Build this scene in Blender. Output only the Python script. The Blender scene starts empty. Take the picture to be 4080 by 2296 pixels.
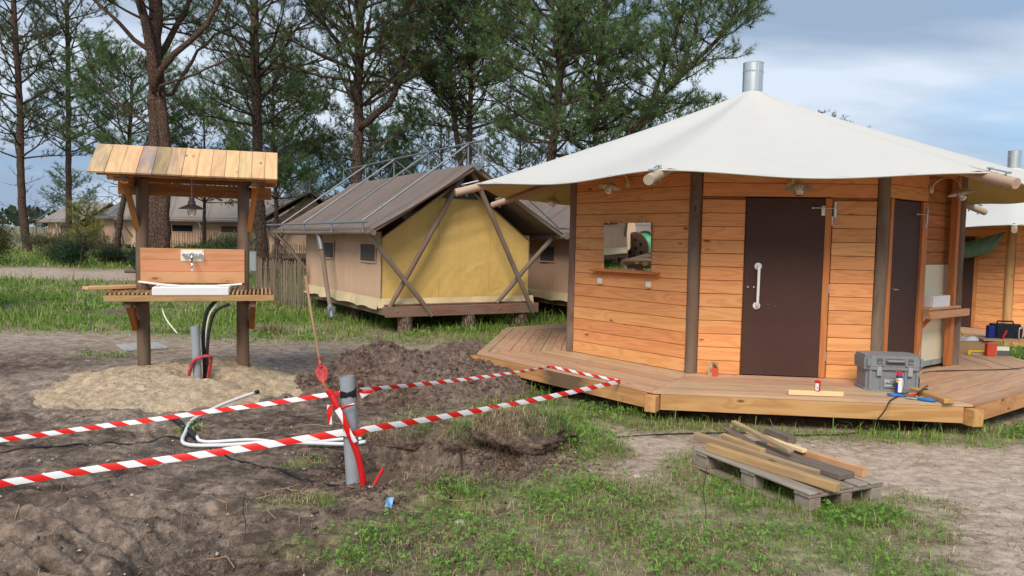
import bpy, math, random
import numpy as np
from mathutils import Vector, Matrix

S = bpy.context.scene
COL = S.collection
# ------------------------------------------------------------------ camera, sky, sun, exposure
PITCH, ROLL, EYE = 0.06083872, 0.01982206, 1.81
cam = bpy.data.cameras.new("camera")
cam.sensor_width = 36.0
cam.lens = 27.0
cam.clip_end = 5000
cam.clip_start = 0.05
cob = bpy.data.objects.new("camera", cam)
COL.objects.link(cob)
_X = Vector((1, 0, 0)); _U = Vector((0, math.sin(PITCH), math.cos(PITCH))); _F = Vector((0, math.cos(PITCH), -math.sin(PITCH)))
_R = _X * math.cos(ROLL) + _U * math.sin(ROLL)
_V = _U * math.cos(ROLL) - _X * math.sin(ROLL)
cob.matrix_world = Matrix(((_R.x, _V.x, -_F.x, 0), (_R.y, _V.y, -_F.y, 0), (_R.z, _V.z, -_F.z, EYE), (0, 0, 0, 1)))
S.camera = cob

SUN_DIR = Vector((-0.20, -0.84, 0.80)).normalized()      # towards the sun: behind the camera, to the left
sun = bpy.data.lights.new("sun", 'SUN')
sun.energy = 2.5
sun.angle = math.radians(28)
sun.color = (1.0, 0.91, 0.79)
sob = bpy.data.objects.new("sun", sun)
COL.objects.link(sob)
sob.rotation_euler = SUN_DIR.to_track_quat('Z', 'Y').to_euler()

world = bpy.data.worlds.new("World")
S.world = world
world.use_nodes = True
S.view_settings.view_transform = 'Standard'
S.view_settings.look = 'None'
S.view_settings.gamma = 1.0
S.view_settings.use_curve_mapping = False
S.view_settings.exposure = 0.44
S.cycles.use_denoising = True
S.cycles.max_bounces = 6
S.cycles.transparent_max_bounces = 8


class NT:
    """tiny helper to write node trees"""
    def __init__(self, tree):
        self.t = tree
    def __call__(self, kind, ins=None, **props):
        n = self.t.nodes.new(kind)
        for k, v in props.items():
            setattr(n, k, v)
        for k, v in (ins or {}).items():
            s = n.inputs[k]
            if isinstance(v, bpy.types.NodeSocket):
                self.t.links.new(v, s)
            else:
                s.default_value = v
        return n
    def link(self, a, b):
        self.t.links.new(a, b)
    def math(self, op, a, b=0.0, c=0.0, clamp=False):
        return self('ShaderNodeMath', {0: a, 1: b, 2: c}, operation=op, use_clamp=clamp).outputs[0]
    def mix(self, f, a, b, blend='MIX'):
        n = self('ShaderNodeMix', data_type='RGBA', blend_type=blend)
        for s, v in ((n.inputs[0], f), (n.inputs[6], a), (n.inputs[7], b)):
            if isinstance(v, bpy.types.NodeSocket):
                self.t.links.new(v, s)
            else:
                s.default_value = (tuple(v) + (1.0,))[:4] if not isinstance(v, (int, float)) else v
        return n.outputs[2]
    def ramp(self, f, stops, interp='LINEAR'):
        n = self('ShaderNodeValToRGB', {0: f})
        cr = n.color_ramp
        cr.interpolation = interp
        while len(cr.elements) < len(stops):
            cr.elements.new(0.5)
        for e, (p, c) in zip(cr.elements, stops):
            e.position = p
            e.color = (c, c, c, 1) if isinstance(c, (int, float)) else (tuple(c) + (1.0,))[:4]
        return n.outputs[0]
    def noise(self, vec, scale=1.0, detail=3.0, rough=0.55, dist=0.0):
        return self('ShaderNodeTexNoise', {'Vector': vec, 'Scale': scale, 'Detail': detail, 'Roughness': rough, 'Distortion': dist}).outputs[0]
    def vscale(self, vec, s):
        return self('ShaderNodeVectorMath', {0: vec, 1: s}, operation='MULTIPLY').outputs[0]
    def vadd(self, a, b):
        return self('ShaderNodeVectorMath', {0: a, 1: b}, operation='ADD').outputs[0]


w = NT(world.node_tree)
for n in list(world.node_tree.nodes):
    world.node_tree.nodes.remove(n)
sky = w('ShaderNodeTexSky', sky_type='NISHITA')
sky.sun_disc = False
sky.sun_elevation = math.asin(SUN_DIR.z)
sky.sun_rotation = math.atan2(SUN_DIR.x, SUN_DIR.y)
sky.air_density = 1.0
sky.dust_density = 1.6
geo = w('ShaderNodeTexCoord').outputs['Generated']
sep = w('ShaderNodeSeparateXYZ', {0: geo})
up = w.math('ADD', w.math('MAXIMUM', sep.outputs[2], 0.0), 0.16)
cv = w('ShaderNodeCombineXYZ', {0: w.math('DIVIDE', sep.outputs[0], up), 1: w.math('DIVIDE', sep.outputs[1], up), 2: 0.0}).outputs[0]
n1 = w.noise(w.vadd(w.vscale(cv, (0.42, 0.60, 1.0)), (3.1, 1.7, 0.4)), 1.0, 5.0, 0.52, 0.25)
n2 = w.noise(w.vadd(w.vscale(cv, (0.50, 0.85, 1.0)), (8.3, 4.2, 2.0)), 1.0, 5.0, 0.52, 0.25)
cover = w.ramp(n1, [(0.34, 0.0), (0.47, 1.0)])
body = w.mix(w.ramp(n2, [(0.40, 0.0), (0.60, 1.0)]), (2.7, 3.5, 4.7), (6.0, 6.7, 7.6))
skc = w.vscale(sky.outputs[0], (0.95, 1.1, 1.2))
lift = w.mix(0.55, w.vscale(skc, (0.6, 0.7, 0.8)), (2.9, 5.2, 7.9))
mixc = w.mix(w.math('MULTIPLY_ADD', cover, 0.80, 0.12), lift, body)
bg = w('ShaderNodeBackground', {0: mixc, 1: 0.095})
w('ShaderNodeOutputWorld', {0: bg.outputs[0]})

# ------------------------------------------------------------------ geometry helpers
rnd = random.Random(7)


def unit(v):
    return Vector(v).normalized()


_CH = None
def chamfer_topology():
    global _CH
    if _CH:
        return _CH
    sg = [(a, b, c) for a in (-1, 1) for b in (-1, 1) for c in (-1, 1)]
    ix = {}
    for s in sg:
        for ax in range(3):
            ix[(s, ax)] = len(ix)
    faces = []
    for ax in range(3):
        for q in (-1, 1):
            cs = [s for s in sg if s[ax] == q]
            o = [i for i in range(3) if i != ax]
            cs = sorted(cs, key=lambda s: math.atan2(s[o[1]], s[o[0]]))
            faces.append([ix[(s, ax)] for s in cs])
    for k in range(3):
        i, j = [a for a in range(3) if a != k]
        for si in (-1, 1):
            for sj in (-1, 1):
                s1 = [0, 0, 0]; s1[i] = si; s1[j] = sj; s1[k] = -1
                s2 = list(s1); s2[k] = 1
                s1 = tuple(s1); s2 = tuple(s2)
                faces.append([ix[(s1, i)], ix[(s1, j)], ix[(s2, j)], ix[(s2, i)]])
    for s in sg:
        faces.append([ix[(s, 0)], ix[(s, 1)], ix[(s, 2)]])
    _CH = (sg, faces)
    return _CH


def chamfer_box(sx, sy, sz, ch):
    sg, faces = chamfer_topology()
    h = (sx / 2, sy / 2, sz / 2)
    ch = min(ch, min(h) * 0.6)
    vs = []
    for s in sg:
        for ax in range(3):
            vs.append(Vector([s[i] * (h[i] if i == ax else h[i] - ch) for i in range(3)]))
    out = []
    for f in faces:
        c = sum((vs[i] for i in f), Vector()) / len(f)
        n = (vs[f[1]] - vs[f[0]]).cross(vs[f[2]] - vs[f[0]])
        out.append(tuple(f) if n.dot(c) > 0 else tuple(reversed(f)))
    return vs, out


class MB:
    """collects pieces of one mesh"""
    def __init__(self):
        self.v = []; self.f = []
    def add(self, vs, fs, M=None):
        o = len(self.v)
        for p in vs:
            p = Vector(p)
            self.v.append(tuple(M @ p if M else p))
        self.f += [tuple(i + o for i in q) for q in fs]
        return self
    def box(self, c, s, ch=0.003, rz=0.0, M=None):
        vs, fs = chamfer_box(*s, ch)
        T = Matrix.Translation(Vector(c)) @ Matrix.Rotation(rz, 4, 'Z')
        return self.add(vs, fs, M @ T if M else T)
    def beam(self, a, b, wd, th, up=(0, 0, 1), ch=0.003):
        a, b = Vector(a), Vector(b)
        vs, fs = chamfer_box((b - a).length, wd, th, ch)
        return self.add(vs, fs, axes_matrix(a, b, up))
    def tube(self, pts, r, n=10, caps=True, closed=False):
        pts = [Vector(p) for p in pts]
        m = len(pts)
        rs = r if isinstance(r, (list, tuple)) else [r] * m
        t0 = unit(pts[1] - pts[0])
        ref = Vector((0, 0, 1)) if abs(t0.z) < 0.9 else Vector((1, 0, 0))
        nx = unit(t0.cross(ref))
        vs = []
        for i, p in enumerate(pts):
            t = unit((pts[min(i + 1, m - 1)] - pts[max(i - 1, 0)]))
            nx = unit(nx - t * nx.dot(t))
            ny = t.cross(nx)
            for k in range(n):
                a = 2 * math.pi * k / n
                vs.append(p + (nx * math.cos(a) + ny * math.sin(a)) * rs[i])
        fs = []
        for i in range(m - 1):
            for k in range(n):
                k2 = (k + 1) % n
                fs.append((i * n + k, i * n + k2, (i + 1) * n + k2, (i + 1) * n + k))
        if caps:
            fs.append(tuple(range(n))[::-1])
            fs.append(tuple((m - 1) * n + k for k in range(n)))
        return self.add(vs, fs)
    def lathe(self, prof, n=24, M=None):
        vs = []; fs = []
        for (r, z) in prof:
            for k in range(n):
                a = 2 * math.pi * k / n
                vs.append((r * math.cos(a), r * math.sin(a), z))
        for i in range(len(prof) - 1):
            for k in range(n):
                k2 = (k + 1) % n
                fs.append((i * n + k, i * n + k2, (i + 1) * n + k2, (i + 1) * n + k))
        return self.add(vs, fs, M)
    def grid(self, fn, nu, nv):
        vs = [fn(i / nu, j / nv) for i in range(nu + 1) for j in range(nv + 1)]
        fs = [(i * (nv + 1) + j, (i + 1) * (nv + 1) + j, (i + 1) * (nv + 1) + j + 1, i * (nv + 1) + j + 1) for i in range(nu) for j in range(nv)]
        return self.add(vs, fs)


def axes_matrix(a, b, up):
    x = unit(b - a)
    u = Vector(up)
    z = u - x * u.dot(x)
    if z.length < 1e-4:
        u = Vector((1, 0, 0)); z = u - x * u.dot(x)
    z.normalize()
    y = z.cross(x)
    c = (a + b) / 2
    return Matrix(((x.x, y.x, z.x, c.x), (x.y, y.y, z.y, c.y), (x.z, y.z, z.z, c.z), (0, 0, 0, 1)))


def link(name, me, parent=None, M=None):
    o = bpy.data.objects.new(name, me)
    COL.objects.link(o)
    if parent is not None:
        o.parent = parent
    if M is not None:
        o.matrix_local = M
    return o


def tag(o, label=None, cat=None, group=None, kind=None):
    if label: o['label'] = label
    if cat: o['category'] = cat
    if group: o['group'] = group
    if kind: o['kind'] = kind
    return o


def thing(name, label, cat, loc=(0, 0, 0), rz=0.0, group=None):
    o = bpy.data.objects.new(name, None)
    COL.objects.link(o)
    o.empty_display_size = 0.2
    o.location = loc
    o.rotation_euler = (0, 0, rz)
    return tag(o, label, cat, group)


def build(name, mb, mat, parent=None, smooth=False, M=None, label=None):
    me = bpy.data.meshes.new(name)
    me.from_pydata(mb.v, [], mb.f)
    me.materials.append(mat)
    if smooth:
        me.polygons.foreach_set('use_smooth', [True] * len(me.polygons))
        if smooth is not True:
            me.set_sharp_from_angle(angle=math.radians(smooth))
    me.update()
    o = link(name, me, parent, M)
    if label: o['label'] = label
    return o


_PC = {}
def plank(name, parent, a, b, wd, th, mat, up=(0, 0, 1), ch=0.004, label=None):
    """board from a to b, th measured along up; local X runs along the board"""
    a, b = Vector(a), Vector(b)
    L = (b - a).length
    key = (round(L, 3), round(wd, 3), round(th, 3), ch, mat.name)
    me = _PC.get(key)
    if me is None:
        vs, fs = chamfer_box(L, wd, th, ch)
        me = bpy.data.meshes.new(name)
        me.from_pydata([tuple(v) for v in vs], [], fs)
        me.materials.append(mat)
        _PC[key] = me
    o = link(name, me, parent, axes_matrix(a, b, up))
    if label: o['label'] = label
    return o


def log(name, parent, a, b, r0, r1, mat, n=12, seg=9, wob=0.012, label=None):
    """round timber, local X along its length"""
    a, b = Vector(a), Vector(b)
    L = (b - a).length
    mb = MB()
    rr = random.Random(int(abs(a.x * 977 + b.z * 311 + L * 53) * 10))
    ph = rr.random() * 6
    pts = []; rs = []
    for i in range(seg + 1):
        t = i / seg
        pts.append((L * (t - 0.5), wob * math.sin(ph + t * 5) * math.sin(math.pi * t), wob * math.cos(ph * 2 + t * 4) * math.sin(math.pi * t)))
        rs.append((r0 + (r1 - r0) * t) * (1 + 0.05 * (rr.random() - 0.5)))
    rs[0] *= 0.97; rs[-1] *= 0.97
    mb.tube(pts, rs, n)
    return build(name, mb, mat, parent, 50, axes_matrix(a, b, (0, 0, 1)), label)


def np_mesh(name, V, T, mat, parent=None, col=None, smooth=False):
    V = np.asarray(V, np.float32); T = np.asarray(T, np.int32)
    me = bpy.data.meshes.new(name)
    me.vertices.add(len(V)); me.vertices.foreach_set('co', V.ravel())
    k = T.shape[1]
    me.loops.add(T.size); me.loops.foreach_set('vertex_index', T.ravel())
    me.polygons.add(len(T)); me.polygons.foreach_set('loop_start', np.arange(0, T.size, k, dtype=np.int32))
    try:
        me.polygons.foreach_set('loop_total', np.full(len(T), k, np.int32))
    except Exception:
        pass
    if smooth:
        me.polygons.foreach_set('use_smooth', np.ones(len(T), bool))
    if col is not None:
        at = me.attributes.new('col', 'FLOAT_COLOR', 'POINT')
        c = np.ones((len(V), 4), np.float32); c[:, :col.shape[1]] = col
        at.data.foreach_set('color', c.ravel())
    me.materials.append(mat)
    me.update(calc_edges=True)
    me.validate()
    return link(name, me, parent)


# ------------------------------------------------------------------ noise and terrain
def _h(ix, iy, seed):
    a = (ix.astype(np.int64) * 374761393 + iy.astype(np.int64) * 668265263 + seed * 974634533) & 0xffffffff
    a = ((a ^ (a >> 13)) * 1274126177) & 0xffffffff
    a = ((a ^ (a >> 16)) * 2246822519) & 0xffffffff
    return ((a ^ (a >> 15)) & 0xffffff).astype(np.float64) / 0xffffff


def vnoise(x, y, seed=0):
    x = np.asarray(x, float); y = np.asarray(y, float)
    fx, fy = np.floor(x), np.floor(y)
    tx, ty = x - fx, y - fy
    tx = tx * tx * (3 - 2 * tx); ty = ty * ty * (3 - 2 * ty)
    a = _h(fx, fy, seed); b = _h(fx + 1, fy, seed); c = _h(fx, fy + 1, seed); d = _h(fx + 1, fy + 1, seed)
    return (a * (1 - tx) + b * tx) * (1 - ty) + (c * (1 - tx) + d * tx) * ty


def fbm(x, y, seed=0, o=4, g=0.5):
    s = 0; a = 1; n = 0
    x = np.asarray(x, float); y = np.asarray(y, float)
    for i in range(o):
        s = s + a * vnoise(x + 17.3 * i, y - 9.1 * i, seed + i); n += a; a *= g
        x, y = 1.62 * x + 1.18 * y, -1.18 * x + 1.62 * y
    return s / n


def sst(a, b, x):
    t = np.clip((x - a) / (b - a), 0, 1)
    return t * t * (3 - 2 * t)


def ell(x, y, cx, cy, rx, ry, rot=0.0):
    c, s = math.cos(rot), math.sin(rot)
    dx, dy = x - cx, y - cy
    u = (dx * c + dy * s) / rx; v = (-dx * s + dy * c) / ry
    return np.sqrt(u * u + v * v)


def segd(x, y, ax, ay, bx, by):
    L2 = (bx - ax) ** 2 + (by - ay) ** 2
    t = np.clip(((x - ax) * (bx - ax) + (y - ay) * (by - ay)) / L2, 0, 1)
    return np.hypot(x - ax - t * (bx - ax), y - ay - t * (by - ay))


# cabin geometry (metres): octagons round one centre
CX, CY, CYAW, RP, RD, DZ = 3.4085, 11.227, math.radians(-6.754), 2.686, 4.006, 0.321
def oct_pt(k, R, cx=CX, cy=CY, yaw=CYAW):
    a = yaw + math.radians(-112.5 + 45 * k)
    return cx + R * math.cos(a), cy + R * math.sin(a)
DK = [oct_pt(k, RD) for k in range(-3, 5)]


def under_deck(x, y):
    r = np.hypot(x - CX, y - CY)
    return sst(4.0, 3.3, r)


def slope(y):
    t = np.clip(y - 17, 0, 60)
    return 0.040 * (np.sqrt(t * t + 4) - 2)


def mud_mask(x, y):
    m = sst(0.3, -1.0, x + 0.18 * (y - 5.5)) * sst(13.5, 10.0, y)
    m = np.maximum(m, sst(1.25, 0.75, ell(x, y, -0.6, 6.1, 0.9, 0.9)))
    m = np.maximum(m, sst(1.3, 0.8, ell(x, y, -1.0, 9.6, 1.9, 1.6)))
    return m


def height(x, y):
    x = np.asarray(x, float); y = np.asarray(y, float)
    z = slope(y)
    far = 1 + 0.02 * np.maximum(y - 20, 0)
    z = z + 0.05 * (fbm(x * 0.45, y * 0.45, 3, 3) - 0.5) * far
    near = sst(22, 12, np.hypot(x, y))
    m = mud_mask(x, y)
    rid = 1 - np.abs(2 * fbm(x * 2.1 + 0.3 * y, y * 3.2, 11, 4) - 1)
    z = z + near * m * (0.075 * (rid - 0.72) + (0.03 + 0.11 * sst(0.45, 0.62, fbm(x * 0.8, y * 0.8, 33, 2))) * (fbm(x * 5, y * 7, 21, 4, 0.6) - 0.5) + 0.022 * (fbm(x * 22, y * 24, 31, 2) - 0.5))
    z = z + near * (1 - m) * (0.02 * (fbm(x * 4, y * 4, 41, 3) - 0.5) + 0.012 * (fbm(x * 14, y * 14, 44, 2) - 0.5))
    # tyre marks, front left
    for (cx0, cx1, y0, y1, per, sk, amp) in ((-3.4, -2.05, 3.4, 5.3, 0.15, 0.22, 0.085), (-1.95, -0.95, 3.6, 5.2, 0.17, -0.35, 0.075)):
        c = 0.5 * (cx0 + cx1) + 0.12 * (y - 4.4)
        hw = 0.5 * (cx1 - cx0)
        win = sst(1.0, 0.75, np.abs(x - c) / hw) * sst(y0, y0 + 0.3, y) * sst(y1, y1 - 0.5, y)
        ph = (y + sk * (x - c) + 0.35 * (x - c) ** 2 + 0.05 * fbm(x * 3, y * 3, 5, 2)) / per
        lug = sst(0.25, 0.7, 0.5 + 0.5 * np.sin(2 * np.pi * ph)) * (0.35 + 0.9 * fbm(x * 3.3, y * 3.3, 8, 3))
        z = z + win * (amp * lug - 0.05)
    g = np.abs(x - (-2.0 + 0.1 * (y - 4.4)) + 0.06 * np.sin(y * 6))
    z = z - 0.10 * sst(0.16, 0.03, g) * sst(5.25, 4.7, y)
    # hole with puddle, banks, spoil, sod clump
    wob = 0.35 * (fbm(x * 3.1, y * 3.1, 51, 3) - 0.5)
    wob = wob + 0.30 * (fbm(x * 9, y * 9, 55, 3, 0.6) - 0.5)
    z = z - 0.42 * sst(1.15, 0.55, ell(x, y, -0.80, 6.15, 0.52, 0.52) + wob)
    z = z - 0.16 * sst(1.2, 0.5, ell(x, y, -0.25, 6.05, 0.45, 0.32) + wob)
    z = z + 0.14 * sst(1.3, 0.3, ell(x, y, -0.78, 6.95, 0.65, 0.30) + wob)
    z = z + 0.09 * sst(1.2, 0.2, ell(x, y, -0.62, 5.28, 0.55, 0.24) + wob)
    e = ell(x, y, 0.14, 6.45, 0.50, 0.36, 0.15) + 0.9 * wob
    z = z + (0.10 + 0.12 * (fbm(x * 6, y * 6, 61, 4, 0.6) - 0.5)) * sst(1.15, 0.40, e)
    z = z + 0.10 * sst(1.3, 0.2, ell(x, y, 0.55, 6.75, 0.45, 0.45))
    z = z * (1 - 0.7 * under_deck(x, y)) - 0.03 * under_deck(x, y)
    z = z - 0.28 * sst(6.0, 3.6, np.hypot(x - 12.0, y - 18.6))
    return z


def hz(x, y):
    return float(height(np.array([x]), np.array([y]))[0])


def grass_density(x, y):
    """0..1, how green the cover is"""
    g = np.zeros_like(np.asarray(x, float))
    for (cx, cy, rx, ry, a) in ((0.35, 5.25, 1.1, 0.85, 1.0), (-0.45, 4.45, 0.75, 0.5, 0.8), (0.5, 4.4, 1.0, 0.45, 0.85), (1.2, 4.7, 0.9, 0.8, 0.72),
                                (1.75, 5.7, 0.6, 1.0, 0.95), (2.35, 4.9, 0.55, 0.55, 0.9), (2.2, 4.3, 0.5, 0.4, 0.6), (0.3, 7.35, 0.75, 1.0, 0.95),
                                (0.55, 6.6, 0.55, 0.42, 1.2), (-0.5, 7.2, 0.35, 0.25, 0.7), (-0.30, 6.80, 0.30, 0.24, 1.1), (-0.15, 8.6, 0.45, 0.7, 0.95), (-0.75, 7.9, 0.5, 0.3, 0.7), (-2.95, 6.95, 0.16, 0.12, 0.9), (-1.62, 6.1, 0.2, 0.16, 0.9),
                                (-1.45, 5.15, 0.35, 0.14, 0.8), (-0.95, 6.75, 0.25, 0.18, 0.8), (-2.2, 10.4, 0.4, 0.3, 0.6), (-6.0, 11.2, 0.5, 0.25, 0.6),
                                (2.9, 5.3, 0.35, 0.25, 0.45), (3.6, 4.9, 0.25, 0.2, 0.35), (-1.1, 4.35, 0.4, 0.16, 0.6), (5.1, 7.4, 0.4, 0.35, 0.8)):
        g = np.maximum(g, a * sst(1.25, 0.55, ell(x, y, cx, cy, rx, ry)))
    for i in range(1, 6):
        (ax, ay), (bx, by) = DK[i], DK[i + 1]
        d = segd(x, y, ax, ay, bx, by)
        g = np.maximum(g, (0.95 if i < 3 else 0.75) * sst(0.62, 0.18, d))
    band = sst(11.8, 14.0, y + 0.12 * x)
    g = np.maximum(g, sst(22, 26, y) * 1.1)
    g = np.maximum(g, band * (0.65 + 0.45 * sst(0.42, 0.58, fbm(x * 0.5, y * 0.5, 71, 3)) - 0.75 * sst(0.52, 0.62, fbm(x * 0.33 + 5, y * 0.4, 73, 3)) * sst(-3.0, -5.0, x) * sst(22, 17, y)))
    inside = np.hypot(x - CX, y - CY) < 3.75
    g = np.where(inside, 0, g)
    hole = np.minimum(ell(x, y, -0.8, 6.15, 0.55, 0.55), ell(x, y, -0.25, 6.05, 0.5, 0.36))
    g = g * sst(0.8, 1.15, hole)
    g = g * sst(0.7, 1.2, ell(x, y, 0.02, 6.25, 0.42, 0.28))
    sand = np.minimum(ell(x, y, -4.0, 9.15, 1.5, 1.4), ell(x, y, -1.25, 9.5, 1.15, 0.85))
    g = g * sst(0.85, 1.1, sand)
    path = sst(2.6, 1.9, np.abs(y - 27.3 - 0.02 * (x + 18) ** 2 * 0.2)) * sst(-10.5, -12.5, x)
    return np.clip(g * (1 - path), 0, 1.2)
# ------------------------------------------------------------------ materials
def new_mat(name):
    m = bpy.data.materials.new(name)
    m.use_nodes = True
    t = m.node_tree
    for n in list(t.nodes):
        t.nodes.remove(n)
    return m, NT(t)


def finish(q, col, rough=0.6, metal=0.0, bump=None, bstr=0.2, bdist=0.01, spec=0.4, **kw):
    ins = {'Base Color': col if isinstance(col, bpy.types.NodeSocket) else (tuple(col) + (1.0,))[:4], 'Roughness': rough, 'Metallic': metal, 'Specular IOR Level': spec}
    ins.update(kw)
    b = q('ShaderNodeBsdfPrincipled', ins)
    if bump is not None:
        bn = q('ShaderNodeBump', {'Height': bump, 'Strength': bstr, 'Distance': bdist})
        q.link(bn.outputs[0], b.inputs['Normal'])
    q('ShaderNodeOutputMaterial', {0: b.outputs[0]})
    return b


def obj_vec(q, spread=1.0):
    tc = q('ShaderNodeTexCoord').outputs['Object']
    r = q('ShaderNodeObjectInfo').outputs['Random']
    off = q('ShaderNodeCombineXYZ', {0: q.math('MULTIPLY', r, 61.0 * spread), 1: q.math('MULTIPLY', r, 23.0 * spread), 2: q.math('MULTIPLY', r, 37.0 * spread)}).outputs[0]
    return q.vadd(tc, off), r, tc


def wood(name, light, dark, knot=(0.12, 0.05, 0.02), knots=0.85, grey=None, gamt=0.0, var=0.16, rough=0.62, rings=15.0, contrast=1.0, gscale=1.6, red=0.15, stain=None):
    m, q = new_mat(name)
    v, r, tc = obj_vec(q)
    vor = q('ShaderNodeTexVoronoi', {'Vector': q.vscale(v, (2.3, 6.0, 6.0)), 'Scale': 1.0, 'Randomness': 1.0}).outputs['Distance']
    near = q.ramp(vor, [(0.0, 1.0), (0.32, 0.0)])
    big = q.noise(q.vscale(v, (0.75, 6.5, 6.5)), 1.0, 2.0, 0.5, 0.4)
    ph = q.math('ADD', q.math('MULTIPLY', big, rings), q.math('MULTIPLY', near, 2.6))
    ring = q.math('MULTIPLY_ADD', q.math('SINE', q.math('MULTIPLY', ph, 2.4)), 0.5, 0.5)
    ring = q.math('POWER', ring, 1.8)
    fine = q.noise(q.vscale(v, (3.0, 95.0, 95.0)), 1.0, 2.0, 0.6)
    f = q.math('ADD', q.math('MULTIPLY', ring, 0.55 * contrast), q.math('MULTIPLY', fine, 0.5 * contrast))
    col = q.mix(f, light, dark)
    tint = q.noise(q.vscale(v, (0.5, 1.5, 1.5)), 1.3, 2.0)
    col = q.mix(q.math('MULTIPLY', tint, red), col, (dark[0] * 1.25, dark[1] * 0.85, dark[2] * 0.7))
    if knots:
        col = q.mix(q.math('MULTIPLY', q.ramp(vor, [(0.05, 1.0), (0.12, 0.0)]), knots), col, knot)
    if grey is not None:
        gn = q.noise(q.vscale(v, (1.6, 5.0, 5.0)), 1.0, 4.0, 0.65)
        col = q.mix(q.math('MULTIPLY', q.ramp(gn, [(0.38, 0.15), (0.66, 1.0)]), gamt), col, grey)
    if stain is not None:
        sx = q('ShaderNodeSeparateXYZ', {0: tc}).outputs[0]
        dd = q.math('ADD', q.math('ABSOLUTE', q.math('SUBTRACT', sx, stain[0])), q.math('MULTIPLY', q.math('SUBTRACT', q.noise(q.vscale(v, (2.0, 6.0, 6.0)), 1.0, 4.0), 0.5), 0.7))
        col = q.mix(q.math('MULTIPLY', q.ramp(q.math('DIVIDE', dd, stain[1] * 2), [(0.3, 1.0), (0.62, 0.0)]), 0.82), col, (0.085, 0.065, 0.052))
    hue = q.math('FRACT', q.math('MULTIPLY', r, 13.3))
    col = q.mix(1.0, col, q.mix(hue, (1.06, 0.95, 0.92), (0.98, 1.07, 1.0)), 'MULTIPLY')
    br = q.math('MULTIPLY_ADD', q.math('FRACT', q.math('MULTIPLY', r, 7.77)), 2 * var, 1 - var)
    col = q.mix(1.0, col, q('ShaderNodeCombineColor', {0: br, 1: br, 2: br}).outputs[0], 'MULTIPLY')
    finish(q, col, rough, bump=q.math('ADD', fine, q.math('MULTIPLY', ring, 0.6)), bstr=0.25, bdist=0.002, spec=0.25)
    return m


def plain(name, col, rough=0.5, metal=0.0, spec=0.4, nscale=0.0, namt=0.15, bump=0.0, **kw):
    m, q = new_mat(name)
    c = (tuple(col) + (1.0,))[:4]
    b = None
    if nscale:
        v, r, tc = obj_vec(q)
        n = q.noise(v, nscale, 5.0, 0.65)
        c = q.mix(q.ramp(n, [(0.3, 0.0), (0.7, 1.0)]), tuple(x * (1 - namt) for x in col), tuple(min(1, x * (1 + namt)) for x in col))
        b = n if bump else None
    finish(q, c, rough, metal, bump=b, bstr=bump, bdist=0.01, spec=spec, **kw)
    return m


def cloth(name, col, weave=260.0, wr=0.5, dirt=0.12, stain=None, trans=0.0, vert=True, rough=0.85):
    m, q = new_mat(name)
    v, r, tc = obj_vec(q, 0.3)
    n = q.noise(v, 1.3, 4.0, 0.6)
    st = q.noise(q.vscale(v, (5.0, 5.0, 0.5) if vert else (0.7, 4.0, 4.0)), 1.0, 4.0, 0.6)
    wv = q.noise(v, weave, 1.0)
    c = q.mix(q.ramp(n, [(0.3, 0.0), (0.72, 1.0)]), tuple(x * (1 - dirt) for x in col), tuple(min(1, x * (1 + dirt * 0.5)) for x in col))
    c = q.mix(q.math('MULTIPLY', q.ramp(st, [(0.45, 0.0), (0.75, 1.0)]), 0.25 if stain is None else 0.45), c, stain or tuple(x * 0.75 for x in col))
    hgt = q.math('ADD', q.math('MULTIPLY', q.noise(v, 2.6, 3.0, 0.5, 0.8), wr), q.math('MULTIPLY', wv, 0.05))
    bn = q('ShaderNodeBump', {'Height': hgt, 'Strength': 0.5, 'Distance': 0.03})
    b = q('ShaderNodeBsdfPrincipled', {'Base Color': c, 'Roughness': rough, 'Specular IOR Level': 0.2, 'Normal': bn.outputs[0]})
    out = b.outputs[0]
    if trans:
        t = q('ShaderNodeBsdfTranslucent', {'Color': c})
        out = q('ShaderNodeMixShader', {0: trans, 1: b.outputs[0], 2: t.outputs[0]}).outputs[0]
    q('ShaderNodeOutputMaterial', {0: out})
    return m


def bark(name, a, b, scale=1.0):
    m, q = new_mat(name)
    tc = q('ShaderNodeTexCoord').outputs['Object']
    vor = q('ShaderNodeTexVoronoi', {'Vector': q.vscale(tc, (22 * scale, 22 * scale, 5.5 * scale)), 'Scale': 1.0}, feature='DISTANCE_TO_EDGE').outputs['Distance']
    n = q.noise(q.vscale(tc, (6, 6, 2.5)), scale, 5.0, 0.65)
    crack = q.ramp(vor, [(0.0, 0.0), (0.22, 1.0)])
    c = q.mix(q.ramp(n, [(0.3, 0.0), (0.7, 1.0)]), a, b)
    c = q.mix(crack, tuple(x * 0.5 for x in a), c)
    finish(q, c, 0.9, bump=q.math('ADD', crack, q.math('MULTIPLY', n, 0.8)), bstr=0.7, bdist=0.03, spec=0.1)
    return m


def attr_leaf(name, trans=0.3, rough=0.65):
    m, q = new_mat(name)
    c = q('ShaderNodeAttribute', attribute_name='col').outputs['Color']
    b = q('ShaderNodeBsdfPrincipled', {'Base Color': c, 'Roughness': rough, 'Specular IOR Level': 0.25})
    t = q('ShaderNodeBsdfTranslucent', {'Color': c})
    mx = q('ShaderNodeMixShader', {0: trans, 1: b.outputs[0], 2: t.outputs[0]})
    q('ShaderNodeOutputMaterial', {0: mx.outputs[0]})
    return m


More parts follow.
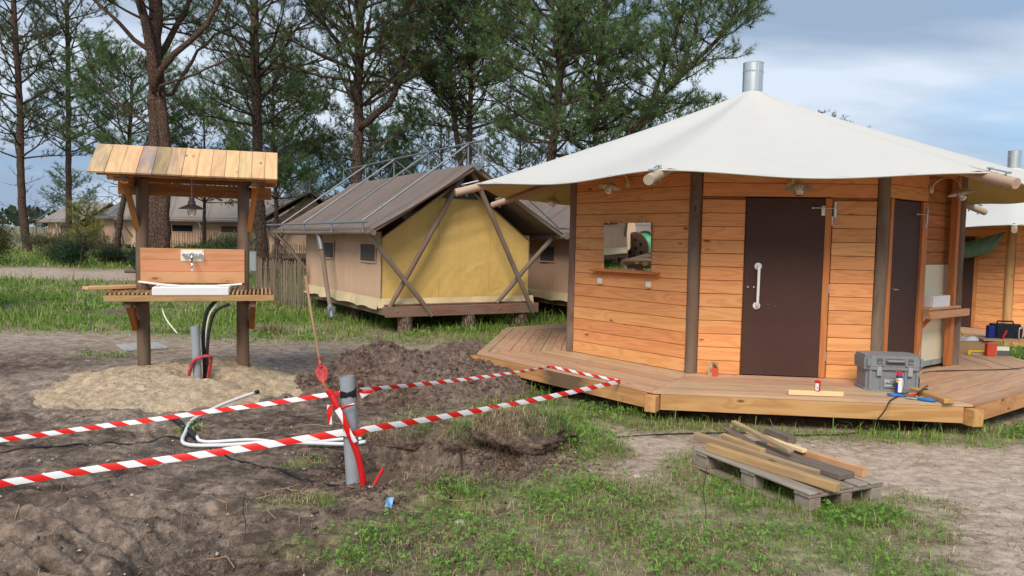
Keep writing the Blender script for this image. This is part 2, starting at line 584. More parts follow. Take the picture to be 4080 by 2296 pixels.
M = {}
M['wall'] = wood('larch_cladding', (0.83, 0.405, 0.172), (0.60, 0.235, 0.082), var=0.11, rings=22, contrast=0.85)
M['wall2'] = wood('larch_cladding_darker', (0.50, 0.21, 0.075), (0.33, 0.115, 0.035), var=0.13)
M['trim'] = wood('larch_trim', (0.58, 0.24, 0.085), (0.42, 0.15, 0.05), var=0.08, knots=0.4)
M['deck'] = wood('deck_board_wood', (0.62, 0.40, 0.245), (0.40, 0.24, 0.14), grey=(0.45, 0.35, 0.275), gamt=0.5, var=0.10, rings=11)
M['fascia'] = wood('deck_beam_wood', (0.62, 0.36, 0.16), (0.42, 0.205, 0.075), var=0.08, rings=11)
M['fascia_d'] = wood('deck_beam_wood_stained', (0.60, 0.35, 0.155), (0.41, 0.205, 0.075), var=0.05, rings=9, stain=(0.25, 0.42))
M['post'] = wood('weathered_post', (0.21, 0.13, 0.088), (0.10, 0.058, 0.04), knot=(0.03, 0.017, 0.012), grey=(0.235, 0.19, 0.16), gamt=0.65, rings=8, contrast=0.9, var=0.1, rough=0.85)
M['rafter'] = wood('rafter_log', (0.50, 0.35, 0.25), (0.33, 0.215, 0.15), grey=(0.42, 0.35, 0.30), gamt=0.6, rings=8, contrast=0.6, var=0.1, knots=0.5)
M['tpole'] = wood('tent_pole_wood', (0.24, 0.165, 0.125), (0.13, 0.085, 0.062), grey=(0.27, 0.23, 0.20), gamt=0.6, rings=8, var=0.12, rough=0.85)
M['tbeam'] = wood('tent_floor_beam', (0.27, 0.14, 0.095), (0.16, 0.075, 0.05), grey=(0.21, 0.17, 0.15), gamt=0.6, var=0.1)
M['spost'] = wood('stand_post_wood', (0.21, 0.135, 0.085), (0.10, 0.06, 0.038), grey=(0.17, 0.145, 0.12), gamt=0.6, rings=8, var=0.08, rough=0.8)
M['amber'] = wood('oiled_brace_wood', (0.42, 0.18, 0.05), (0.24, 0.085, 0.02), var=0.12, rings=9)
M['rb1'] = wood('roof_board_pale', (0.80, 0.55, 0.31), (0.60, 0.36, 0.17), var=0.10, rings=12, grey=(0.55, 0.42, 0.27), gamt=0.35)
M['rb2'] = wood('roof_board_stained', (0.76, 0.53, 0.31), (0.50, 0.33, 0.17), var=0.05, grey=(0.28, 0.22, 0.17), gamt=0.75)
M['rb3'] = wood('roof_board_bluish', (0.62, 0.45, 0.28), (0.38, 0.27, 0.17), var=0.05, grey=(0.25, 0.24, 0.27), gamt=1.0)
M['rb4'] = wood('roof_board_brown', (0.52, 0.35, 0.20), (0.30, 0.185, 0.095), var=0.05, grey=(0.20, 0.145, 0.10), gamt=0.8)
M['panel'] = wood('splashback_wood', (0.66, 0.335, 0.18), (0.50, 0.225, 0.105), var=0.06, rings=9)
M['slat'] = wood('worktop_slat_wood', (0.62, 0.38, 0.21), (0.40, 0.22, 0.11), grey=(0.20, 0.13, 0.085), gamt=0.6, var=0.3)
M['tbl'] = wood('worktop_beam_wood', (0.55, 0.33, 0.155), (0.36, 0.19, 0.075), grey=(0.26, 0.17, 0.10), gamt=0.6, var=0.1)
M['newplank'] = wood('new_plank_wood', (0.72, 0.42, 0.24), (0.55, 0.28, 0.14), var=0.1, rings=8)
M['pallet'] = wood('grey_pallet_wood', (0.30, 0.245, 0.20), (0.165, 0.13, 0.105), grey=(0.36, 0.32, 0.28), gamt=0.6, var=0.14, rough=0.85)
M['yel'] = wood('yellow_scrap_wood', (0.62, 0.44, 0.20), (0.42, 0.27, 0.11), grey=(0.34, 0.255, 0.15), gamt=0.7, var=0.08)
M['tan'] = wood('tan_scrap_wood', (0.52, 0.34, 0.21), (0.33, 0.20, 0.12), grey=(0.25, 0.18, 0.13), gamt=0.5, var=0.1)
M['browns'] = wood('brown_scrap_wood', (0.21, 0.15, 0.125), (0.12, 0.08, 0.066), grey=(0.23, 0.19, 0.175), gamt=0.5, var=0.08)
M['pine'] = wood('fresh_pine_offcut', (0.86, 0.66, 0.40), (0.74, 0.50, 0.25), var=0.03, rings=6, knots=0.4)
M['paling'] = wood('chestnut_paling', (0.25, 0.175, 0.125), (0.12, 0.08, 0.055), grey=(0.22, 0.185, 0.16), gamt=0.6, var=0.3, rough=0.9)
M['stump'] = bark('stump_bark', (0.17, 0.115, 0.085), (0.28, 0.20, 0.15), 1.0)
M['bark'] = bark('pine_bark', (0.105, 0.068, 0.052), (0.185, 0.125, 0.095), 1.0)
M['bark2'] = bark('pine_bark_reddish', (0.118, 0.074, 0.055), (0.195, 0.125, 0.092), 1.3)
M['limb'] = plain('pine_limb_bark', (0.080, 0.058, 0.047), 0.9, spec=0.1, nscale=9.0, namt=0.4)
M['needle'] = attr_leaf('pine_needle', 0.30)
M['leaf'] = attr_leaf('green_leaf', 0.35, 0.55)
M['canvas'] = cloth('white_roof_canvas', (0.655, 0.632, 0.585), 300, 0.012, 0.012, (0.62, 0.595, 0.55), trans=0.10, rough=0.7)
M['lining'] = cloth('ochre_roof_lining', (0.66, 0.50, 0.19), 300, 0.2, 0.08, trans=0.25)
M['troof'] = cloth('taupe_tent_roof', (0.205, 0.158, 0.135), 300, 0.25, 0.10, (0.16, 0.125, 0.11))
M['troof_far'] = cloth('taupe_far_tent_roof', (0.285, 0.245, 0.215), 300, 0.25, 0.10, (0.24, 0.20, 0.18))
M['tside'] = cloth('beige_tent_side', (0.66, 0.425, 0.285), 300, 0.5, 0.10)
M['tfront'] = cloth('ochre_tent_front', (0.75, 0.505, 0.165), 300, 1.6, 0.07, (0.62, 0.40, 0.12), trans=0.05)
M['skirt'] = cloth('cream_tent_skirt', (0.60, 0.485, 0.29), 300, 1.2, 0.15, (0.42, 0.31, 0.17))
M['mesh'] = plain('dark_window_mesh', (0.10, 0.082, 0.07), 0.9)
M['black'] = plain('black_rubber', (0.012, 0.012, 0.013), 0.5)
M['dark'] = plain('dark_interior', (0.012, 0.010, 0.009), 0.9)
M['steel'] = plain('galvanised_steel', (0.55, 0.57, 0.58), 0.42, 0.85, nscale=14.0, namt=0.18)
M['tubes'] = plain('galvanised_tube', (0.225, 0.24, 0.25), 0.5, 0.35, nscale=8.0, namt=0.15)
M['zinc'] = plain('vent_zinc', (0.62, 0.65, 0.64), 0.38, 0.8, nscale=5.0, namt=0.12)
M['chrome'] = plain('chrome', (0.85, 0.86, 0.87), 0.08, 1.0)
M['brass'] = plain('pale_brass', (0.62, 0.52, 0.30), 0.35, 0.7)
M['shade'] = plain('lamp_shade_enamel', (0.55, 0.50, 0.42), 0.3, 0.5)
M['white'] = plain('white_enamel', (0.80, 0.79, 0.77), 0.25, nscale=6.0, namt=0.03)
M['switch'] = plain('cream_plastic', (0.80, 0.76, 0.64), 0.35)
M['cream'] = plain('cream_wall_panel', (0.80, 0.72, 0.50), 0.45, nscale=1.2, namt=0.04)
M['pvc'] = plain('grey_pvc', (0.30, 0.325, 0.35), 0.42, nscale=5.0, namt=0.10)
M['redp'] = plain('red_plastic', (0.62, 0.014, 0.016), 0.38, nscale=9.0, namt=0.12)
M['redm'] = plain('worn_red_paint', (0.50, 0.05, 0.055), 0.55, nscale=22.0, namt=0.5)
M['orange'] = plain('orange_plastic', (0.70, 0.12, 0.02), 0.4)
M['yellow'] = plain('yellow_plastic', (0.75, 0.52, 0.03), 0.4)
M['green'] = plain('green_label', (0.10, 0.42, 0.07), 0.45)
M['blue'] = plain('blue_plastic', (0.012, 0.16, 0.46), 0.45)
M['navy'] = plain('navy_can', (0.012, 0.03, 0.24), 0.3)
M['toolgrey'] = plain('grey_tool_box_plastic', (0.215, 0.225, 0.23), 0.55, nscale=30.0, namt=0.12)
M['toolgrey2'] = plain('dark_grey_plastic', (0.105, 0.11, 0.115), 0.5)
M['card'] = plain('brown_cardboard', (0.46, 0.30, 0.16), 0.85, nscale=6.0, namt=0.08)
M['redcard'] = plain('red_printed_card', (0.60, 0.075, 0.03), 0.6)
M['tarp'] = cloth('green_tarpaulin', (0.10, 0.19, 0.115), 200, 1.5, 0.2, (0.26, 0.33, 0.28), rough=0.35)
M['navybag'] = plain('black_bag_cloth', (0.012, 0.016, 0.026), 0.8, nscale=12.0, namt=0.4)
M['concrete'] = plain('concrete', (0.34, 0.35, 0.33), 0.8, nscale=9.0, namt=0.2)
M['pebble'] = plain('pale_pebble', (0.42, 0.37, 0.31), 0.85, nscale=20.0, namt=0.25)
M['boxgrey'] = plain('utility_box_grey', (0.42, 0.46, 0.46), 0.5)
M['redreel'] = plain('red_reel', (0.42, 0.03, 0.045), 0.55, nscale=6.0, namt=0.3)
M['greenhose'] = plain('green_cable', (0.02, 0.36, 0.16), 0.5)
M['log'] = wood('old_log', (0.17, 0.115, 0.09), (0.10, 0.065, 0.05), grey=(0.19, 0.155, 0.135), gamt=0.5, rings=8)
M['straw'] = attr_leaf('dry_grass', 0.2)

# dark door board with scuffs
m, q = new_mat('brown_door_board'); M['door'] = m
tc = q('ShaderNodeTexCoord').outputs['Object']
n = q.noise(tc, 2.2, 4.0, 0.6)
sc = q.noise(q.vadd(tc, (3.0, 0, 0)), 42.0, 3.0, 0.7)
low = q.noise(tc, 3.4, 2.0)
sm = q.math('MULTIPLY', q.ramp(sc, [(0.66, 0.0), (0.74, 1.0)]), q.ramp(low, [(0.52, 0.0), (0.68, 1.0)]))
c = q.mix(n, (0.058, 0.027, 0.021), (0.082, 0.040, 0.030))
c = q.mix(q.math('MULTIPLY', sm, 0.7), c, (0.33, 0.29, 0.27))
finish(q, c, q.math('MULTIPLY_ADD', n, 0.2, 0.48), bump=sc, bstr=0.05, bdist=0.002, spec=0.22)

# mirror
m, q = new_mat('mirror_glass'); M['mirror'] = m
g = q('ShaderNodeBsdfGlossy', {'Color': (0.86, 0.88, 0.87, 1), 'Roughness': 0.015})
q('ShaderNodeOutputMaterial', {0: g.outputs[0]})
# clear lamp glass (thin)
m, q = new_mat('clear_glass'); M['glass'] = m
t1 = q('ShaderNodeBsdfTransparent', {0: (0.93, 0.94, 0.93, 1)})
g = q('ShaderNodeBsdfGlossy', {'Roughness': 0.06})
fr = q('ShaderNodeFresnel', {'IOR': 1.55})
mx = q('ShaderNodeMixShader', {0: q.math('MULTIPLY_ADD', fr.outputs[0], 0.9, 0.06), 1: t1.outputs[0], 2: g.outputs[0]})
q('ShaderNodeOutputMaterial', {0: mx.outputs[0]})
# muddy water
m, q = new_mat('muddy_water'); M['water'] = m
tc = q('ShaderNodeTexCoord').outputs['Object']
finish(q, (0.165, 0.105, 0.068), 0.06, bump=q.noise(tc, 7.0, 2.0), bstr=0.05, bdist=0.01, spec=0.5)
# barrier tape, stripes along its length (uv x in metres)
m, q = new_mat('red_white_tape'); M['tape'] = m
uv = q('ShaderNodeAttribute', attribute_name='along').outputs['Vector']
sp = q('ShaderNodeSeparateXYZ', {0: uv})
ph = q.math('FRACT', q.math('DIVIDE', q.math('ADD', sp.outputs[0], q.math('MULTIPLY', sp.outputs[1], 0.085)), 0.245))
sel = q.math('GREATER_THAN', ph, 0.5)
c = q.mix(sel, (0.80, 0.80, 0.80), (0.70, 0.018, 0.012))
finish(q, c, 0.32, bump=q.noise(q('ShaderNodeTexCoord').outputs['Object'], 60.0, 2.0), bstr=0.1, bdist=0.003, spec=0.4)


def soil_nodes(q, pos):
    n0 = q.noise(pos, 0.55, 5.0, 0.6)
    n1 = q.noise(pos, 3.2, 6.0, 0.65)
    n2 = q.noise(pos, 16.0, 5.0, 0.65)
    n3 = q.noise(pos, 70.0, 3.0, 0.7)
    return n0, n1, n2, n3


# ground: cover follows the 'mask' attribute (r mud, g grass, b sand/path)
m, q = new_mat('ground_soil'); M['ground'] = m
pos = q('ShaderNodeNewGeometry').outputs['Position']
n0, n1, n2, n3 = soil_nodes(q, pos)
at = q('ShaderNodeAttribute', attribute_name='col')
sp = q('ShaderNodeSeparateColor', {0: at.outputs['Color']})
blend = q.math('ADD', q.math('MULTIPLY', n1, 0.55), q.math('MULTIPLY', n2, 0.45))
fl = q.noise(q.vscale(pos, (5.0, 9.0, 7.0)), 1.0, 6.0, 0.68, 0.6)
rough_here = q.math('MULTIPLY', sp.outputs[0], q.ramp(q.noise(pos, 0.9, 3.0), [(0.44, 0.15), (0.58, 1.0)]))
grain = q.mix(rough_here, q.ramp(n2, [(0.36, 0.80), (0.50, 1.0), (0.64, 1.16)]), q.ramp(n2, [(0.36, 0.50), (0.50, 1.0), (0.64, 1.42)]))
gr3 = q.mix(rough_here, q.ramp(n3, [(0.32, 0.80), (0.50, 1.0), (0.68, 1.18)]), q.ramp(n3, [(0.32, 0.55), (0.50, 1.0), (0.68, 1.45)]))
mud = q.mix(q.ramp(fl, [(0.41, 0.0), (0.60, 1.0)]), (0.052, 0.032, 0.023), (0.225, 0.158, 0.115))
mud = q.mix(q.math('MULTIPLY', q.ramp(n0, [(0.47, 0.0), (0.60, 1.0)]), 0.55), mud, (0.250, 0.192, 0.152))
mud = q.mix(q.math('MULTIPLY', q.ramp(n1, [(0.38, 1.0), (0.50, 0.0)]), 0.8), mud, (0.050, 0.034, 0.027))
dry = q.mix(q.ramp(fl, [(0.38, 0.0), (0.60, 1.0)]), (0.25, 0.18, 0.132), (0.46, 0.355, 0.275))
dry = q.mix(q.math('MULTIPLY', q.ramp(n1, [(0.35, 1.0), (0.46, 0.0)]), 0.6), dry, (0.15, 0.105, 0.078))
c = q.mix(sp.outputs[0], dry, mud)
sandc = q.mix(q.ramp(fl, [(0.36, 0.0), (0.58, 1.0)]), (0.36, 0.27, 0.205), (0.54, 0.43, 0.34))
c = q.mix(sp.outputs[2], c, sandc)
turf = q.mix(q.ramp(fl, [(0.36, 0.0), (0.62, 1.0)]), (0.085, 0.088, 0.032), (0.235, 0.225, 0.095))
gm = q.math('MULTIPLY', sp.outputs[1], q.ramp(blend, [(0.34, 0.25), (0.52, 0.9)]), clamp=True)
c = q.mix(gm, c, turf)
c = q.mix(1.0, c, grain, 'MULTIPLY')
c = q.mix(1.0, c, gr3, 'MULTIPLY')
hgt = q.math('ADD', q.math('MULTIPLY', n2, 0.7), q.math('MULTIPLY', n3, 0.35))
finish(q, c, q.math('MULTIPLY_ADD', n1, 0.25, 0.68), bump=q.math('MULTIPLY', hgt, q.math('MULTIPLY_ADD', rough_here, 0.75, 0.25)), bstr=1.0, bdist=0.06, spec=0.25)

m, q = new_mat('yellow_sand'); M['sand'] = m
pos = q('ShaderNodeNewGeometry').outputs['Position']
n0, n1, n2, n3 = soil_nodes(q, pos)
c = q.mix(q.ramp(q.math('ADD', q.math('MULTIPLY', n1, 0.6), q.math('MULTIPLY', n2, 0.4)), [(0.33, 0.0), (0.66, 1.0)]), (0.36, 0.262, 0.168), (0.56, 0.44, 0.305))
c = q.mix(q.math('MULTIPLY', q.ramp(n0, [(0.5, 0.0), (0.68, 1.0)]), 0.55), c, (0.48, 0.41, 0.34))
c = q.mix(q.math('MULTIPLY', q.ramp(n3, [(0.60, 0.0), (0.72, 1.0)]), 0.55), c, (0.26, 0.18, 0.11))
c = q.mix(1.0, c, q.ramp(n2, [(0.36, 0.82), (0.5, 1.0), (0.64, 1.15)]), 'MULTIPLY')
c = q.mix(1.0, c, q.ramp(n3, [(0.34, 0.74), (0.5, 1.0), (0.66, 1.25)]), 'MULTIPLY')
finish(q, c, 0.9, bump=q.math('ADD', q.math('MULTIPLY', n2, 0.6), n3), bstr=0.8, bdist=0.02, spec=0.15)

m, q = new_mat('heap_soil'); M['heap'] = m
pos = q('ShaderNodeNewGeometry').outputs['Position']
n0, n1, n2, n3 = soil_nodes(q, pos)
c = q.mix(q.ramp(q.math('ADD', q.math('MULTIPLY', n1, 0.5), q.math('MULTIPLY', n2, 0.5)), [(0.34, 0.0), (0.66, 1.0)]), (0.085, 0.052, 0.040), (0.275, 0.190, 0.146))
c = q.mix(q.math('MULTIPLY', q.ramp(n0, [(0.45, 0.0), (0.62, 1.0)]), 0.6), c, (0.30, 0.23, 0.19))
c = q.mix(q.math('MULTIPLY', q.ramp(n3, [(0.66, 0.0), (0.75, 1.0)]), 0.6), c, (0.34, 0.28, 0.23))
c = q.mix(1.0, c, q.ramp(n2, [(0.36, 0.66), (0.5, 1.0), (0.64, 1.28)]), 'MULTIPLY')
c = q.mix(1.0, c, q.ramp(n3, [(0.34, 0.74), (0.5, 1.0), (0.66, 1.24)]), 'MULTIPLY')
finish(q, c, 0.92, bump=q.math('ADD', q.math('MULTIPLY', n2, 0.9), q.math('MULTIPLY', n3, 0.5)), bstr=1.0, bdist=0.05, spec=0.15)

# ------------------------------------------------------------------ ground sheet
def make_ground():
    th = np.concatenate([np.radians(np.linspace(-180, -46, 40, endpoint=False)), np.radians(np.linspace(-46, 46, 540)), np.radians(np.linspace(46, 180, 41))[1:]])
    r = [1.2]
    while r[-1] < 2500:
        x = r[-1]
        s = 0.03 if x < 3.2 else (0.0056 if x < 11 else (0.014 if x < 32 else 0.06))
        r.append(x * (1 + s))
    r = np.array(r)
    T, R = np.meshgrid(th, r)
    X = np.sin(T) * R; Y = np.cos(T) * R
    Z = height(X, Y)
    nr, nt = X.shape
    V = np.stack([X.ravel(), Y.ravel(), Z.ravel()], 1)
    i = np.arange(nr - 1)[:, None] * nt + np.arange(nt - 1)[None, :]
    i = i.ravel()
    F = np.stack([i, i + 1, i + nt + 1, i + nt], 1)[:, ::-1]
    # centre fan as a ring of quads down to a small inner circle
    c0 = len(V)
    inner = np.stack([np.sin(th) * 0.02, np.cos(th) * 0.02, np.full(len(th), hz(0, 0))], 1)
    V = np.concatenate([V, inner])
    j = np.arange(nt - 1)
    F = np.concatenate([F, np.stack([c0 + j, c0 + j + 1, j + 1, j], 1)[:, ::-1]])
    x, y = V[:, 0], V[:, 1]
    g = grass_density(x, y)
    mu = mud_mask(x, y) * (0.55 + 0.6 * fbm(x * 0.9, y * 0.9, 91, 3))
    mu = np.maximum(mu, 0.8 * sst(0.52, 0.62, fbm(x * 0.33 + 5, y * 0.4, 73, 3)) * sst(-3, -5, x) * sst(9, 11, y) * sst(24, 18, y))
    sand = sst(1.3, 0.6, ell(x, y, 1.05, 6.95, 0.7, 0.32, -0.2)) * 0.85
    sand = np.maximum(sand, 0.85 * sst(1.6, 0.5, ell(x, y, 3.9, 6.2, 2.2, 0.9, -0.1)))
    sand = np.maximum(sand, 0.45 * sst(1.4, 0.5, ell(x, y, 3.9, 4.8, 1.2, 1.0)))
    sand = np.maximum(sand, 0.5 * sst(1.3, 0.5, ell(x, y, -4.1, 9.3, 1.9, 2.0)))
    sand = np.maximum(sand, 0.35 * sst(1.2, 0.4, ell(x, y, -3.9, 7.3, 0.9, 0.4)))
    path = sst(2.5, 1.7, np.abs(y - 27.3 - 0.004 * (x + 18) ** 2)) * sst(-10.5, -12.5, x)
    sand = np.maximum(sand, 0.62 * path * (0.6 + 0.6 * fbm(x * 0.8, y * 1.5, 95, 3)))
    sand = sand * (0.55 + 0.75 * fbm(x * 1.7, y * 1.7, 97, 3))
    col = np.stack([np.clip(mu, 0, 1), np.clip(g * 0.9, 0, 1), np.clip(sand, 0, 1)], 1)
    o = np_mesh('ground', V, F, M['ground'], col=col, smooth=True)
    return tag(o, kind='structure')


make_ground()


def mound(name, label, cx, cy, rx, ry, zfun, mat, nr=110, nt=260):
    """heap of loose earth; its rim runs under the ground"""
    t = np.linspace(0, 2 * np.pi, nt, endpoint=False)
    s = np.linspace(0, 1, nr) ** 0.9
    Sg, Tg = np.meshgrid(s, t, indexing='ij')
    X = cx + rx * Sg * np.cos(Tg); Y = cy + ry * Sg * np.sin(Tg)
    Z = height(X, Y) + zfun(X, Y, Sg, Tg)
    V = np.stack([X.ravel() - cx, Y.ravel() - cy, Z.ravel()], 1)
    i = np.arange(nr - 1)[:, None] * nt + np.arange(nt)[None, :]
    i2 = np.arange(nr - 1)[:, None] * nt + (np.arange(nt)[None, :] + 1) % nt
    F = np.stack([i.ravel(), (i + nt).ravel(), (i2 + nt).ravel(), i2.ravel()], 1)
    o = np_mesh(name, V, F, mat, smooth=True)
    o.location = (cx, cy, 0)
    return tag(o, label, 'mound')


def z_sand(X, Y, s, t):
    edge = s * (1 + 0.18 * (fbm(np.cos(t) * 2 + 5, np.sin(t) * 2 + 5, 7, 3) - 0.5) * 2)
    z = 0.23 * sst(1.0, 0.25, edge) ** 0.9 - 0.05 * sst(0.9, 1.0, edge)
    z = z + 0.17 * (fbm(X * 1.7, Y * 2.2, 15, 3) - 0.5) * sst(1.0, 0.7, edge) + 0.025 * (fbm(X * 14, Y * 14, 17, 3) - 0.5)
    z = z - 0.14 * sst(1.2, 0.3, ell(X, Y, -3.58, 8.80, 0.34, 0.26))
    return z


def z_heap(X, Y, s, t):
    edge = s * (1 + 0.25 * (fbm(np.cos(t) * 2 + 9, np.sin(t) * 2 + 3, 27, 3) - 0.5) * 2)
    z = 0.41 * sst(1.02, 0.15, edge) ** 0.85 - 0.06 * sst(0.9, 1.0, edge)
    z = z + (0.34 * (fbm(X * 1.9, Y * 2.2, 25, 4) - 0.5) + 0.22 * (fbm(X * 6, Y * 6, 26, 4, 0.6) - 0.5)) * sst(1.02, 0.75, edge) + 0.03 * (vnoise(X * 30, Y * 30, 28) - 0.5)
    return z


def z_heap2(X, Y, s, t):
    edge = s * (1 + 0.3 * (fbm(np.cos(t) * 2 + 1, np.sin(t) * 2 + 6, 37, 3) - 0.5) * 2)
    z = 0.34 * sst(1.02, 0.2, edge) - 0.06 * sst(0.9, 1.0, edge)
    z = z + (0.16 * (fbm(X * 2.3, Y * 2.3, 35, 4) - 0.5) + 0.10 * (fbm(X * 7, Y * 7, 36, 4, 0.6) - 0.5)) * sst(1.02, 0.75, edge) + 0.02 * (vnoise(X * 30, Y * 30, 38) - 0.5)
    return z


mound('sand_mound', 'spread mound of yellow sand and gravel around the wash stand posts', -4.0, 9.15, 1.7, 1.5, z_sand, M['sand'])
mound('soil_heap', 'heap of dark brown dug soil in front of the tent, behind the grey pipe', -1.20, 9.35, 1.5, 1.15, z_heap, M['heap'])
mound('soil_heap', 'low reddish soil heap at the left corner of the deck', -0.55, 11.1, 0.95, 0.75, z_heap2, M['heap'], 70, 160)

mb = MB(); pts = []
for k in range(40):
    a = 2 * math.pi * k / 40
    pts.append((0.5 * math.cos(a), 0.5 * math.sin(a), 0))
mb.add(pts, [tuple(range(40))])
o = build('puddle', mb, M['water']); o.location = (-0.75, 6.15, -0.185)
tag(o, kind='structure')
# ------------------------------------------------------------------ octagonal cabins with canvas roofs
SIDE = 2 * RP * math.sin(math.pi / 8)


def lp(k, R, z=0.0):
    a = math.radians(-112.5 + 45 * k)
    return Vector((R * math.cos(a), R * math.sin(a), z))


def wframe(k):
    """wall k runs from corner k to corner k+1 (local); returns f(u, v, z), v < 0 is outside"""
    a = math.radians(45 * k)
    o = lp(k, RP, DZ); t = Vector((math.cos(a), math.sin(a), 0)); n = Vector((-math.sin(a), math.cos(a), 0))
    return (lambda u, v, z: o + t * u + n * v + Vector((0, 0, z))), t, n


PITCHW = 0.155


def cladding(root, k, u0, u1, r0, r1, mat, v=-0.011):
    f, t, n = wframe(k)
    for i in range(r0, r1):
        z = i * PITCHW + PITCHW / 2
        j = 0.002 * math.sin(i * 2.3 + k)
        plank('wall_plank', root, f(u0, v + j, z), f(u1, v + j, z), PITCHW - 0.005, 0.022, mat, up=-n, ch=0.005)


def canopy_z(s, a):
    """height above the deck, s = 0 apex .. 1 edge, a = 0 at a corner ridge .. 1 halfway between corners"""
    return 3.70 - 1.47 * s ** 0.90 - math.sin(a * math.pi / 2) ** 2 * (0.058 * s + 0.10 * math.sin(math.pi * min(s, 1)) * 0.6)


def canopy_pt(th, s):
    u = ((math.degrees(th) + 112.5) / 45.0) % 1.0
    a = 1 - abs(2 * u - 1)                       # 0 at corner, 1 mid side
    mid = (u - 0.5) * math.pi / 4
    chord = 4.07 * math.cos(math.pi / 8) / math.cos(mid)
    R = chord - 0.10 * math.sin(math.pi * u) ** 1.3
    r = 0.13 + (R - 0.13) * s
    return Vector((r * math.cos(th), r * math.sin(th), DZ + canopy_z(s, a)))


def make_canopy(root, only=None):
    n = 8 * 28; nr = 26
    rims = {}
    for nm, off, mat in (('canvas_roof', 0.0, M['canvas']), ('roof_lining', -0.012, M['lining'])):
        vs = []; fs = []
        for i in range(nr + 1):
            s = i / nr
            for k in range(n):
                p = canopy_pt(2 * math.pi * k / n + math.radians(-112.5), s)
                uu = (k / 28.0) % 1.0; aa = min(uu, 1 - uu)
                rip = 0.004 * math.sin(p.x * 9 + p.z * 30) * s * s + 0.010 * math.sin(aa * 75 + s * 5) * math.exp(-(aa / 0.16) ** 2) * s ** 4
                p.z += off + rip
                if off and i == nr: p = p * 0.998
                vs.append(p)
        for i in range(nr):
            for k in range(n):
                k2 = (k + 1) % n
                q4 = (i * n + k, i * n + k2, (i + 1) * n + k2, (i + 1) * n + k)
                fs.append(q4[::-1] if not off else q4)
        mb = MB().add(vs, fs)
        rims[nm] = build(nm, mb, mat, root, True)
    # sewn edge
    mb = MB()
    pts = [canopy_pt(2 * math.pi * k / n + math.radians(-112.5), 1.0) - Vector((0, 0, 0.006)) for k in range(n + 1)]
    mb.tube(pts, 0.009, 6, caps=False)
    build('hem', mb, M['canvas'], rims['canvas_roof'], True)
    # vent pipe
    mb = MB()
    prof = [(0.141, 3.55), (0.141, 3.96), (0.146, 3.965), (0.141, 3.972), (0.146, 3.99), (0.141, 3.997), (0.141, 4.10), (0.147, 4.108), (0.140, 4.115), (0.134, 4.108), (0.134, 3.6)]
    mb.lathe([(r, z + DZ) for r, z in prof], 40)
    build('vent_pipe', mb, M['zinc'], root, 35)
    mb = MB(); mb.beam((0.03, -0.142, DZ + 3.56), (0.045, -0.142, DZ + 4.1), 0.012, 0.004, up=(0, -1, 0))
    build('vent_seam', mb, M['steel'], root)


def rafters(root):
    for k in range(8):
        a = lp(k, 1.0, DZ + 3.03); b = lp(k, 4.33, DZ + 2.105)
        lg = log('rafter_log', root, a, b, 0.066, 0.053, M['rafter'], 14, 10, 0.008)
        d = unit(b - a); side = d.cross(Vector((0, 0, 1))).normalized(); upv = side.cross(d)
        mb = MB()
        for w_, s_ in ((4.02, 1), (4.20, 1), (4.02, -1), (4.20, -1)):
            c = a + (b - a) * ((w_ - 1.0) / 3.33)
            mb.tube([c - upv * 0.085, c + upv * 0.085], 0.007, 6)
            mb.tube([c + upv * 0.07, c + upv * 0.085], 0.016, 8)
            mb.tube([c - upv * 0.075, c - upv * 0.062], 0.014, 6)
        c1 = a + (b - a) * (3.02 / 3.33) + upv * 0.08; c2 = a + (b - a) * (3.22 / 3.33) + upv * 0.08
        mb.tube([c1, c2], 0.009, 6)
        mb.tube([c1 + side * 0.03, c1 - side * 0.03], 0.012, 6)
        mb.tube([c2 + side * 0.03, c2 - side * 0.03], 0.012, 6)
        build('canvas_tensioner', mb, M['steel'], root, 50)


def posts(root, ks, mat=None):
    for k in ks:
        log('corner_post', root, lp(k, RP - 0.005, DZ + 0.002), lp(k, RP - 0.005, DZ + 2.60), 0.072, 0.064, mat or M['post'], 14, 12, 0.01)


def wall_core(root):
    for k in range(8):
        f, t, n = wframe(k)
        if k == 1:
            continue
        mb = MB()
        a = f(0.0, 0.05, 1.21); b = f(SIDE, 0.05, 1.21)
        mb.beam(a, b, 2.42, 0.06, up=n)
        build('wall_frame', mb, M['wall2'], root)


def hinge(root, p, n, parent):
    mb = MB(); mb.tube([p - Vector((0, 0, .05)), p + Vector((0, 0, .05))], 0.009, 8)
    return build('hinge', mb, M['steel'], parent, 40)


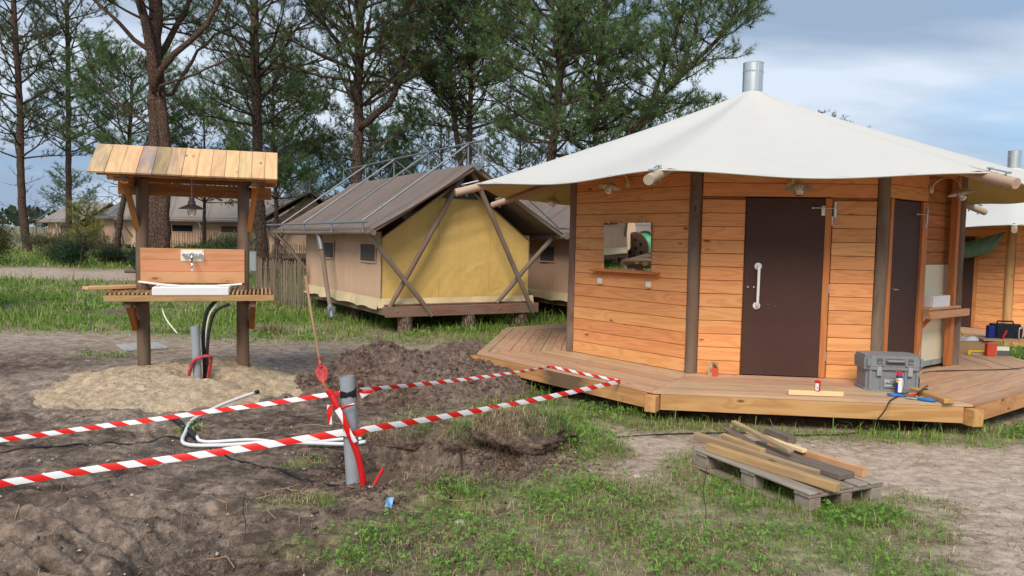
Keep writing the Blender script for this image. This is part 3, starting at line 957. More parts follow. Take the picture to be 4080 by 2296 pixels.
def wall_lamp(label, base, out, group='gooseneck wall lamps under the canvas roof'):
    """brass gooseneck lamp; base on the wall, out = outward direction"""
    out = unit(out)
    r = thing('wall_lamp', label, 'lamp', base, 0, group)
    mb = MB(); Mx = Vector((0, 0, 1)).rotation_difference(out).to_matrix().to_4x4()
    mb.lathe([(0.0, 0.0), (0.058, 0.0), (0.058, 0.012), (0.03, 0.024), (0.0, 0.026)], 24, Mx)
    build('wall_plate', mb, M['brass'], r, 40)
    pts = []
    for i in range(13):
        a = math.pi * (i / 12)
        pts.append(out * (0.02 + 0.15 * (1 - math.cos(a)) / 1.0) + Vector((0, 0, 0.11 * math.sin(a) + 0.02 * i / 12)))
    tip = pts[-1]
    mb = MB(); mb.tube(pts, 0.010, 8)
    build('arm', mb, M['brass'], r, True)
    T = Matrix.Translation(tip) @ Vector((0, 0, 1)).rotation_difference(unit(Vector((0, 0, 1)) - out * 0.22)).to_matrix().to_4x4()
    mb = MB(); mb.lathe([(0.0, 0.01), (0.022, 0.01), (0.026, -0.03), (0.034, -0.035), (0.055, -0.045), (0.135, -0.095), (0.140, -0.10), (0.136, -0.099), (0.05, -0.052), (0.02, -0.045)], 32, T)
    build('shade', mb, M['shade'], r, 40)
    mb = MB(); mb.lathe([(0.048, -0.05), (0.052, -0.09), (0.052, -0.14), (0.043, -0.165), (0.022, -0.178), (0.0, -0.18)], 24, T)
    gl = build('glass_dome', mb, M['glass'], r, True)
    mb = MB(); mb.lathe([(0.012, -0.045), (0.014, -0.08), (0.030, -0.10), (0.034, -0.12), (0.024, -0.145), (0.0, -0.152)], 18, T)
    build('bulb', mb, M['white'], r, True)
    return r


def door_board(root, k, u0, u1, z0, z1, label, v=-0.022):
    f, t, n = wframe(k)
    mb = MB(); mb.beam(f(u0, v, (z0 + z1) / 2), f(u1, v, (z0 + z1) / 2), z1 - z0, 0.02, up=-n, ch=0.002)
    return build('door', mb, M['door'], root, label=label)


def main_cabin():
    root = thing('octagonal_cabin', 'orange timber octagonal cabin with white canvas roof, round vent and brown doors', 'cabin', (CX, CY, 0), CYAW)
    wall_core(root)
    posts(root, range(8))
    # wall with mirror
    cladding(root, -1, 0.068, 1.985, 0, 16, M['wall'])
    cladding(root, -2, 0.07, 1.985, 0, 16, M['wall'])
    # wall with the big door
    cladding(root, 0, 0.075, 0.556, 0, 13, M['wall'])
    cladding(root, 0, 1.512, 1.985, 0, 13, M['wall'])
    f, t, n = wframe(0)
    for i in range(13, 16):
        z = i * PITCHW + PITCHW / 2 + 0.035
        plank('wall_plank', root, f(0.075, -0.011, z), f(1.985, -0.011, z), PITCHW - 0.005, 0.022, M['wall'], up=-n, ch=0.005)
    d = door_board(root, 0, 0.567, 1.425, 0.012, 2.035, 'wide dark brown door with white grab bar')
    mb = MB(); mb.beam(f(0.56, -0.008, 2.045), f(1.50, -0.008, 2.045), 0.02, 0.016, up=-n)
    build('door_gap', mb, M['dark'], root)
    mb = MB()
    h1, h2 = f(0.716, -0.032, 1.259), f(0.714, -0.032, 0.807)
    for hh in (h1, h2):
        Mx = Matrix.Translation(hh) @ Vector((0, 0, 1)).rotation_difference(-n).to_matrix().to_4x4()
        mb.lathe([(0, 0), (0.042, 0.0), (0.042, 0.008), (0.036, 0.014), (0.0, 0.014)], 24, Mx)
    o_ = -n * 0.065
    mb.tube([h1, h1 + o_ * 0.7, h1 + o_ + Vector((0, 0, -0.03)), (h1 + h2) / 2 + o_, h2 + o_ + Vector((0, 0, 0.03)), h2 + o_ * 0.7, h2], 0.016, 12)
    build('grab_bar', mb, M['white'], d, 45, label='white vertical grab bar')
    mb = MB()
    for uu in (0.609, 0.676):
        mb.tube([f(uu, -0.031, 1.021), f(uu, -0.044, 1.021)], 0.011, 10)
    build('lock', mb, M['chrome'], d, 40)
    plank('door_frame', root, f(1.463, -0.02, 0.005), f(1.463, -0.02, 2.04), 0.072, 0.04, M['trim'], up=-n)
    for zz in (1.789, 1.022, 0.254):
        hinge(root, f(1.503, -0.036, zz), n, root)
    mb = MB(); mb.beam(f(1.532, -0.03, 1.83), f(1.532, -0.03, 2.00), 0.03, 0.03, up=-n)
    mb.tube([f(1.532, -0.055, 1.93), f(1.285, -0.05, 1.931)], 0.006, 6)
    mb.tube([f(1.30, -0.05, 1.931), f(1.272, -0.05, 1.931)], 0.011, 6)
    build('door_closer', mb, M['steel'], root, 40)
    mb = MB(); mb.beam(f(1.385, -0.034, 1.90), f(1.425, -0.034, 1.90), 0.11, 0.006, up=-n)
    build('closer_plate', mb, M['switch'], root)
    # third wall: narrow door and wash alcove
    f, t, n = wframe(1)
    plank('door_frame', root, f(0.155, -0.01, 0.005), f(0.155, -0.01, 2.055), 0.07, 0.05, M['trim'], up=-n)
    mb = MB(); mb.beam(f(0.0, 0.05, 2.24), f(1.06, 0.05, 2.24), 0.36, 0.06, up=n); mb.beam(f(0, .05, 1.02), f(0.2, .05, 1.02), 2.04, .06, up=n)
    build('wall_frame', mb, M['wall2'], root)
    d2 = door_board(root, 1, 0.205, 0.905, 0.012, 2.045, 'narrow dark brown door beside the wash alcove', v=0.0)
    mb = MB(); mb.tube([f(0.29, -0.01, 1.024), f(0.29, -0.03, 1.024)], 0.011, 8); mb.tube([f(0.33, -0.01, 1.02), f(0.33, -0.026, 1.02)], 0.009, 8); mb.beam(f(0.32, -0.026, 1.02), f(0.40, -0.026, 1.02), 0.012, 0.008, up=-n)
    build('lock', mb, M['chrome'], d2, 40)
    plank('door_frame', root, f(0.945, -0.012, 0.005), f(0.945, -0.012, 2.05), 0.07, 0.05, M['trim'], up=-n)
    plank('door_frame', root, f(1.02, -0.004, 0.005), f(1.02, -0.004, 2.05), 0.07, 0.06, M['trim'], up=-n)
    for zz in (1.80, 0.254):
        hinge(root, f(0.985, -0.04, zz), n, root)
    mb = MB(); mb.beam(f(0.985, -0.04, 1.80), f(0.985, -0.04, 1.97), 0.025, 0.03, up=-n); mb.tube([f(0.985, -0.06, 1.90), f(0.72, -0.055, 1.90)], 0.006, 6); mb.tube([f(0.735, -0.055, 1.90), f(0.70, -0.055, 1.90)], 0.011, 6)
    build('door_closer', mb, M['steel'], root, 40)
    for i in range(2):
        z = 2.06 + 0.155 * i + 0.08
        plank('wall_plank', root, f(0.12, -0.011, z), f(1.06, -0.011, z), 0.151, 0.022, M['wall'], up=-n, ch=0.005)
    plank('wall_plank', root, f(0.12, -0.011, 2.42), f(1.06, -0.011, 2.42), 0.1, 0.022, M['wall2'], up=-n, ch=0.005)
    # alcove: back planks, cream panel, side boards
    VR = 0.115
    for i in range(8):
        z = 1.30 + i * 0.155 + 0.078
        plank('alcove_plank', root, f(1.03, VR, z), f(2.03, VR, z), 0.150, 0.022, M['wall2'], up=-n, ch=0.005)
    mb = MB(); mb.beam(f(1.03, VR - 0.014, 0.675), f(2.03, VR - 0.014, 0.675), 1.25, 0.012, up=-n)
    build('alcove_panel', mb, M['cream'], root)
    mb = MB(); mb.beam(f(1.03, VR - 0.026, 0.055), f(2.03, VR - 0.026, 0.055), 0.07, 0.02, up=-n)
    build('alcove_skirting', mb, M['concrete'], root)
    mb = MB(); mb.beam(f(1.058, 0.03, 1.22), f(1.058, 0.14, 1.22), 2.40, 0.015, up=t); mb.beam(f(1.0, 0.16, 1.22), f(2.05, 0.16, 1.22), 2.4, 0.03, up=n)
    build('alcove_side', mb, M['wall2'], root)
    plank('alcove_post', root, f(1.89, 0.0, 0.002), f(1.89, 0.0, 2.42), 0.085, 0.085, M['trim'], up=-n)
    plank('alcove_beam', root, f(1.06, 0.0, 2.44), f(1.95, 0.0, 2.44), 0.09, 0.05, M['trim'], up=-n)
    plank('shelf_beam', root, f(0.97, -0.13, 0.70), f(2.09, -0.13, 0.70), 0.09, 0.045, M['panel'], up=-n)
    plank('shelf_board', root, f(1.05, -0.01, 0.77), f(1.93, -0.01, 0.77), 0.20, 0.03, M['panel'], up=(0, 0, 1))
    plank('shelf_bracket', root, f(1.08, 0.07, 0.46), f(1.08, -0.10, 0.66), 0.045, 0.045, M['trim'], up=t)
    mb = MB()
    for du, dv, su, sv in ((0, -0.085, 0.46, 0.025), (0, 0.085, 0.46, 0.025), (-0.2175, 0, 0.025, 0.145), (0.2175, 0, 0.025, 0.145)):
        c = f(1.36 + du, -0.015 + dv, 0.855)
        mb.box(c, (su, sv, 0.14), 0.006, math.radians(45))
    mb.box(f(1.36, -0.015, 0.795), (0.41, 0.145, 0.018), 0.004, math.radians(45))
    build('hand_basin', mb, M['white'], root, label='small white hand basin on the alcove shelf')
    # mirror, shelf, switches
    f, t, n = wframe(-1)
    mb = MB(); mb.beam(f(0.630, -0.041, 1.452), f(1.434, -0.041, 1.452), 0.592, 0.006, up=-n - Vector((0, 0, 0.052)), ch=0.001)
    mi = build('mirror', mb, M['mirror'], root, label='frameless square mirror on the cabin wall')
    mb = MB()
    for uu, zz in ((0.72, 1.752), (1.33, 1.752), (0.626, 1.64), (1.438, 1.64)):
        mb.tube([f(uu, -0.022, zz), f(uu, -0.060, zz)], 0.012, 8)
    build('mirror_clip', mb, M['steel'], mi, 40)
    plank('mirror_shelf', root, f(0.44, -0.075, 1.135), f(1.575, -0.075, 1.135), 0.11, 0.022, M['trim'], up=(0, 0, 1))
    plank('shelf_batten', root, f(0.50, -0.035, 1.10), f(1.57, -0.035, 1.10), 0.045, 0.03, M['trim'], up=-n)
    for uu in (0.582, 1.418):
        mb = MB(); mb.beam(f(uu - 0.037, -0.045, 0.993), f(uu + 0.037, -0.045, 0.993), 0.074, 0.046, up=-n, ch=0.008)
        s_ = build('light_switch', mb, M['switch'], root)
        mb = MB(); mb.beam(f(uu - 0.026, -0.070, 0.993), f(uu + 0.026, -0.070, 0.993), 0.052, 0.006, up=-n, ch=0.003)
        build('rocker', mb, M['switch'], s_)
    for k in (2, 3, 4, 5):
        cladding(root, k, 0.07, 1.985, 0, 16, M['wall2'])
    rafters(root)
    make_canopy(root)
    R = Matrix.Rotation(CYAW, 4, 'Z')
    def lampat(k, u, z, lab):
        f, t, n = wframe(k)
        p = R @ f(u, -0.024, z) + Vector((CX, CY, 0))
        wall_lamp(lab, p, R.to_3x3() @ (-n))
    lampat(-1, 1.026, 2.245, 'brass gooseneck lamp on the cabin wall above the mirror')
    lampat(0, 1.05, 2.20, 'gooseneck lamp above the wide brown door, half hidden by the canvas')
    lampat(-2, 1.05, 2.17, 'gooseneck lamp jutting out at the left end of the cabin, under the canvas')
    lampat(1, 1.10, 2.22, 'gooseneck lamp beside the narrow door of the wash alcove')


def deck(cx, cy, yaw, label, sectors, stained=None):
    root = thing('wooden_deck', label, 'deck', (cx, cy, 0), yaw)
    n_b = 9
    r_in = RP * math.cos(math.pi / 8) + 0.0
    r_out = RD * math.cos(math.pi / 8)
    bw = (r_out - r_in) / n_b
    tan = math.tan(math.pi / 8)
    for k in sectors:
        a = math.radians(45 * k - 90)
        c, s = math.cos(a), math.sin(a)
        for i in range(n_b):
            ra = r_in + i * bw + 0.0035; rb = r_in + (i + 1) * bw - 0.0035
            g = 0.002
            x0, x1 = ra * tan - g, rb * tan - g
            # trapezoid board, local X along its length
            vs = []
            for z in (-0.028, 0.0):
                vs += [(-x0, ra, z), (x0, ra, z), (x1, rb, z), (-x1, rb, z)]
            rm = (ra + rb) / 2
            dz = 0.0025 * math.sin(i * 3.7 + k * 1.3)
            mbv = [(vx, rm - vy, vz) for vx, vy, vz in vs]
            fs = [(0, 1, 2, 3), (7, 6, 5, 4), (0, 4, 5, 1), (1, 5, 6, 2), (2, 6, 7, 3), (3, 7, 4, 0)]
            mb = MB().add(mbv, fs)
            # local frame: X along side (perpendicular to radius), -Y outwards
            Mx = Matrix.Translation((c * rm, s * rm, DZ + dz)) @ Matrix.Rotation(a + math.pi / 2, 4, 'Z')
            build('deck_board', mb, M['deck'], root, M=Mx)
    for k in sectors:
        A, B = lp(k, RD - 0.03), lp(k + 1, RD - 0.03)
        d = unit(B - A)
        nrm_ = Vector((d.y, -d.x, 0))
        z = DZ - 0.032 - 0.082
        ins = 0.07
        mat = M['fascia_d'] if stained == k else M['fascia']
        plank('fascia_beam', root, A + d * ins + Vector((0, 0, z)), B - d * ins + Vector((0, 0, z)), 0.045, 0.160, mat, ch=0.003)
    for k in range(min(sectors), max(sectors) + 2):
        r0, r1 = 2.2, RD + 0.075
        plank('joist', root, lp(k, r0, DZ - 0.125), lp(k, r1, DZ - 0.125), 0.115, 0.165, M['fascia'], ch=0.004)
        mb = MB(); mb.tube([lp(k, RD - 0.5, -0.25), lp(k, RD - 0.5, DZ - 0.205)], 0.11, 12)
        build('foundation_stump', mb, M['stump'], root, 40)
    for k in sectors:
        for rr in (2.9, 3.4):
            A, B = lp(k, rr, DZ - 0.10), lp(k + 1, rr, DZ - 0.10)
            d = unit(B - A)
            plank('joist', root, A + d * 0.08, B - d * 0.08, 0.06, 0.13, M['fascia'])
    mb = MB()
    vs = [lp(k, RP * 0.985, DZ - 0.02) for k in range(8)]
    mb.add(vs, [tuple(range(8))])
    build('floor_panel', mb, M['deck'], root)
    return root


main_cabin()
deck(CX, CY, CYAW, 'new timber deck around the octagonal cabin, with one dark stained beam', (-3, -2, -1, 0, 1, 2, 3), stained=-1)


def second_cabin():
    DU = 1.345
    cx, cy, yaw, zz0 = 12.02, 18.64, math.radians(-9.4), -0.217
    root = thing('octagonal_cabin', 'second canvas-roofed timber cabin at the right edge, with a green tarpaulin', 'cabin', (cx, cy, zz0), yaw)
    wall_core(root)
    mbp = wframe(1)[0]
    mb = MB(); f, t, n = wframe(1); mb.beam(f(0, .05, 1.21), f(SIDE, .05, 1.21), 2.42, .06, up=n); build('wall_frame', mb, M['wall2'], root)
    posts(root, (-2, -1, 1, 2))
    log('corner_post', root, lp(0, RP, DZ), lp(0, RP, DZ + 2.6), 0.085, 0.08, M['fascia'], 14, 10, 0.01)
    cladding(root, -1, DU + 0.07, 1.985, 0, 16, M['wall'])
    cladding(root, -1, 0.07, DU + 0.07, 13, 16, M['wall'])
    cladding(root, 0, 0.08, 1.985, 0, 16, M['wall'])
    cladding(root, -2, 0.07, 1.985, 0, 16, M['wall'])
    door_board(root, -1, DU - 0.86, DU, 0.01, 2.0, 'dark brown door, half hidden')
    f, t, n = wframe(-1)
    plank('door_frame', root, f(DU + 0.035, -0.02, 0.005), f(DU + 0.035, -0.02, 2.0), 0.07, 0.04, M['trim'], up=-n)
    rafters(root)
    make_canopy(root)
    deck(cx, cy, yaw, 'deck of the second cabin at the right edge of the view', (-2, -1, 0)).location.z = zz0
    # tarpaulin slung under the eave
    R = Matrix.Rotation(yaw, 4, 'Z')
    mb = MB()
    def tp(u, v):
        a = f(0.5 + 1.5 * u, -0.22 - 0.16 * math.sin(math.pi * v) * math.sin(math.pi * u) - 0.015 * math.sin(u * 30 + v * 9), 0)
        top = 1.80 + 0.32 * u ** 1.8
        a.z = DZ + top - v * (0.02 + 0.38 * (1 - u ** 10) * (0.75 + 0.3 * u))
        return R @ a + Vector((cx, cy, zz0))
    mb.grid(tp, 26, 12)
    tq = build('tarpaulin', mb, M['tarp'], None, True)
    sm = tq.modifiers.new('thickness', 'SOLIDIFY'); sm.thickness = 0.004
    tag(tq, 'sagging green tarpaulin slung under the eave of the second cabin', 'tarpaulin')


second_cabin()

# ------------------------------------------------------------------ safari tents
def tent(label, loc, yaw, w_=3.34, L=5.1, ob=1.3, group='brown roofed safari tents', detail=2, windows=((3.35, 1.05), (0.67, 0.86)), roofmat=None, far=False, zf=0.55, frontmat=None, skirt=True, stumps=True, openwin=()):
    root = thing('safari_tent', label, 'tent', loc, yaw, group)
    zw, zr, ze, oe, of = 1.82, 3.30, 1.98, 0.45, 0.67
    P = lambda x, y, z: Vector((x, y, z))
    rm = roofmat or M['troof']
    # front gable, wrinkled cloth
    nx, nz = (34, 26) if detail > 1 else (8, 6)
    apex = 3.02
    def gz(x):
        return zw + (apex - zw) * (1 - abs(2 * x / w_ - 1))
    def front(u, v):
        x = w_ * u
        z = zf + (gz(x) - zf) * v
        y = 0.0
        if detail > 1:
            e = math.sin(math.pi * u) * math.sin(math.pi * min(v, 1)) ** 0.6
            r1_ = math.sin(18 * (z - zf) - 5 * u + 2.2 * math.sin(6 * u)) * math.exp(-((u - 0.35) / 0.3) ** 2) * max(0, min(1, (v - 0.45) * 3))
            r2_ = math.sin(26 * (x + 0.55 * (z - zf)) + 1.5 * math.sin(3 * z)) * max(0, 1 - 1.9 * v) * (0.35 + 0.65 * u)
            r3_ = math.sin(21 * (x - 0.8 * (z - zf))) * max(0, 1 - 2.2 * v) * (1 - u)
            y = -0.03 * e + e * (0.050 * r1_ + 0.040 * r2_ + 0.036 * r3_)
        return P(x, y, z)
    mb = MB().grid(front, nx, nz)
    build('front_canvas', mb, frontmat or M['tfront'], root, True)
    mb = MB().grid(lambda u, v: P(w_ * (1 - u), L, zf + (gz(w_ * (1 - u)) - zf) * v), 8, 6)
    build('back_canvas', mb, M['tside'], root, True)
    def side(x, sgn):
        def fn(u, v):
            y = L * u if sgn > 0 else L * (1 - u)
            z = zf + (zw + 0.12 - zf) * v
            b = 0.010 * math.sin(2 * math.pi * y / 0.9) * math.sin(math.pi * v)
            return P(x - (b if x == 0 else -b), y, z)
        return MB().grid(fn, 30 if detail > 1 else 8, 6)
    sw = build('side_canvas', side(0, -1), M['tside'], root, True)
    build('side_canvas', side(w_, 1), M['tside'], root, True)
    if detail > 1:
        mb = MB(); mb.tube([P(0, 0.0, zf), P(0, -0.012, (zf + zw) / 2), P(0, 0, zw)], 0.012, 6); mb.tube([P(w_, 0.0, zf), P(w_, 0, zw)], 0.012, 6)
        mb.tube([P(0, -0.01, zw), P(w_ / 2, -0.02, apex)], 0.012, 6); mb.tube([P(w_, -0.01, zw), P(w_ / 2, -0.02, apex)], 0.012, 6)
        build('piping', mb, M['tpole'], root)
        for xs_ in (w_ * 0.36, w_ * 0.70):
            mb = MB(); mb.tube([front(xs_ / w_, i / 16) + P(0, -0.004, 0) for i in range(17)], 0.006, 5); build('seam', mb, M['tfront'], root)
        # gable vent
        mb = MB(); mb.add([P(w_ / 2 - 0.42, -0.045, 2.64), P(w_ / 2 + 0.42, -0.045, 2.64), P(w_ / 2 + 0.02, -0.035, 2.99), P(w_ / 2 - 0.02, -0.035, 2.99)], [(0, 1, 2, 3)])
        build('gable_vent', mb, M['mesh'], root)
    for (yc, wd) in windows:
        mb = MB(); mb.box((-0.022, yc, 1.53), (0.012, wd, 0.37), 0.004)
        wn = build('window', mb, M['dark'] if yc in openwin else M['mesh'], sw)
        mb = MB()
        for dy in (-wd / 2, wd / 2):
            mb.box((-0.028, yc + dy, 1.53), (0.01, 0.03, 0.40), 0.002)
        for dz in (-0.185, 0.185):
            mb.box((-0.0285, yc, 1.53 + dz), (0.01, wd, 0.03), 0.002)
        build('window_edge', mb, M['tside'], wn)
    # skirt flap
    if skirt:
        def flap(x0, y0, x1, y1, nxv):
            def fn(u, v):
                x = x0 + (x1 - x0) * u; y = y0 + (y1 - y0) * u
                d = v * (0.085 + 0.03 * math.sin(u * 23)) + 0.02 + 0.02 * math.sin(u * 41) * v
                dz = 0.66 - 0.19 * v + 0.018 * math.sin(u * 29 + 1) * v
                return P(x + nxv[0] * d, y + nxv[1] * d, dz)
            return fn
        mb = MB().grid(flap(-0.02, L, -0.02, -0.03, (-1, 0)), 40, 3)
        mb.grid(flap(-0.1, -0.02, w_ + 0.1, -0.02, (0, -1)), 36, 3)
        build('skirt', mb, M['skirt'], root, True)
    # roof sheets with a little sag, top and underside
    def roof(sgn):
        def fn(u, v, off=0.0):
            y = -of + (L + of + ob) * u
            x = w_ / 2 + sgn * (w_ / 2 + oe) * v
            z = zr + (ze - zr) * v - 0.05 * math.sin(math.pi * v) - 0.015 * math.sin(math.pi * 4 * u) ** 2 * math.sin(math.pi * v) + off
            return P(x, y, z)
        return fn
    mb = MB()
    for sgn in (-1, 1):
        f_ = roof(sgn)
        mb.grid(lambda u, v: f_(u, v), 24, 10)
        mb.grid(lambda u, v: f_(u, v, -0.02), 24, 10)
        for uu in (0.0, 1.0):
            mb.tube([f_(uu, v / 8, -0.01) for v in range(9)], 0.016, 6)
        mb.tube([f_(u / 8, 1.0, -0.01) for u in range(9)], 0.016, 6)
    build('roof_sheet', mb, rm, root, 40)
    # wooden poles
    k = M['tpole']
    log('eave_pole', root, P(-oe + 0.02, -of - 0.05, ze - 0.06), P(-oe + 0.02, L + ob + 0.15, ze - 0.06), 0.055, 0.05, k)
    log('eave_pole', root, P(w_ + oe - 0.02, -of - 0.12, ze - 0.06), P(w_ + oe - 0.02, L + ob + 0.1, ze - 0.06), 0.055, 0.05, k)
    log('ridge_pole', root, P(w_ / 2, -of + 0.02, zr - 0.09), P(w_ / 2, L + ob + 0.35, zr - 0.09), 0.06, 0.06, k)
    for yy in ((-of + 0.05, L + ob - 0.1) if detail > 1 else (-of + 0.05,)):
        for sgn in (-1, 1):
            log('rafter_pole', root, P(w_ / 2 + sgn * 0.02, yy, zr - 0.10), P(w_ / 2 + sgn * (w_ / 2 + oe), yy, ze - 0.06), 0.042, 0.042, k)
    yf = -0.42
    log('frame_pole', root, P(-0.40, yf, 1.90), P(0.93, yf + 0.09, 0.33), 0.052, 0.046, k)
    log('frame_pole', root, P(1.60, yf + 0.07, 3.16), P(0.09, yf + 0.20, 0.50), 0.054, 0.048, k)
    log('frame_pole', root, P(1.70, yf - 0.03, 3.18), P(3.25, yf + 0.05, 0.33), 0.052, 0.046, k)
    log('frame_pole', root, P(3.70, yf + 0.06, 1.90), P(2.43, yf + 0.18, 0.53), 0.05, 0.045, k)
    # side props
    yp = (2.35 if L < 6 else L * 0.5)
    for sx, x0 in ((-1, -0.40), (1, w_ + 0.40)):
        a, b = P(x0, yp + 0.35, ze - 0.08), P(x0 + sx * 0.02 - sx * 0.12, yp - 0.30, 0.10)
        log('side_prop', root, a, b, 0.05, 0.046, k)
        if detail > 1 or far:
            d = unit(b - a)
            mb = MB(); mb.tube([a + d * 0.02, a + d * 0.38], 0.062, 12); mb.tube([a - P(0, 0.11, 0), a + P(0, 0.11, 0)], 0.066, 12)
            build('prop_sleeve', mb, M['tubes'], root, 40)
            mb = MB(); mb.tube([b - d * 0.28, b - d * 0.02], 0.062, 12); mb.box(b - d * 0.16, (0.16, 0.12, 0.18), 0.01)
            build('prop_foot', mb, M['tubes'], root, 40)
    log('side_prop', root, P(-oe, L + ob - 0.2, ze - 0.1), P(0.02, L - 0.05, 1.0), 0.045, 0.04, k)
    log('side_prop', root, P(-oe, -of + 0.7, ze - 0.1) if False else P(w_ + oe, L + ob - 0.2, ze - 0.1), P(w_, L - 0.05, 1.0), 0.045, 0.04, k)
    # steel frame above the roof
    zt = 3.72
    mb = MB()
    mb.tube([P(w_ / 2, -0.95, zt), P(w_ / 2, L + ob + 0.85, zt)], 0.021, 8)
    ys = [-0.35, 1.5, 3.5, 5.45] if L < 6 else [0.0, L * 0.25, L * 0.5, L * 0.75, L]
    for yy in ys + [L + ob + 0.85, -0.95]:
        mb.tube([P(w_ / 2, yy + 0.02, zr - 0.05), P(w_ / 2, yy + 0.02, zt)], 0.016, 6)
    for i, yy in enumerate(ys):
        mb.tube([P(w_ / 2 + 0.04, yy, zt), P(w_ / 2 + 0.04, yy + 0.55, zr)], 0.014, 6)
    build('ridge_rail', mb, M['tubes'], root, 45)
    for sgn in (-1, 1):
        mb = MB()
        x0 = -oe - 0.06 if sgn < 0 else w_ + oe + 0.06
        mb.tube([P(x0, -of + 0.02, ze + 0.13), P(x0, L + ob + 0.6, ze + 0.13)], 0.021, 8)
        for yy in ys:
            mb.tube([P(x0, yy, ze + 0.13), P(x0 - sgn * 0.02, yy, ze - 0.06)], 0.022, 6)
        build('eave_rail', mb, M['tubes'], root, 45)
        for yy in ys:
            mb = MB(); mb.tube([P(x0, yy, ze + 0.15), P(w_ / 2, yy, zt - 0.01)], 0.020, 8)
            build('roof_tube', mb, M['tubes'], root, 45)
    mb = MB(); mb.tube([P(w_ / 2, -of - 0.08, zr - 0.06), P(w_ / 2, -of + 0.1, zr - 0.06)], 0.075, 14); mb.tube([P(w_ / 2, -of - 0.09, zr - 0.06), P(w_ / 2, -of - 0.09, zt)], 0.014, 6)
    build('ridge_cap', mb, M['tubes'], root, 40)
    # floor frame and stumps
    plank('floor_beam', root, P(-0.02, -0.30, 0.42), P(w_ + 0.06, -0.30, 0.42), 0.07, 0.20, M['tbeam'])
    plank('floor_beam', root, P(0.0, L, 0.43), P(0.0, -0.26, 0.43), 0.05, 0.16, M['tbeam'])
    plank('floor_beam', root, P(w_, L, 0.43), P(w_, -0.26, 0.43), 0.05, 0.16, M['tbeam'])
    mb = MB(); mb.box((w_ / 2, L / 2 - 0.1, 0.535), (w_ - 0.02, L + 0.2, 0.03)); build('floor', mb, M['tbeam'], root)
    mb = MB()
    for bx, bz in ((0.93, 0.42), (0.2, 0.44), (2.45, 0.44), (3.2, 0.42)):
        mb.tube([P(bx, -0.335, bz), P(bx, -0.352, bz)], 0.018, 8)
    build('bolt', mb, M['steel'], root, 40)
    if stumps:
        for sx, sy in ((0.42, -0.2), (1.80, -0.2), (3.05, -0.15), (0.4, 2.4), (1.8, 2.4), (3.0, 2.4), (0.4, L - .2), (3.0, L - .2)):
            mb = MB(); rr = 0.155 + 0.02 * math.sin(sx * 9)
            mb.tube([P(sx, sy, -0.25), P(sx, sy, 0.0), P(sx, sy, 0.32)], [rr * 1.08, rr * 1.03, rr], 16)
            build('stump', mb, M['stump'], root, 40)
    return root


tent('small safari tent with ochre front, taupe roof and crossed wooden poles, nearest the cabin', (-2.52, 14.74, 0), math.radians(30.9))
_t = Vector((math.cos(math.radians(30.9)), math.sin(math.radians(30.9)), 0)); _n = Vector((-_t.y, _t.x, 0))
p5 = Vector((-2.52, 14.74, 0)) + _t * 4.66 + _n * -0.1
tent('safari tent in the gap between the ochre tent and the cabin, partly hidden', p5, math.radians(30.9), windows=((1.35, 0.62),))
tent('safari tent behind the picket fence, left of the ochre tent', (-10.6, 33.5, 0.55), math.radians(16), detail=1, frontmat=M['tside'])
tent('far safari tent with black open window, behind the wash stand', (-12.9, 42.3, 0.62), math.radians(104), L=7.4, ob=0.6, detail=1, far=True, windows=((4.9, 1.05), (2.55, 0.85)), openwin=(4.9,), roofmat=M['troof_far'], stumps=False)
tent('far safari tent behind the low paling fence at left', (-20.1, 42.6, 0.72), math.radians(54), L=5.1, ob=0.6, detail=1, far=True, windows=((3.4, 0.9), (1.2, 0.9)), roofmat=M['troof_far'], stumps=False)
tent('farthest safari tent, low between the two left tree trunks', (-28.4, 50.5, 0.55), math.radians(52), L=5.1, ob=0.6, detail=1, far=True, windows=((2.5, 0.9),), roofmat=M['troof_far'], stumps=False)
# a tent left of the view, seen only in the mirror
tent('safari tent seen only in the cabin mirror', (-12.3, 16.0, 0), math.radians(180), ob=0.3, detail=1, windows=((4.45, 0.8), (1.5, 0.8)))
# ------------------------------------------------------------------ wash stand
KS = 0.914
STL = Vector((-4.24 * KS, 10.25 * KS, EYE * (1 - KS))); STY = math.radians(18)


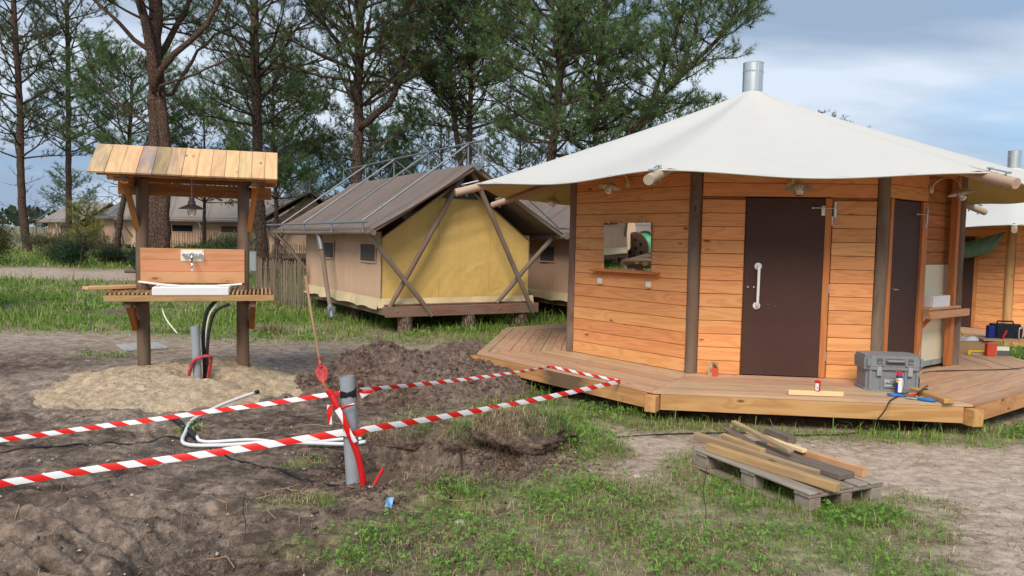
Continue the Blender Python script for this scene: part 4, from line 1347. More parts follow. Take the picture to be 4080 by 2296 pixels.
def wash_stand():
    root = thing('wash_stand', 'wooden wash stand with pitched board roof, white sink and slatted worktop on sand', 'wash stand', STL, STY)
    root.scale = (KS, KS, KS)
    for sx in (-0.63, 0.61):
        log('post', root, (sx, 0, -0.12), (sx * 1.0, 0, 2.52), 0.082, 0.076, M['spost'], 16, 12, 0.012)
    # roof: 13 boards each side
    xs = [-1.145, -0.955, -0.785, -0.605, -0.432, -0.262, -0.092, 0.078, 0.243, 0.410, 0.573, 0.735, 0.897, 1.055]
    fm = ['rb2', 'rb1', 'rb1', 'rb3', 'rb4', 'rb2', 'rb1', 'rb1', 'rb1', 'rb1', 'rb1', 'rb1', 'rb1']
    labs = {3: 'blue-grey stained roof board', 4: 'dark brown stained roof board'}
    for i in range(13):
        xc = (xs[i] + xs[i + 1]) / 2; wd = xs[i + 1] - xs[i] - 0.004
        jit = 0.012 * math.sin(i * 4.1)
        plank('roof_board', root, (xc, -0.005, 2.940 + 0.001 * (i % 2)), (xc - 0.012, -0.61 - jit, 2.545), wd, 0.026, M[fm[i]], up=(0, -0.54, 0.84), ch=0.003, label=labs.get(i))
        plank('roof_board', root, (xc, 0.005, 2.940), (xc, 0.61 + jit, 2.545), wd, 0.026, M['rb1'], up=(0, 0.54, 0.84), ch=0.003)
    # battens under the boards, purlins and ridge beam
    for sy in (-1, 1):
        plank('roof_batten', root, (-1.06, sy * 0.55, 2.545), (1.04, sy * 0.55, 2.535), 0.05, 0.05, M['amber'])
        plank('roof_batten', root, (-1.06, sy * 0.18, 2.78), (1.04, sy * 0.18, 2.78), 0.05, 0.04, M['amber'])
    plank('tie_beam', root, (-0.94, 0.16, 2.405), (0.975, 0.16, 2.395), 0.05, 0.165, M['amber'])
    for sx in (-1, 1):
        x = sx * 0.60 + (sx * 0.165)
        plank('rafter', root, (x, -0.56, 2.50), (x, 0.0, 2.86), 0.06, 0.10, M['spost'])
        plank('rafter', root, (x, 0.56, 2.50), (x, 0.0, 2.86), 0.06, 0.10, M['spost'])
        plank('roof_brace', root, (x + sx * 0.02, -0.40, 2.52), (sx * 0.66 + sx * 0.03, -0.02, 1.88), 0.07, 0.09, M['amber'], up=(0, -1, 0.3))
        plank('cross_arm', root, (x - sx * 0.01, -0.52, 2.475), (x - sx * 0.01, 0.52, 2.475), 0.075, 0.10, M['amber'])
    # splashback of three boards
    for i in range(3):
        z = 1.175 + 0.1525 * i + 0.076
        plank('splashback_board', root, (-0.648, -0.098, z), (0.63, -0.098, z - 0.004), 0.150, 0.022, M['panel'], up=(0, -1, 0), ch=0.004)
    # worktop
    for yy in (-0.63, 0.63):
        plank('worktop_beam', root, (-0.985, yy, 1.012), (1.0, yy, 1.012), 0.045, 0.075, M['tbl'])
    for yy in (-0.15, 0.15):
        plank('worktop_beam', root, (-0.96, yy, 1.0), (0.98, yy, 1.0), 0.045, 0.06, M['tbl'])
    i = 0
    x = -0.965
    while x < 1.0:
        insink = -0.46 < x < 0.475
        y0 = -0.645 if not insink else 0.02
        if abs(x - 0.61) < 0.09 or abs(x + 0.63) < 0.09:
            plank('worktop_slat', root, (x, y0, 1.068), (x, -0.09, 1.068), 0.024, 0.034, M['slat'])
            plank('worktop_slat', root, (x, 0.09, 1.068), (x, 0.645, 1.068), 0.024, 0.034, M['slat'])
        else:
            plank('worktop_slat', root, (x, y0, 1.068 + 0.002 * math.sin(i * 5)), (x, 0.645, 1.068), 0.024, 0.034, M['slat'])
        x += 0.0505; i += 1
    for sx in (-1, 1):
        px_ = sx * 0.62 + sx * 0.115
        plank('bracket_arm', root, (px_, -0.60, 0.935), (px_, 0.60, 0.935), 0.085, 0.09, M['spost'])
        plank('bracket_brace', root, (px_, -0.42, 0.92), (px_ - sx * 0.015, -0.02, 0.58), 0.075, 0.10, M['amber'], up=(0, -1, 0))
        plank('bracket_brace', root, (px_, 0.42, 0.92), (px_ - sx * 0.015, 0.02, 0.58), 0.075, 0.10, M['amber'], up=(0, -1, 0))
    # tap plate and tap
    mb = MB(); mb.box((-0.02, -0.114, 1.538), (0.285, 0.012, 0.155), 0.003)
    pl = build('tap_plate', mb, M['switch'], root)
    mb = MB()
    for dx in (-0.125, 0.125):
        for dz in (-0.06, 0.06):
            mb.tube([(-0.02 + dx, -0.12, 1.538 + dz), (-0.02 + dx, -0.125, 1.538 + dz)], 0.006, 8)
    build('screw', mb, M['steel'], pl, 40)
    mb = MB()
    zt = 1.545
    mb.tube([(-0.135, -0.155, zt), (0.095, -0.155, zt)], 0.017, 12)
    for xx in (-0.12, 0.08):
        mb.tube([(xx, -0.118, zt + 0.004), (xx, -0.165, zt + 0.004)], 0.024, 12)
        mb.tube([(xx, -0.16, zt), (xx, -0.20, zt)], [0.026, 0.02], 12)
    mb.tube([(-0.02, -0.14, zt), (-0.02, -0.19, zt)], 0.03, 14)
    build('tap_body', mb, M['chrome'], root, 50)
    mb = MB(); mb.tube([(-0.02, -0.175, zt - 0.01), (-0.018, -0.20, zt - 0.06), (-0.016, -0.25, zt - 0.09), (-0.014, -0.275, zt - 0.12), (-0.014, -0.28, zt - 0.20)], [0.016, 0.014, 0.013, 0.013, 0.016], 12)
    build('tap_spout', mb, M['chrome'], root, True)
    # white sink
    mb = MB()
    x0, x1, ya, yb, zb, zt_ = -0.445, 0.455, -0.665, -0.175, 1.045, 1.155
    mb.box(((x0 + x1) / 2, ya + 0.02, (zb + zt_) / 2), (x1 - x0, 0.04, zt_ - zb), 0.012)
    mb.box(((x0 + x1) / 2, yb - 0.02, (zb + zt_) / 2), (x1 - x0, 0.04, zt_ - zb), 0.012)
    mb.box((x0 + 0.02, (ya + yb) / 2, (zb + zt_) / 2 + 0.0005), (0.04, yb - ya - 0.01, zt_ - zb), 0.012)
    mb.box((x1 - 0.02, (ya + yb) / 2, (zb + zt_) / 2 + 0.0005), (0.04, yb - ya - 0.01, zt_ - zb), 0.012)
    mb.box(((x0 + x1) / 2, (ya + yb) / 2, zb + 0.012), (x1 - x0 - 0.05, yb - ya - 0.05, 0.02), 0.003)
    build('sink', mb, M['white'], root, label='shallow rectangular white ceramic sink')
    return root


wash_stand()
SR = Matrix.Translation(STL) @ Matrix.Rotation(STY, 4, 'Z') @ Matrix.Scale(KS, 4)
def SC(pts):
    return [(x * KS, y * KS, EYE - (EYE - z) * KS) for x, y, z in pts]



def W(p):
    return SR @ Vector(p)


# pendant lamp under its roof
r = thing('pendant_lamp', 'hanging metal lamp with glass dome under the wash stand roof', 'lamp', W((-0.01, -0.3, 2.20)))
r.scale = (KS, KS, KS)
mb = MB(); mb.lathe([(0.0, 0.09), (0.03, 0.088), (0.034, 0.05), (0.045, 0.045), (0.048, 0.0), (0.062, -0.005), (0.158, -0.05), (0.163, -0.058), (0.155, -0.056), (0.05, -0.012)], 36)
build('shade', mb, plain('dark_lamp_metal', (0.10, 0.085, 0.08), 0.3, 0.7), r, 40)
mb = MB(); mb.lathe([(0.052, -0.012), (0.055, -0.06), (0.055, -0.10), (0.045, -0.135), (0.02, -0.15), (0.0, -0.152)], 24)
build('glass_dome', mb, M['glass'], r, True)
mb = MB(); mb.lathe([(0.013, -0.01), (0.014, -0.04), (0.03, -0.065), (0.03, -0.085), (0.015, -0.105), (0.0, -0.11)], 16)
build('bulb', mb, M['white'], r, True)
mb = MB()
for i in range(16):
    z = 0.095 + i * 0.026
    a = 0 if i % 2 else math.pi / 2
    mb.tube([(0.006 * math.cos(a), 0.006 * math.sin(a), z), (0.004 * math.cos(a + 3), 0.004 * math.sin(a + 3), z + 0.026)], 0.0035, 5)
build('chain', mb, M['steel'], r)
# loose pieces on the worktop
mb = MB(); mb.tube([W((-0.66 + 1.26 * t, -0.20 - 0.05 * t, 1.195 - 0.045 * math.sin(math.pi * t) - 0.025 * t)) for t in [i / 12 for i in range(13)]], 0.013, 8)
tag(build('white_conduit', mb, M['white'], None, 40), 'thin white plastic tube lying across the back of the sink', 'tube')
for i, (a, b, lab) in enumerate((((-1.25, -0.32, 1.12), (-0.30, 0.33, 1.115), 'new plank lying across the left end of the worktop, nearer the front'), ((-1.20, -0.17, 1.121), (-0.25, 0.50, 1.116), 'new plank lying across the left end of the worktop, nearer the back'))):
    o = plank('loose_plank', None, W(a), W(b), 0.13, 0.035, M['newplank'])
    tag(o, lab, 'plank', 'planks on the worktop')

# services below the stand
mb = MB(); mb.tube(SC([(-3.985, 9.62, 0.665), (-3.93, 9.6, -0.25)]), 0.048, 24, caps=False); mb.tube(SC([(-3.93, 9.6, -0.25), (-3.985, 9.62, 0.664)]), 0.043, 24, caps=False)
tag(build('drain_pipe', mb, M['pvc'], None, 40), 'grey drain pipe standing in the sand under the wash stand', 'pipe')
def hose(name, pts, r_, mat, label, cat='hose', n=10, rib=0.0):
    P_ = [Vector(p) for p in pts]
    out = []
    for i in range(len(P_) - 1):
        p0 = P_[max(i - 1, 0)]; p1 = P_[i]; p2 = P_[i + 1]; p3 = P_[min(i + 2, len(P_) - 1)]
        steps = max(4, int((p2 - p1).length / 0.06)) if not rib else max(4, int((p2 - p1).length / (rib / 2)))
        for s in range(steps):
            t = s / steps
            out.append(0.5 * ((2 * p1) + (p2 - p0) * t + (2 * p0 - 5 * p1 + 4 * p2 - p3) * t * t + (3 * p1 - p0 - 3 * p2 + p3) * t ** 3))
    out.append(P_[-1])
    rs = [r_ * (1.0 if (not rib or i % 2) else 0.86) for i in range(len(out))]
    mb = MB(); mb.tube(out, rs, n)
    return tag(build(name, mb, mat, None, True), label, cat)
hose('black_hose', SC([(-3.90, 9.72, -0.15), (-3.915, 9.74, 0.25), (-3.935, 9.76, 0.52), (-3.90, 9.78, 0.82), (-3.80, 9.8, 0.96), (-3.72, 9.82, 1.04)]), 0.021, M['black'], 'thicker black hose rising under the wash stand, left of the pair', 'hose')
hose('black_hose', SC([(-3.86, 9.70, -0.15), (-3.875, 9.74, 0.35), (-3.86, 9.78, 0.62), (-3.79, 9.80, 0.84), (-3.62, 9.82, 0.93)]), 0.017, M['black'], 'black hose bending to the right under the wash stand', 'hose')
hose('pale_hose', SC([(-3.905, 9.76, 0.35), (-3.90, 9.77, 0.6), (-3.85, 9.78, 0.82), (-3.72, 9.8, 0.99)]), 0.008, M['switch'], 'thin pale tube between the black hoses under the stand', 'hose')
hose('pale_hose', SC([(-4.42, 9.72, 1.0), (-4.40, 9.64, 0.88), (-4.33, 9.6, 0.74), (-4.18, 9.57, 0.57)]), 0.008, M['switch'], 'thin pale waste tube dangling below the sink', 'hose')
hose('red_conduit', SC([(-4.03, 9.54, 0.05), (-3.96, 9.52, 0.235), (-3.84, 9.52, 0.295), (-3.77, 9.54, 0.295), (-3.765, 9.58, 0.26), (-3.82, 9.62, 0.02)]), 0.02, M['redm'], 'looped red corrugated conduit at the foot of the drain pipe', 'conduit', rib=0.02)

# ------------------------------------------------------------------ grey pipe with barrier tape
PX, PY = -1.14, 5.58
zg = hz(PX, PY)
r = thing('grey_pipe', 'upright grey plastic pipe holding the barrier tape beside the puddle', 'pipe', (PX, PY, 0))
mb = MB(); lean = Vector((-0.062, 0.02, 0))
mb.tube([Vector((0, 0, -0.35)) - lean * 0.4, Vector((0, 0, 0.795)) + lean], 0.055, 28, caps=False)
mb.tube([Vector((0, 0, 0.795)) + lean, Vector((0, 0, -0.35)) - lean * 0.4], 0.049, 28, caps=False)
build('pipe_wall', mb, M['pvc'], r, 60)
mb = MB(); top = Vector((0, 0, 0.7955)) + lean
vs = []
for rr in (0.055, 0.049):
    for k in range(28):
        a = 2 * math.pi * k / 28; vs.append(top + Vector((rr * math.cos(a), rr * math.sin(a), 0)))
mb.add(vs, [(k, (k + 1) % 28, 28 + (k + 1) % 28, 28 + k) for k in range(28)])
build('pipe_rim', mb, M['pvc'], r)
hose('red_conduit', [(-1.055, 5.505, -0.2), (-1.06, 5.50, 0.05), (-1.095, 5.485, 0.24), (-1.155, 5.47, 0.405), (-1.235, 5.46, 0.59), (-1.285, 5.47, 0.68), (-1.31, 5.47, 0.715)], 0.0255, M['redp'], 'red corrugated conduit leaning against the grey pipe', 'conduit', 14, rib=0.014)
hose('orange_twine', [(-1.30, 5.46, 0.70), (-1.325, 5.45, 0.74), (-1.345, 5.46, 0.78), (-1.36, 5.47, 0.81)], 0.004, M['orange'], 'frayed orange twine at the top of the red conduit', 'twine')
hose('red_tube_stub', [(-0.985, 5.50, 0.0), (-0.965, 5.58, 0.04), (-0.94, 5.68, 0.09)], 0.012, M['redp'], 'short red tube stub sticking out of the soil by the puddle', 'tube')
# black wrap and knot on the pipe
mb = MB()
def ring(zc, amp, wid, ph):
    vs = []; fs = []
    n = 40
    for i in range(n + 1):
        a = 2 * math.pi * i / n + ph
        rr = 0.0585 + 0.003 * math.sin(7 * a)
        z = zc + amp * math.sin(a + 1.0)
        c = lean * (zc / 0.795)
        for s in (-1, 0, 1):
            vs.append(c + Vector((rr * math.cos(a) * (1 + 0.04 * (s == 0)), rr * math.sin(a) * (1 + 0.04 * (s == 0)), z + s * wid / 2)))
    for i in range(n):
        for s in range(2):
            fs.append((i * 3 + s, (i + 1) * 3 + s, (i + 1) * 3 + s + 1, i * 3 + s + 1))
    return vs, fs
mb.add(*ring(0.675, 0.018, 0.035, 0)); mb.add(*ring(0.665, -0.012, 0.03, 1.0))
o = build('tape_wrap', mb, M['black'], None, True); o.location = (PX, PY, 0)
tag(o, 'black plastic strip knotted round the grey pipe', 'wrap')


def ribbon(name, pts, wd, label, tilt=(0, 0, 1), twist=0.0, sag=0.0, nsub=14, start=0.0):
    """thin tape along pts"""
    P_ = [Vector(p) for p in pts]
    line = []
    for i in range(len(P_) - 1):
        for s in range(nsub):
            t = s / nsub
            p = P_[i].lerp(P_[i + 1], t)
            p.z -= sag * math.sin(math.pi * t)
            line.append(p)
    line.append(P_[-1])
    vs = []; fs = []; uv = []
    d = start
    for i, p in enumerate(line):
        if i: d += (p - line[i - 1]).length
        tg = unit(line[min(i + 1, len(line) - 1)] - line[max(i - 1, 0)])
        u = Vector(tilt); u = unit(u - tg * u.dot(tg))
        sd = tg.cross(u)
        a = twist * math.sin(d * 1.9) 
        u = u * math.cos(a) + sd * math.sin(a)
        w2 = wd[0] + (wd[1] - wd[0]) * i / (len(line) - 1) if isinstance(wd, tuple) else wd
        for s in (-0.5, -0.17, 0.17, 0.5):
            curl = sd * (0.004 * (1 - abs(2 * s)))
            vs.append(p + u * (w2 * s) + curl)
            uv.append((d, s + 0.5, 0))
    for i in range(len(line) - 1):
        for s in range(3):
            fs.append((i * 4 + s, (i + 1) * 4 + s, (i + 1) * 4 + s + 1, i * 4 + s + 1))
    mb = MB().add(vs, fs)
    o = build(name, mb, M['tape'], None, True)
    at = o.data.attributes.new('along', 'FLOAT_VECTOR', 'POINT')
    at.data.foreach_set('vector', [c for q3 in uv for c in q3])
    return tag(o, label, 'tape', 'red and white barrier tapes')


e0 = (1.171, 8.10, 0.345); e1 = (0.474, 8.998, 0.34)
ribbon('barrier_tape', [(-4.6, 4.95, -0.04), (-2.869, 5.35, 0.151), (-1.205, 5.515, 0.398)], (0.052, 0.050), 'lower red and white tape, from the left edge to the grey pipe', (0, 0.15, 1), 0.10, 0.010)
ribbon('barrier_tape', [(-1.205, 5.515, 0.398), (-1.06, 5.53, 0.415), e0], (0.050, 0.046), 'red and white tape from the grey pipe to the deck edge, lower one', (0, 0.15, 1), 0.12, 0.022, start=3.46)
ribbon('barrier_tape', [(-4.75, 6.36, -0.01), (-3.321, 6.2, 0.235), (-2.391, 6.0, 0.417), (-1.352, 5.75, 0.628), (-1.16, 5.65, 0.672)], (0.042, 0.036), 'upper red and white tape, from the left edge to the grey pipe', (0, 0.3, 1), 0.22, 0.004)
ribbon('barrier_tape', [(-1.13, 5.66, 0.68), e1], (0.036, 0.030), 'upper red and white tape from the grey pipe over the soil heap to the deck', (0, 0.3, 1), 0.35, 0.02, start=0.4)
ribbon('barrier_tape', [e1, (0.85, 8.50, 0.342), e0], (0.030, 0.030), 'short red and white tape lying along the deck edge', (0.3, 0.3, 1), 0.15, -0.002, start=0.1)
ribbon('barrier_tape', [(-1.235, 5.44, 0.585), (-1.19, 5.425, 0.52), (-1.14, 5.43, 0.41), (-1.10, 5.43, 0.35)], (0.045, 0.03), 'torn end of red and white tape hanging down the red conduit', (0.7, 0, 0.5), 0.5, 0.0, 6)
ribbon('barrier_tape', [(-1.30, 5.50, 0.60), (-1.305, 5.49, 0.53), (-1.295, 5.49, 0.46)], (0.05, 0.03), 'torn white and red tape scrap left of the red conduit', (1, 0, 0.1), 0.5, 0.0, 6, start=0.33)
ribbon('barrier_tape', [(-1.245, 5.45, 0.565), (-1.19, 5.485, 0.59), (-1.125, 5.505, 0.61)], (0.02, 0.018), 'narrow twist of white tape tying conduit to pipe', (0, 0, 1), 0.2, 0.0, 6, start=0.07)
ribbon('barrier_tape', [(-1.09, 5.55, 0.665), (-1.045, 5.55, 0.685), (-1.0, 5.56, 0.70)], (0.05, 0.02), 'white tape end sticking out right of the black wrap', (0, 0, 1), 0.6, 0.0, 6, start=0.05)

# ------------------------------------------------------------------ tubes and cables on the mud
def lay(pts, dz):
    return [(x, y, hz(x, y) + dz) for x, y in pts]
def dense(pts, n=6):
    out = []
    for i in range(len(pts) - 1):
        for s in range(n):
            t = s / n
            out.append((pts[i][0] + (pts[i + 1][0] - pts[i][0]) * t, pts[i][1] + (pts[i + 1][1] - pts[i][1]) * t))
    return out + [pts[-1]]
hose('white_tube', [(-2.73, 8.11, 0.14), (-2.91, 7.70, 0.10)] + lay([(-3.02, 7.26), (-2.91, 6.82), (-2.76, 6.45), (-2.44, 6.44), (-1.96, 6.43), (-1.44, 6.54), (-1.25, 6.6)], 0.035), 0.017, M['white'], 'longer white plastic tube looping over the mud', 'tube')
hose('tube_cap', [(-2.72, 8.13, 0.142), (-2.70, 8.16, 0.143)], 0.022, M['black'], 'black cap on the end of the white tube', 'cap')
hose('white_tube', lay([(-2.72, 6.60), (-2.60, 6.48), (-2.2, 6.53), (-1.84, 6.50), (-1.47, 6.64), (-1.3, 6.68)], 0.04), 0.015, M['white'], 'shorter white plastic tube coming out of a black sleeve', 'tube')
hose('black_sleeve', lay([(-3.38, 7.53), (-3.2, 7.27), (-3.05, 7.07), (-2.85, 6.79), (-2.71, 6.58)], 0.03), 0.026, M['black'], 'short black sleeve of hose on the mud', 'hose')
hose('black_cable', lay(dense([(-4.6, 6.2), (-4.21, 6.26), (-3.68, 6.49), (-3.32, 6.65), (-3.04, 6.74), (-2.57, 6.44), (-2.18, 6.11), (-1.7, 5.77), (-1.21, 5.49)], 4), 0.006), 0.008, M['black'], 'thin black cable running over the mud to the pipe', 'cable', 6)
hose('black_cable', [(3.92, 7.66, DZ + 0.012), (3.78, 7.50, DZ + 0.012), (3.68, 7.37, DZ + 0.01), (3.62, 7.33, DZ - 0.07), (3.55, 7.35, 0.14), (3.50, 7.42, 0.05)] + lay([(3.38, 7.45), (3.15, 7.33), (2.7, 7.28), (2.2, 7.32), (1.5, 7.25), (1.0, 7.1)], 0.008), 0.007, M['black'], 'black power cable hanging over the deck edge onto the ground', 'cable', 6)
hose('black_cable', lay(dense([(-0.42, 6.6), (-0.38, 6.3), (-0.45, 6.0)], 3), 0.015), 0.007, M['black'], 'short black cable emerging from the dug bank', 'cable', 6)

# shovel stuck in the soil
r = thing('shovel', 'small spade with red blade and long wooden handle stuck in the soil', 'shovel', (-2.155, 8.75, 0.0))
a, b = Vector((-0.03, 0.0, 0.36)), Vector((-0.245, 0.15, 1.36))
log('handle', r, a, b, 0.014, 0.016, M['tan'], 10, 8, 0.006)
mb = MB()
prof = [(0.0, -0.10), (0.045, -0.045), (0.068, 0.01), (0.072, 0.06), (0.055, 0.10), (0.022, 0.125)]
Ma = Matrix.Translation((-0.005, 0.0, 0.225)) @ axes_matrix(Vector(), b - a, (0, -1, 0)).to_3x3().to_4x4()
vs = []
for zoff in (0.0, 0.006):
    for wv, lv in prof:
        for s in (-1, 0, 1):
            vs.append((lv, wv * s, zoff - 0.012 * (1 - abs(s))))
fs = []
n6 = len(prof) * 3
for i in range(len(prof) - 1):
    for s in range(2):
        q4 = (i * 3 + s, i * 3 + s + 1, (i + 1) * 3 + s + 1, (i + 1) * 3 + s)
        fs.append(q4); fs.append(tuple(n6 + k for k in q4[::-1]))
    for s in (0, 2):
        fs.append((i * 3 + s, (i + 1) * 3 + s, n6 + (i + 1) * 3 + s, n6 + i * 3 + s))
mb.add(vs, fs, Ma)
build('blade', mb, M['redm'], r, 40)
mb = MB(); mb.tube([Ma @ Vector((0.10, 0, 0)), a + (b - a) * 0.08], [0.022, 0.018], 10)
build('socket', mb, M['redm'], r, 40)

# ------------------------------------------------------------------ pallet with scrap timber
PA = math.radians(115.8)
PO = Vector((2.03, 5.07, 0)); PZ = 0.0
u_ = Vector((math.cos(PA), math.sin(PA), 0)); v_ = Vector((math.sin(PA), -math.cos(PA), 0))
r = thing('pallet', 'weathered grey wooden pallet on the grass in front of the deck', 'pallet', PO)
def pp(a, b, z): return u_ * a + v_ * (b * 0.86) + Vector((0, 0, z))
for bx in (0.07, 0.42, 0.76):
    plank('runner', r, pp(0.0, bx, 0.012), pp(1.2, bx, 0.012), 0.10, 0.022, M['pallet'])
    for ax in (0.075, 0.6, 1.125):
        mb = MB(); vs, fs = chamfer_box(0.145, 0.10, 0.090, 0.006); mb.add(vs, fs, axes_matrix(pp(ax - 0.07, bx, 0.069), pp(ax + 0.07, bx, 0.069), (0, 0, 1)))
        build('block', mb, M['pallet'], r)
for ax in (0.075, 0.6, 1.125):
    plank('cross_board', r, pp(ax, 0.0, 0.126), pp(ax, 0.83, 0.126), 0.145, 0.022, M['pallet'], ch=0.005)
for bx, wd in ((0.07, 0.125), (0.245, 0.09), (0.42, 0.125), (0.60, 0.09), (0.765, 0.125)):
    plank('top_board', r, pp(0.0, bx, 0.149), pp(1.2, bx, 0.149), wd, 0.022, M['pallet'], ch=0.006)
def wp(a, b, z): return PO + pp(a, b, z)
for (a, b, wd, th, mt, lab) in (
        (wp(-0.06, 0.22, 0.192), wp(1.10, 0.06, 0.192), 0.062, 0.062, 'yel', 'yellowish squared batten, nearest one on the pallet'),
        (wp(0.20, 0.34, 0.196), wp(1.30, 0.10, 0.235), 0.050, 0.060, 'tan', 'tan batten with nail holes behind the yellowish one'),
        (wp(0.12, 0.57, 0.184), wp(1.16, 0.50, 0.184), 0.16, 0.042, 'browns', 'wide dark brown board lying in the middle of the pallet'),
        (wp(0.10, 0.755, 0.196), wp(1.0, 0.70, 0.196), 0.045, 0.072, 'newplank', 'orange-tan board on edge at the far side of the pallet'),
        (wp(0.66, 0.25, 0.242), wp(1.15, 0.29, 0.242), 0.05, 0.062, 'yel', 'short pale block under the crossing stick'),
        (wp(0.55, 0.45, 0.265), wp(1.33, 0.60, 0.305), 0.05, 0.028, 'tan', 'thin tan stick crossing on top of the scrap timber'),
        (wp(0.78, 0.74, 0.268), wp(1.10, 0.80, 0.268), 0.075, 0.06, 'browns', 'short dark brown block on top of the pile'),
        (wp(0.60, 0.68, 0.232), wp(1.25, 0.71, 0.232), 0.05, 0.03, 'pine', 'thin pale batten at the far side of the pile'),
        (wp(0.95, 0.42, 0.222), wp(1.42, 0.62, 0.225), 0.09, 0.022, 'browns', 'dark thin board end at the back of the pile')):
    o = plank('scrap_timber', None, a, b, wd, th, M[mt], ch=0.004)
    tag(o, lab, 'timber', 'scrap timber on the pallet')
# ------------------------------------------------------------------ things on the deck
def text_mesh(name, body, size, mat, parent, Mx, label=None):
    cu = bpy.data.curves.new(name, 'FONT'); cu.body = body; cu.size = size; cu.extrude = 0.0004
    cu.align_x = 'CENTER'; cu.align_y = 'CENTER'
    tmp = bpy.data.objects.new(name, cu); COL.objects.link(tmp)
    dg = bpy.context.evaluated_depsgraph_get()
    me = bpy.data.meshes.new_from_object(tmp.evaluated_get(dg))
    bpy.data.objects.remove(tmp)
    me.materials.clear(); me.materials.append(mat)
    return link(name, me, parent, Mx)


FR = Matrix.Rotation(math.pi / 2, 4, 'X')          # text facing -Y
TB = Vector((4.02, 8.13, DZ)); TA = math.radians(-5)
r = thing('tool_box', 'large grey plastic tool box with silver latches on the deck', 'tool box', TB, TA)
mb = MB()
def rbox(mb, cx, cy, z0, z1, sx, sy, c=0.05, taper=1.0):
    def loop(z, k):
        hx, hy = sx / 2 * k, sy / 2 * k
        return [(cx - hx + c, cy - hy, z), (cx + hx - c, cy - hy, z), (cx + hx, cy - hy + c, z), (cx + hx, cy + hy - c, z), (cx + hx - c, cy + hy, z), (cx - hx + c, cy + hy, z), (cx - hx, cy + hy - c, z), (cx - hx, cy - hy + c, z)]
    vs = loop(z0, taper) + loop(z1, 1.0)
    fs = [(i, (i + 1) % 8, 8 + (i + 1) % 8, 8 + i) for i in range(8)] + [tuple(range(8))[::-1], tuple(range(8, 16))]
    mb.add(vs, fs)
rbox(mb, 0, 0, 0.0, 0.025, 0.57, 0.37)
rbox(mb, 0, 0, 0.02, 0.235, 0.535, 0.335, 0.04)
rbox(mb, 0, 0, 0.225, 0.262, 0.585, 0.385, 0.05)
for xx in (-0.235, -0.12, 0.12, 0.235):
    mb.box((xx, -0.172, 0.125), (0.028, 0.02, 0.21), 0.004)
body = build('box_body', mb, M['toolgrey'], r)
mb = MB()
rbox(mb, 0, 0, 0.262, 0.345, 0.590, 0.390, 0.05)
rbox(mb, 0, 0, 0.342, 0.372, 0.565, 0.365, 0.05)
for xx in (-0.265, -0.115, 0.115, 0.265):
    mb.box((xx, -0.197, 0.305), (0.028, 0.02, 0.08), 0.004)
lid = build('lid', mb, M['toolgrey'], r)
mb = MB(); mb.box((0, -0.198, 0.315), (0.205, 0.012, 0.062), 0.003)
build('handle_recess', mb, M['toolgrey2'], lid)
mb = MB(); mb.tube([(-0.085, -0.205, 0.328), (-0.08, -0.225, 0.322), (0.08, -0.225, 0.322), (0.085, -0.205, 0.328)], 0.014, 8)
build('handle', mb, M['toolgrey'], lid, 50)
for xx in (-0.155, 0.155):
    mb = MB(); mb.box((xx, -0.195, 0.200), (0.050, 0.014, 0.075), 0.006); mb.box((xx, -0.198, 0.248), (0.044, 0.010, 0.020), 0.003)
    build('latch', mb, M['steel'], r)
    mb = MB(); mb.box((xx, -0.203, 0.325), (0.054, 0.010, 0.045), 0.003)
    build('latch_mount', mb, M['toolgrey2'], r)
    mb = MB(); mb.box((xx, -0.2085, 0.303), (0.050, 0.008, 0.010), 0.002)
    build('latch_clip', mb, M['chrome'], r)
mb = MB(); mb.box((0.0, -0.185, 0.085), (0.185, 0.006, 0.075), 0.002)
lb = build('label_plate', mb, M['toolgrey2'], r)
mb = MB()
for dx in (-0.0925, 0.0925): mb.box((dx, -0.189, 0.085), (0.004, 0.004, 0.079), 0.001)
for dz in (-0.0375, 0.0375): mb.box((0, -0.189, 0.085 + dz), (0.181, 0.004, 0.004), 0.001)
build('label_border', mb, M['white'], r)
text_mesh('label_text', 'PRO', 0.045, M['white'], r, Matrix.Translation((-0.045, -0.1895, 0.10)) @ FR)
mb = MB(); mb.box((-0.05, -0.1892, 0.066), (0.07, 0.002, 0.008), 0.0005)
build('label_line', mb, M['white'], r)
hose('tool_strap', [(4.32, 8.10, DZ + 0.17), (4.335, 8.08, DZ + 0.12), (4.33, 8.07, DZ + 0.06), (4.325, 8.06, DZ + 0.01)], 0.008, M['black'], 'dark strap end at the right side of the tool box', 'strap', 6)

r = thing('spray_can', 'blue spray can with red nozzle in front of the tool box', 'spray can', (4.0, 7.83, DZ), math.radians(-25))
mb = MB(); mb.lathe([(0, 0.001), (0.031, 0.001), (0.033, 0.006), (0.033, 0.175), (0.028, 0.19), (0, 0.191)], 24); build('can', mb, M['navy'], r, 40)
mb = MB(); mb.lathe([(0.0335, 0.02), (0.0335, 0.168)], 24); mb.f = [q4 for i, q4 in enumerate(mb.f) if 17 <= i <= 22]; build('white_label', mb, M['white'], r)
mb = MB(); mb.lathe([(0.0337, 0.12), (0.0337, 0.165)], 24); mb.f = [q4 for i, q4 in enumerate(mb.f) if 13 <= i <= 16]; build('yellow_badge', mb, M['yellow'], r)
mb = MB(); mb.lathe([(0.024, 0.19), (0.024, 0.205), (0.018, 0.232), (0.0, 0.236)], 18); mb.box((-0.02, -0.005, 0.225), (0.06, 0.018, 0.016), 0.004); build('nozzle', mb, M['redp'], r, 45)
text_mesh('badge_text', 'WD-40', 0.012, M['navy'], r, Matrix.Translation((-0.008, -0.0338, 0.142)) @ FR)

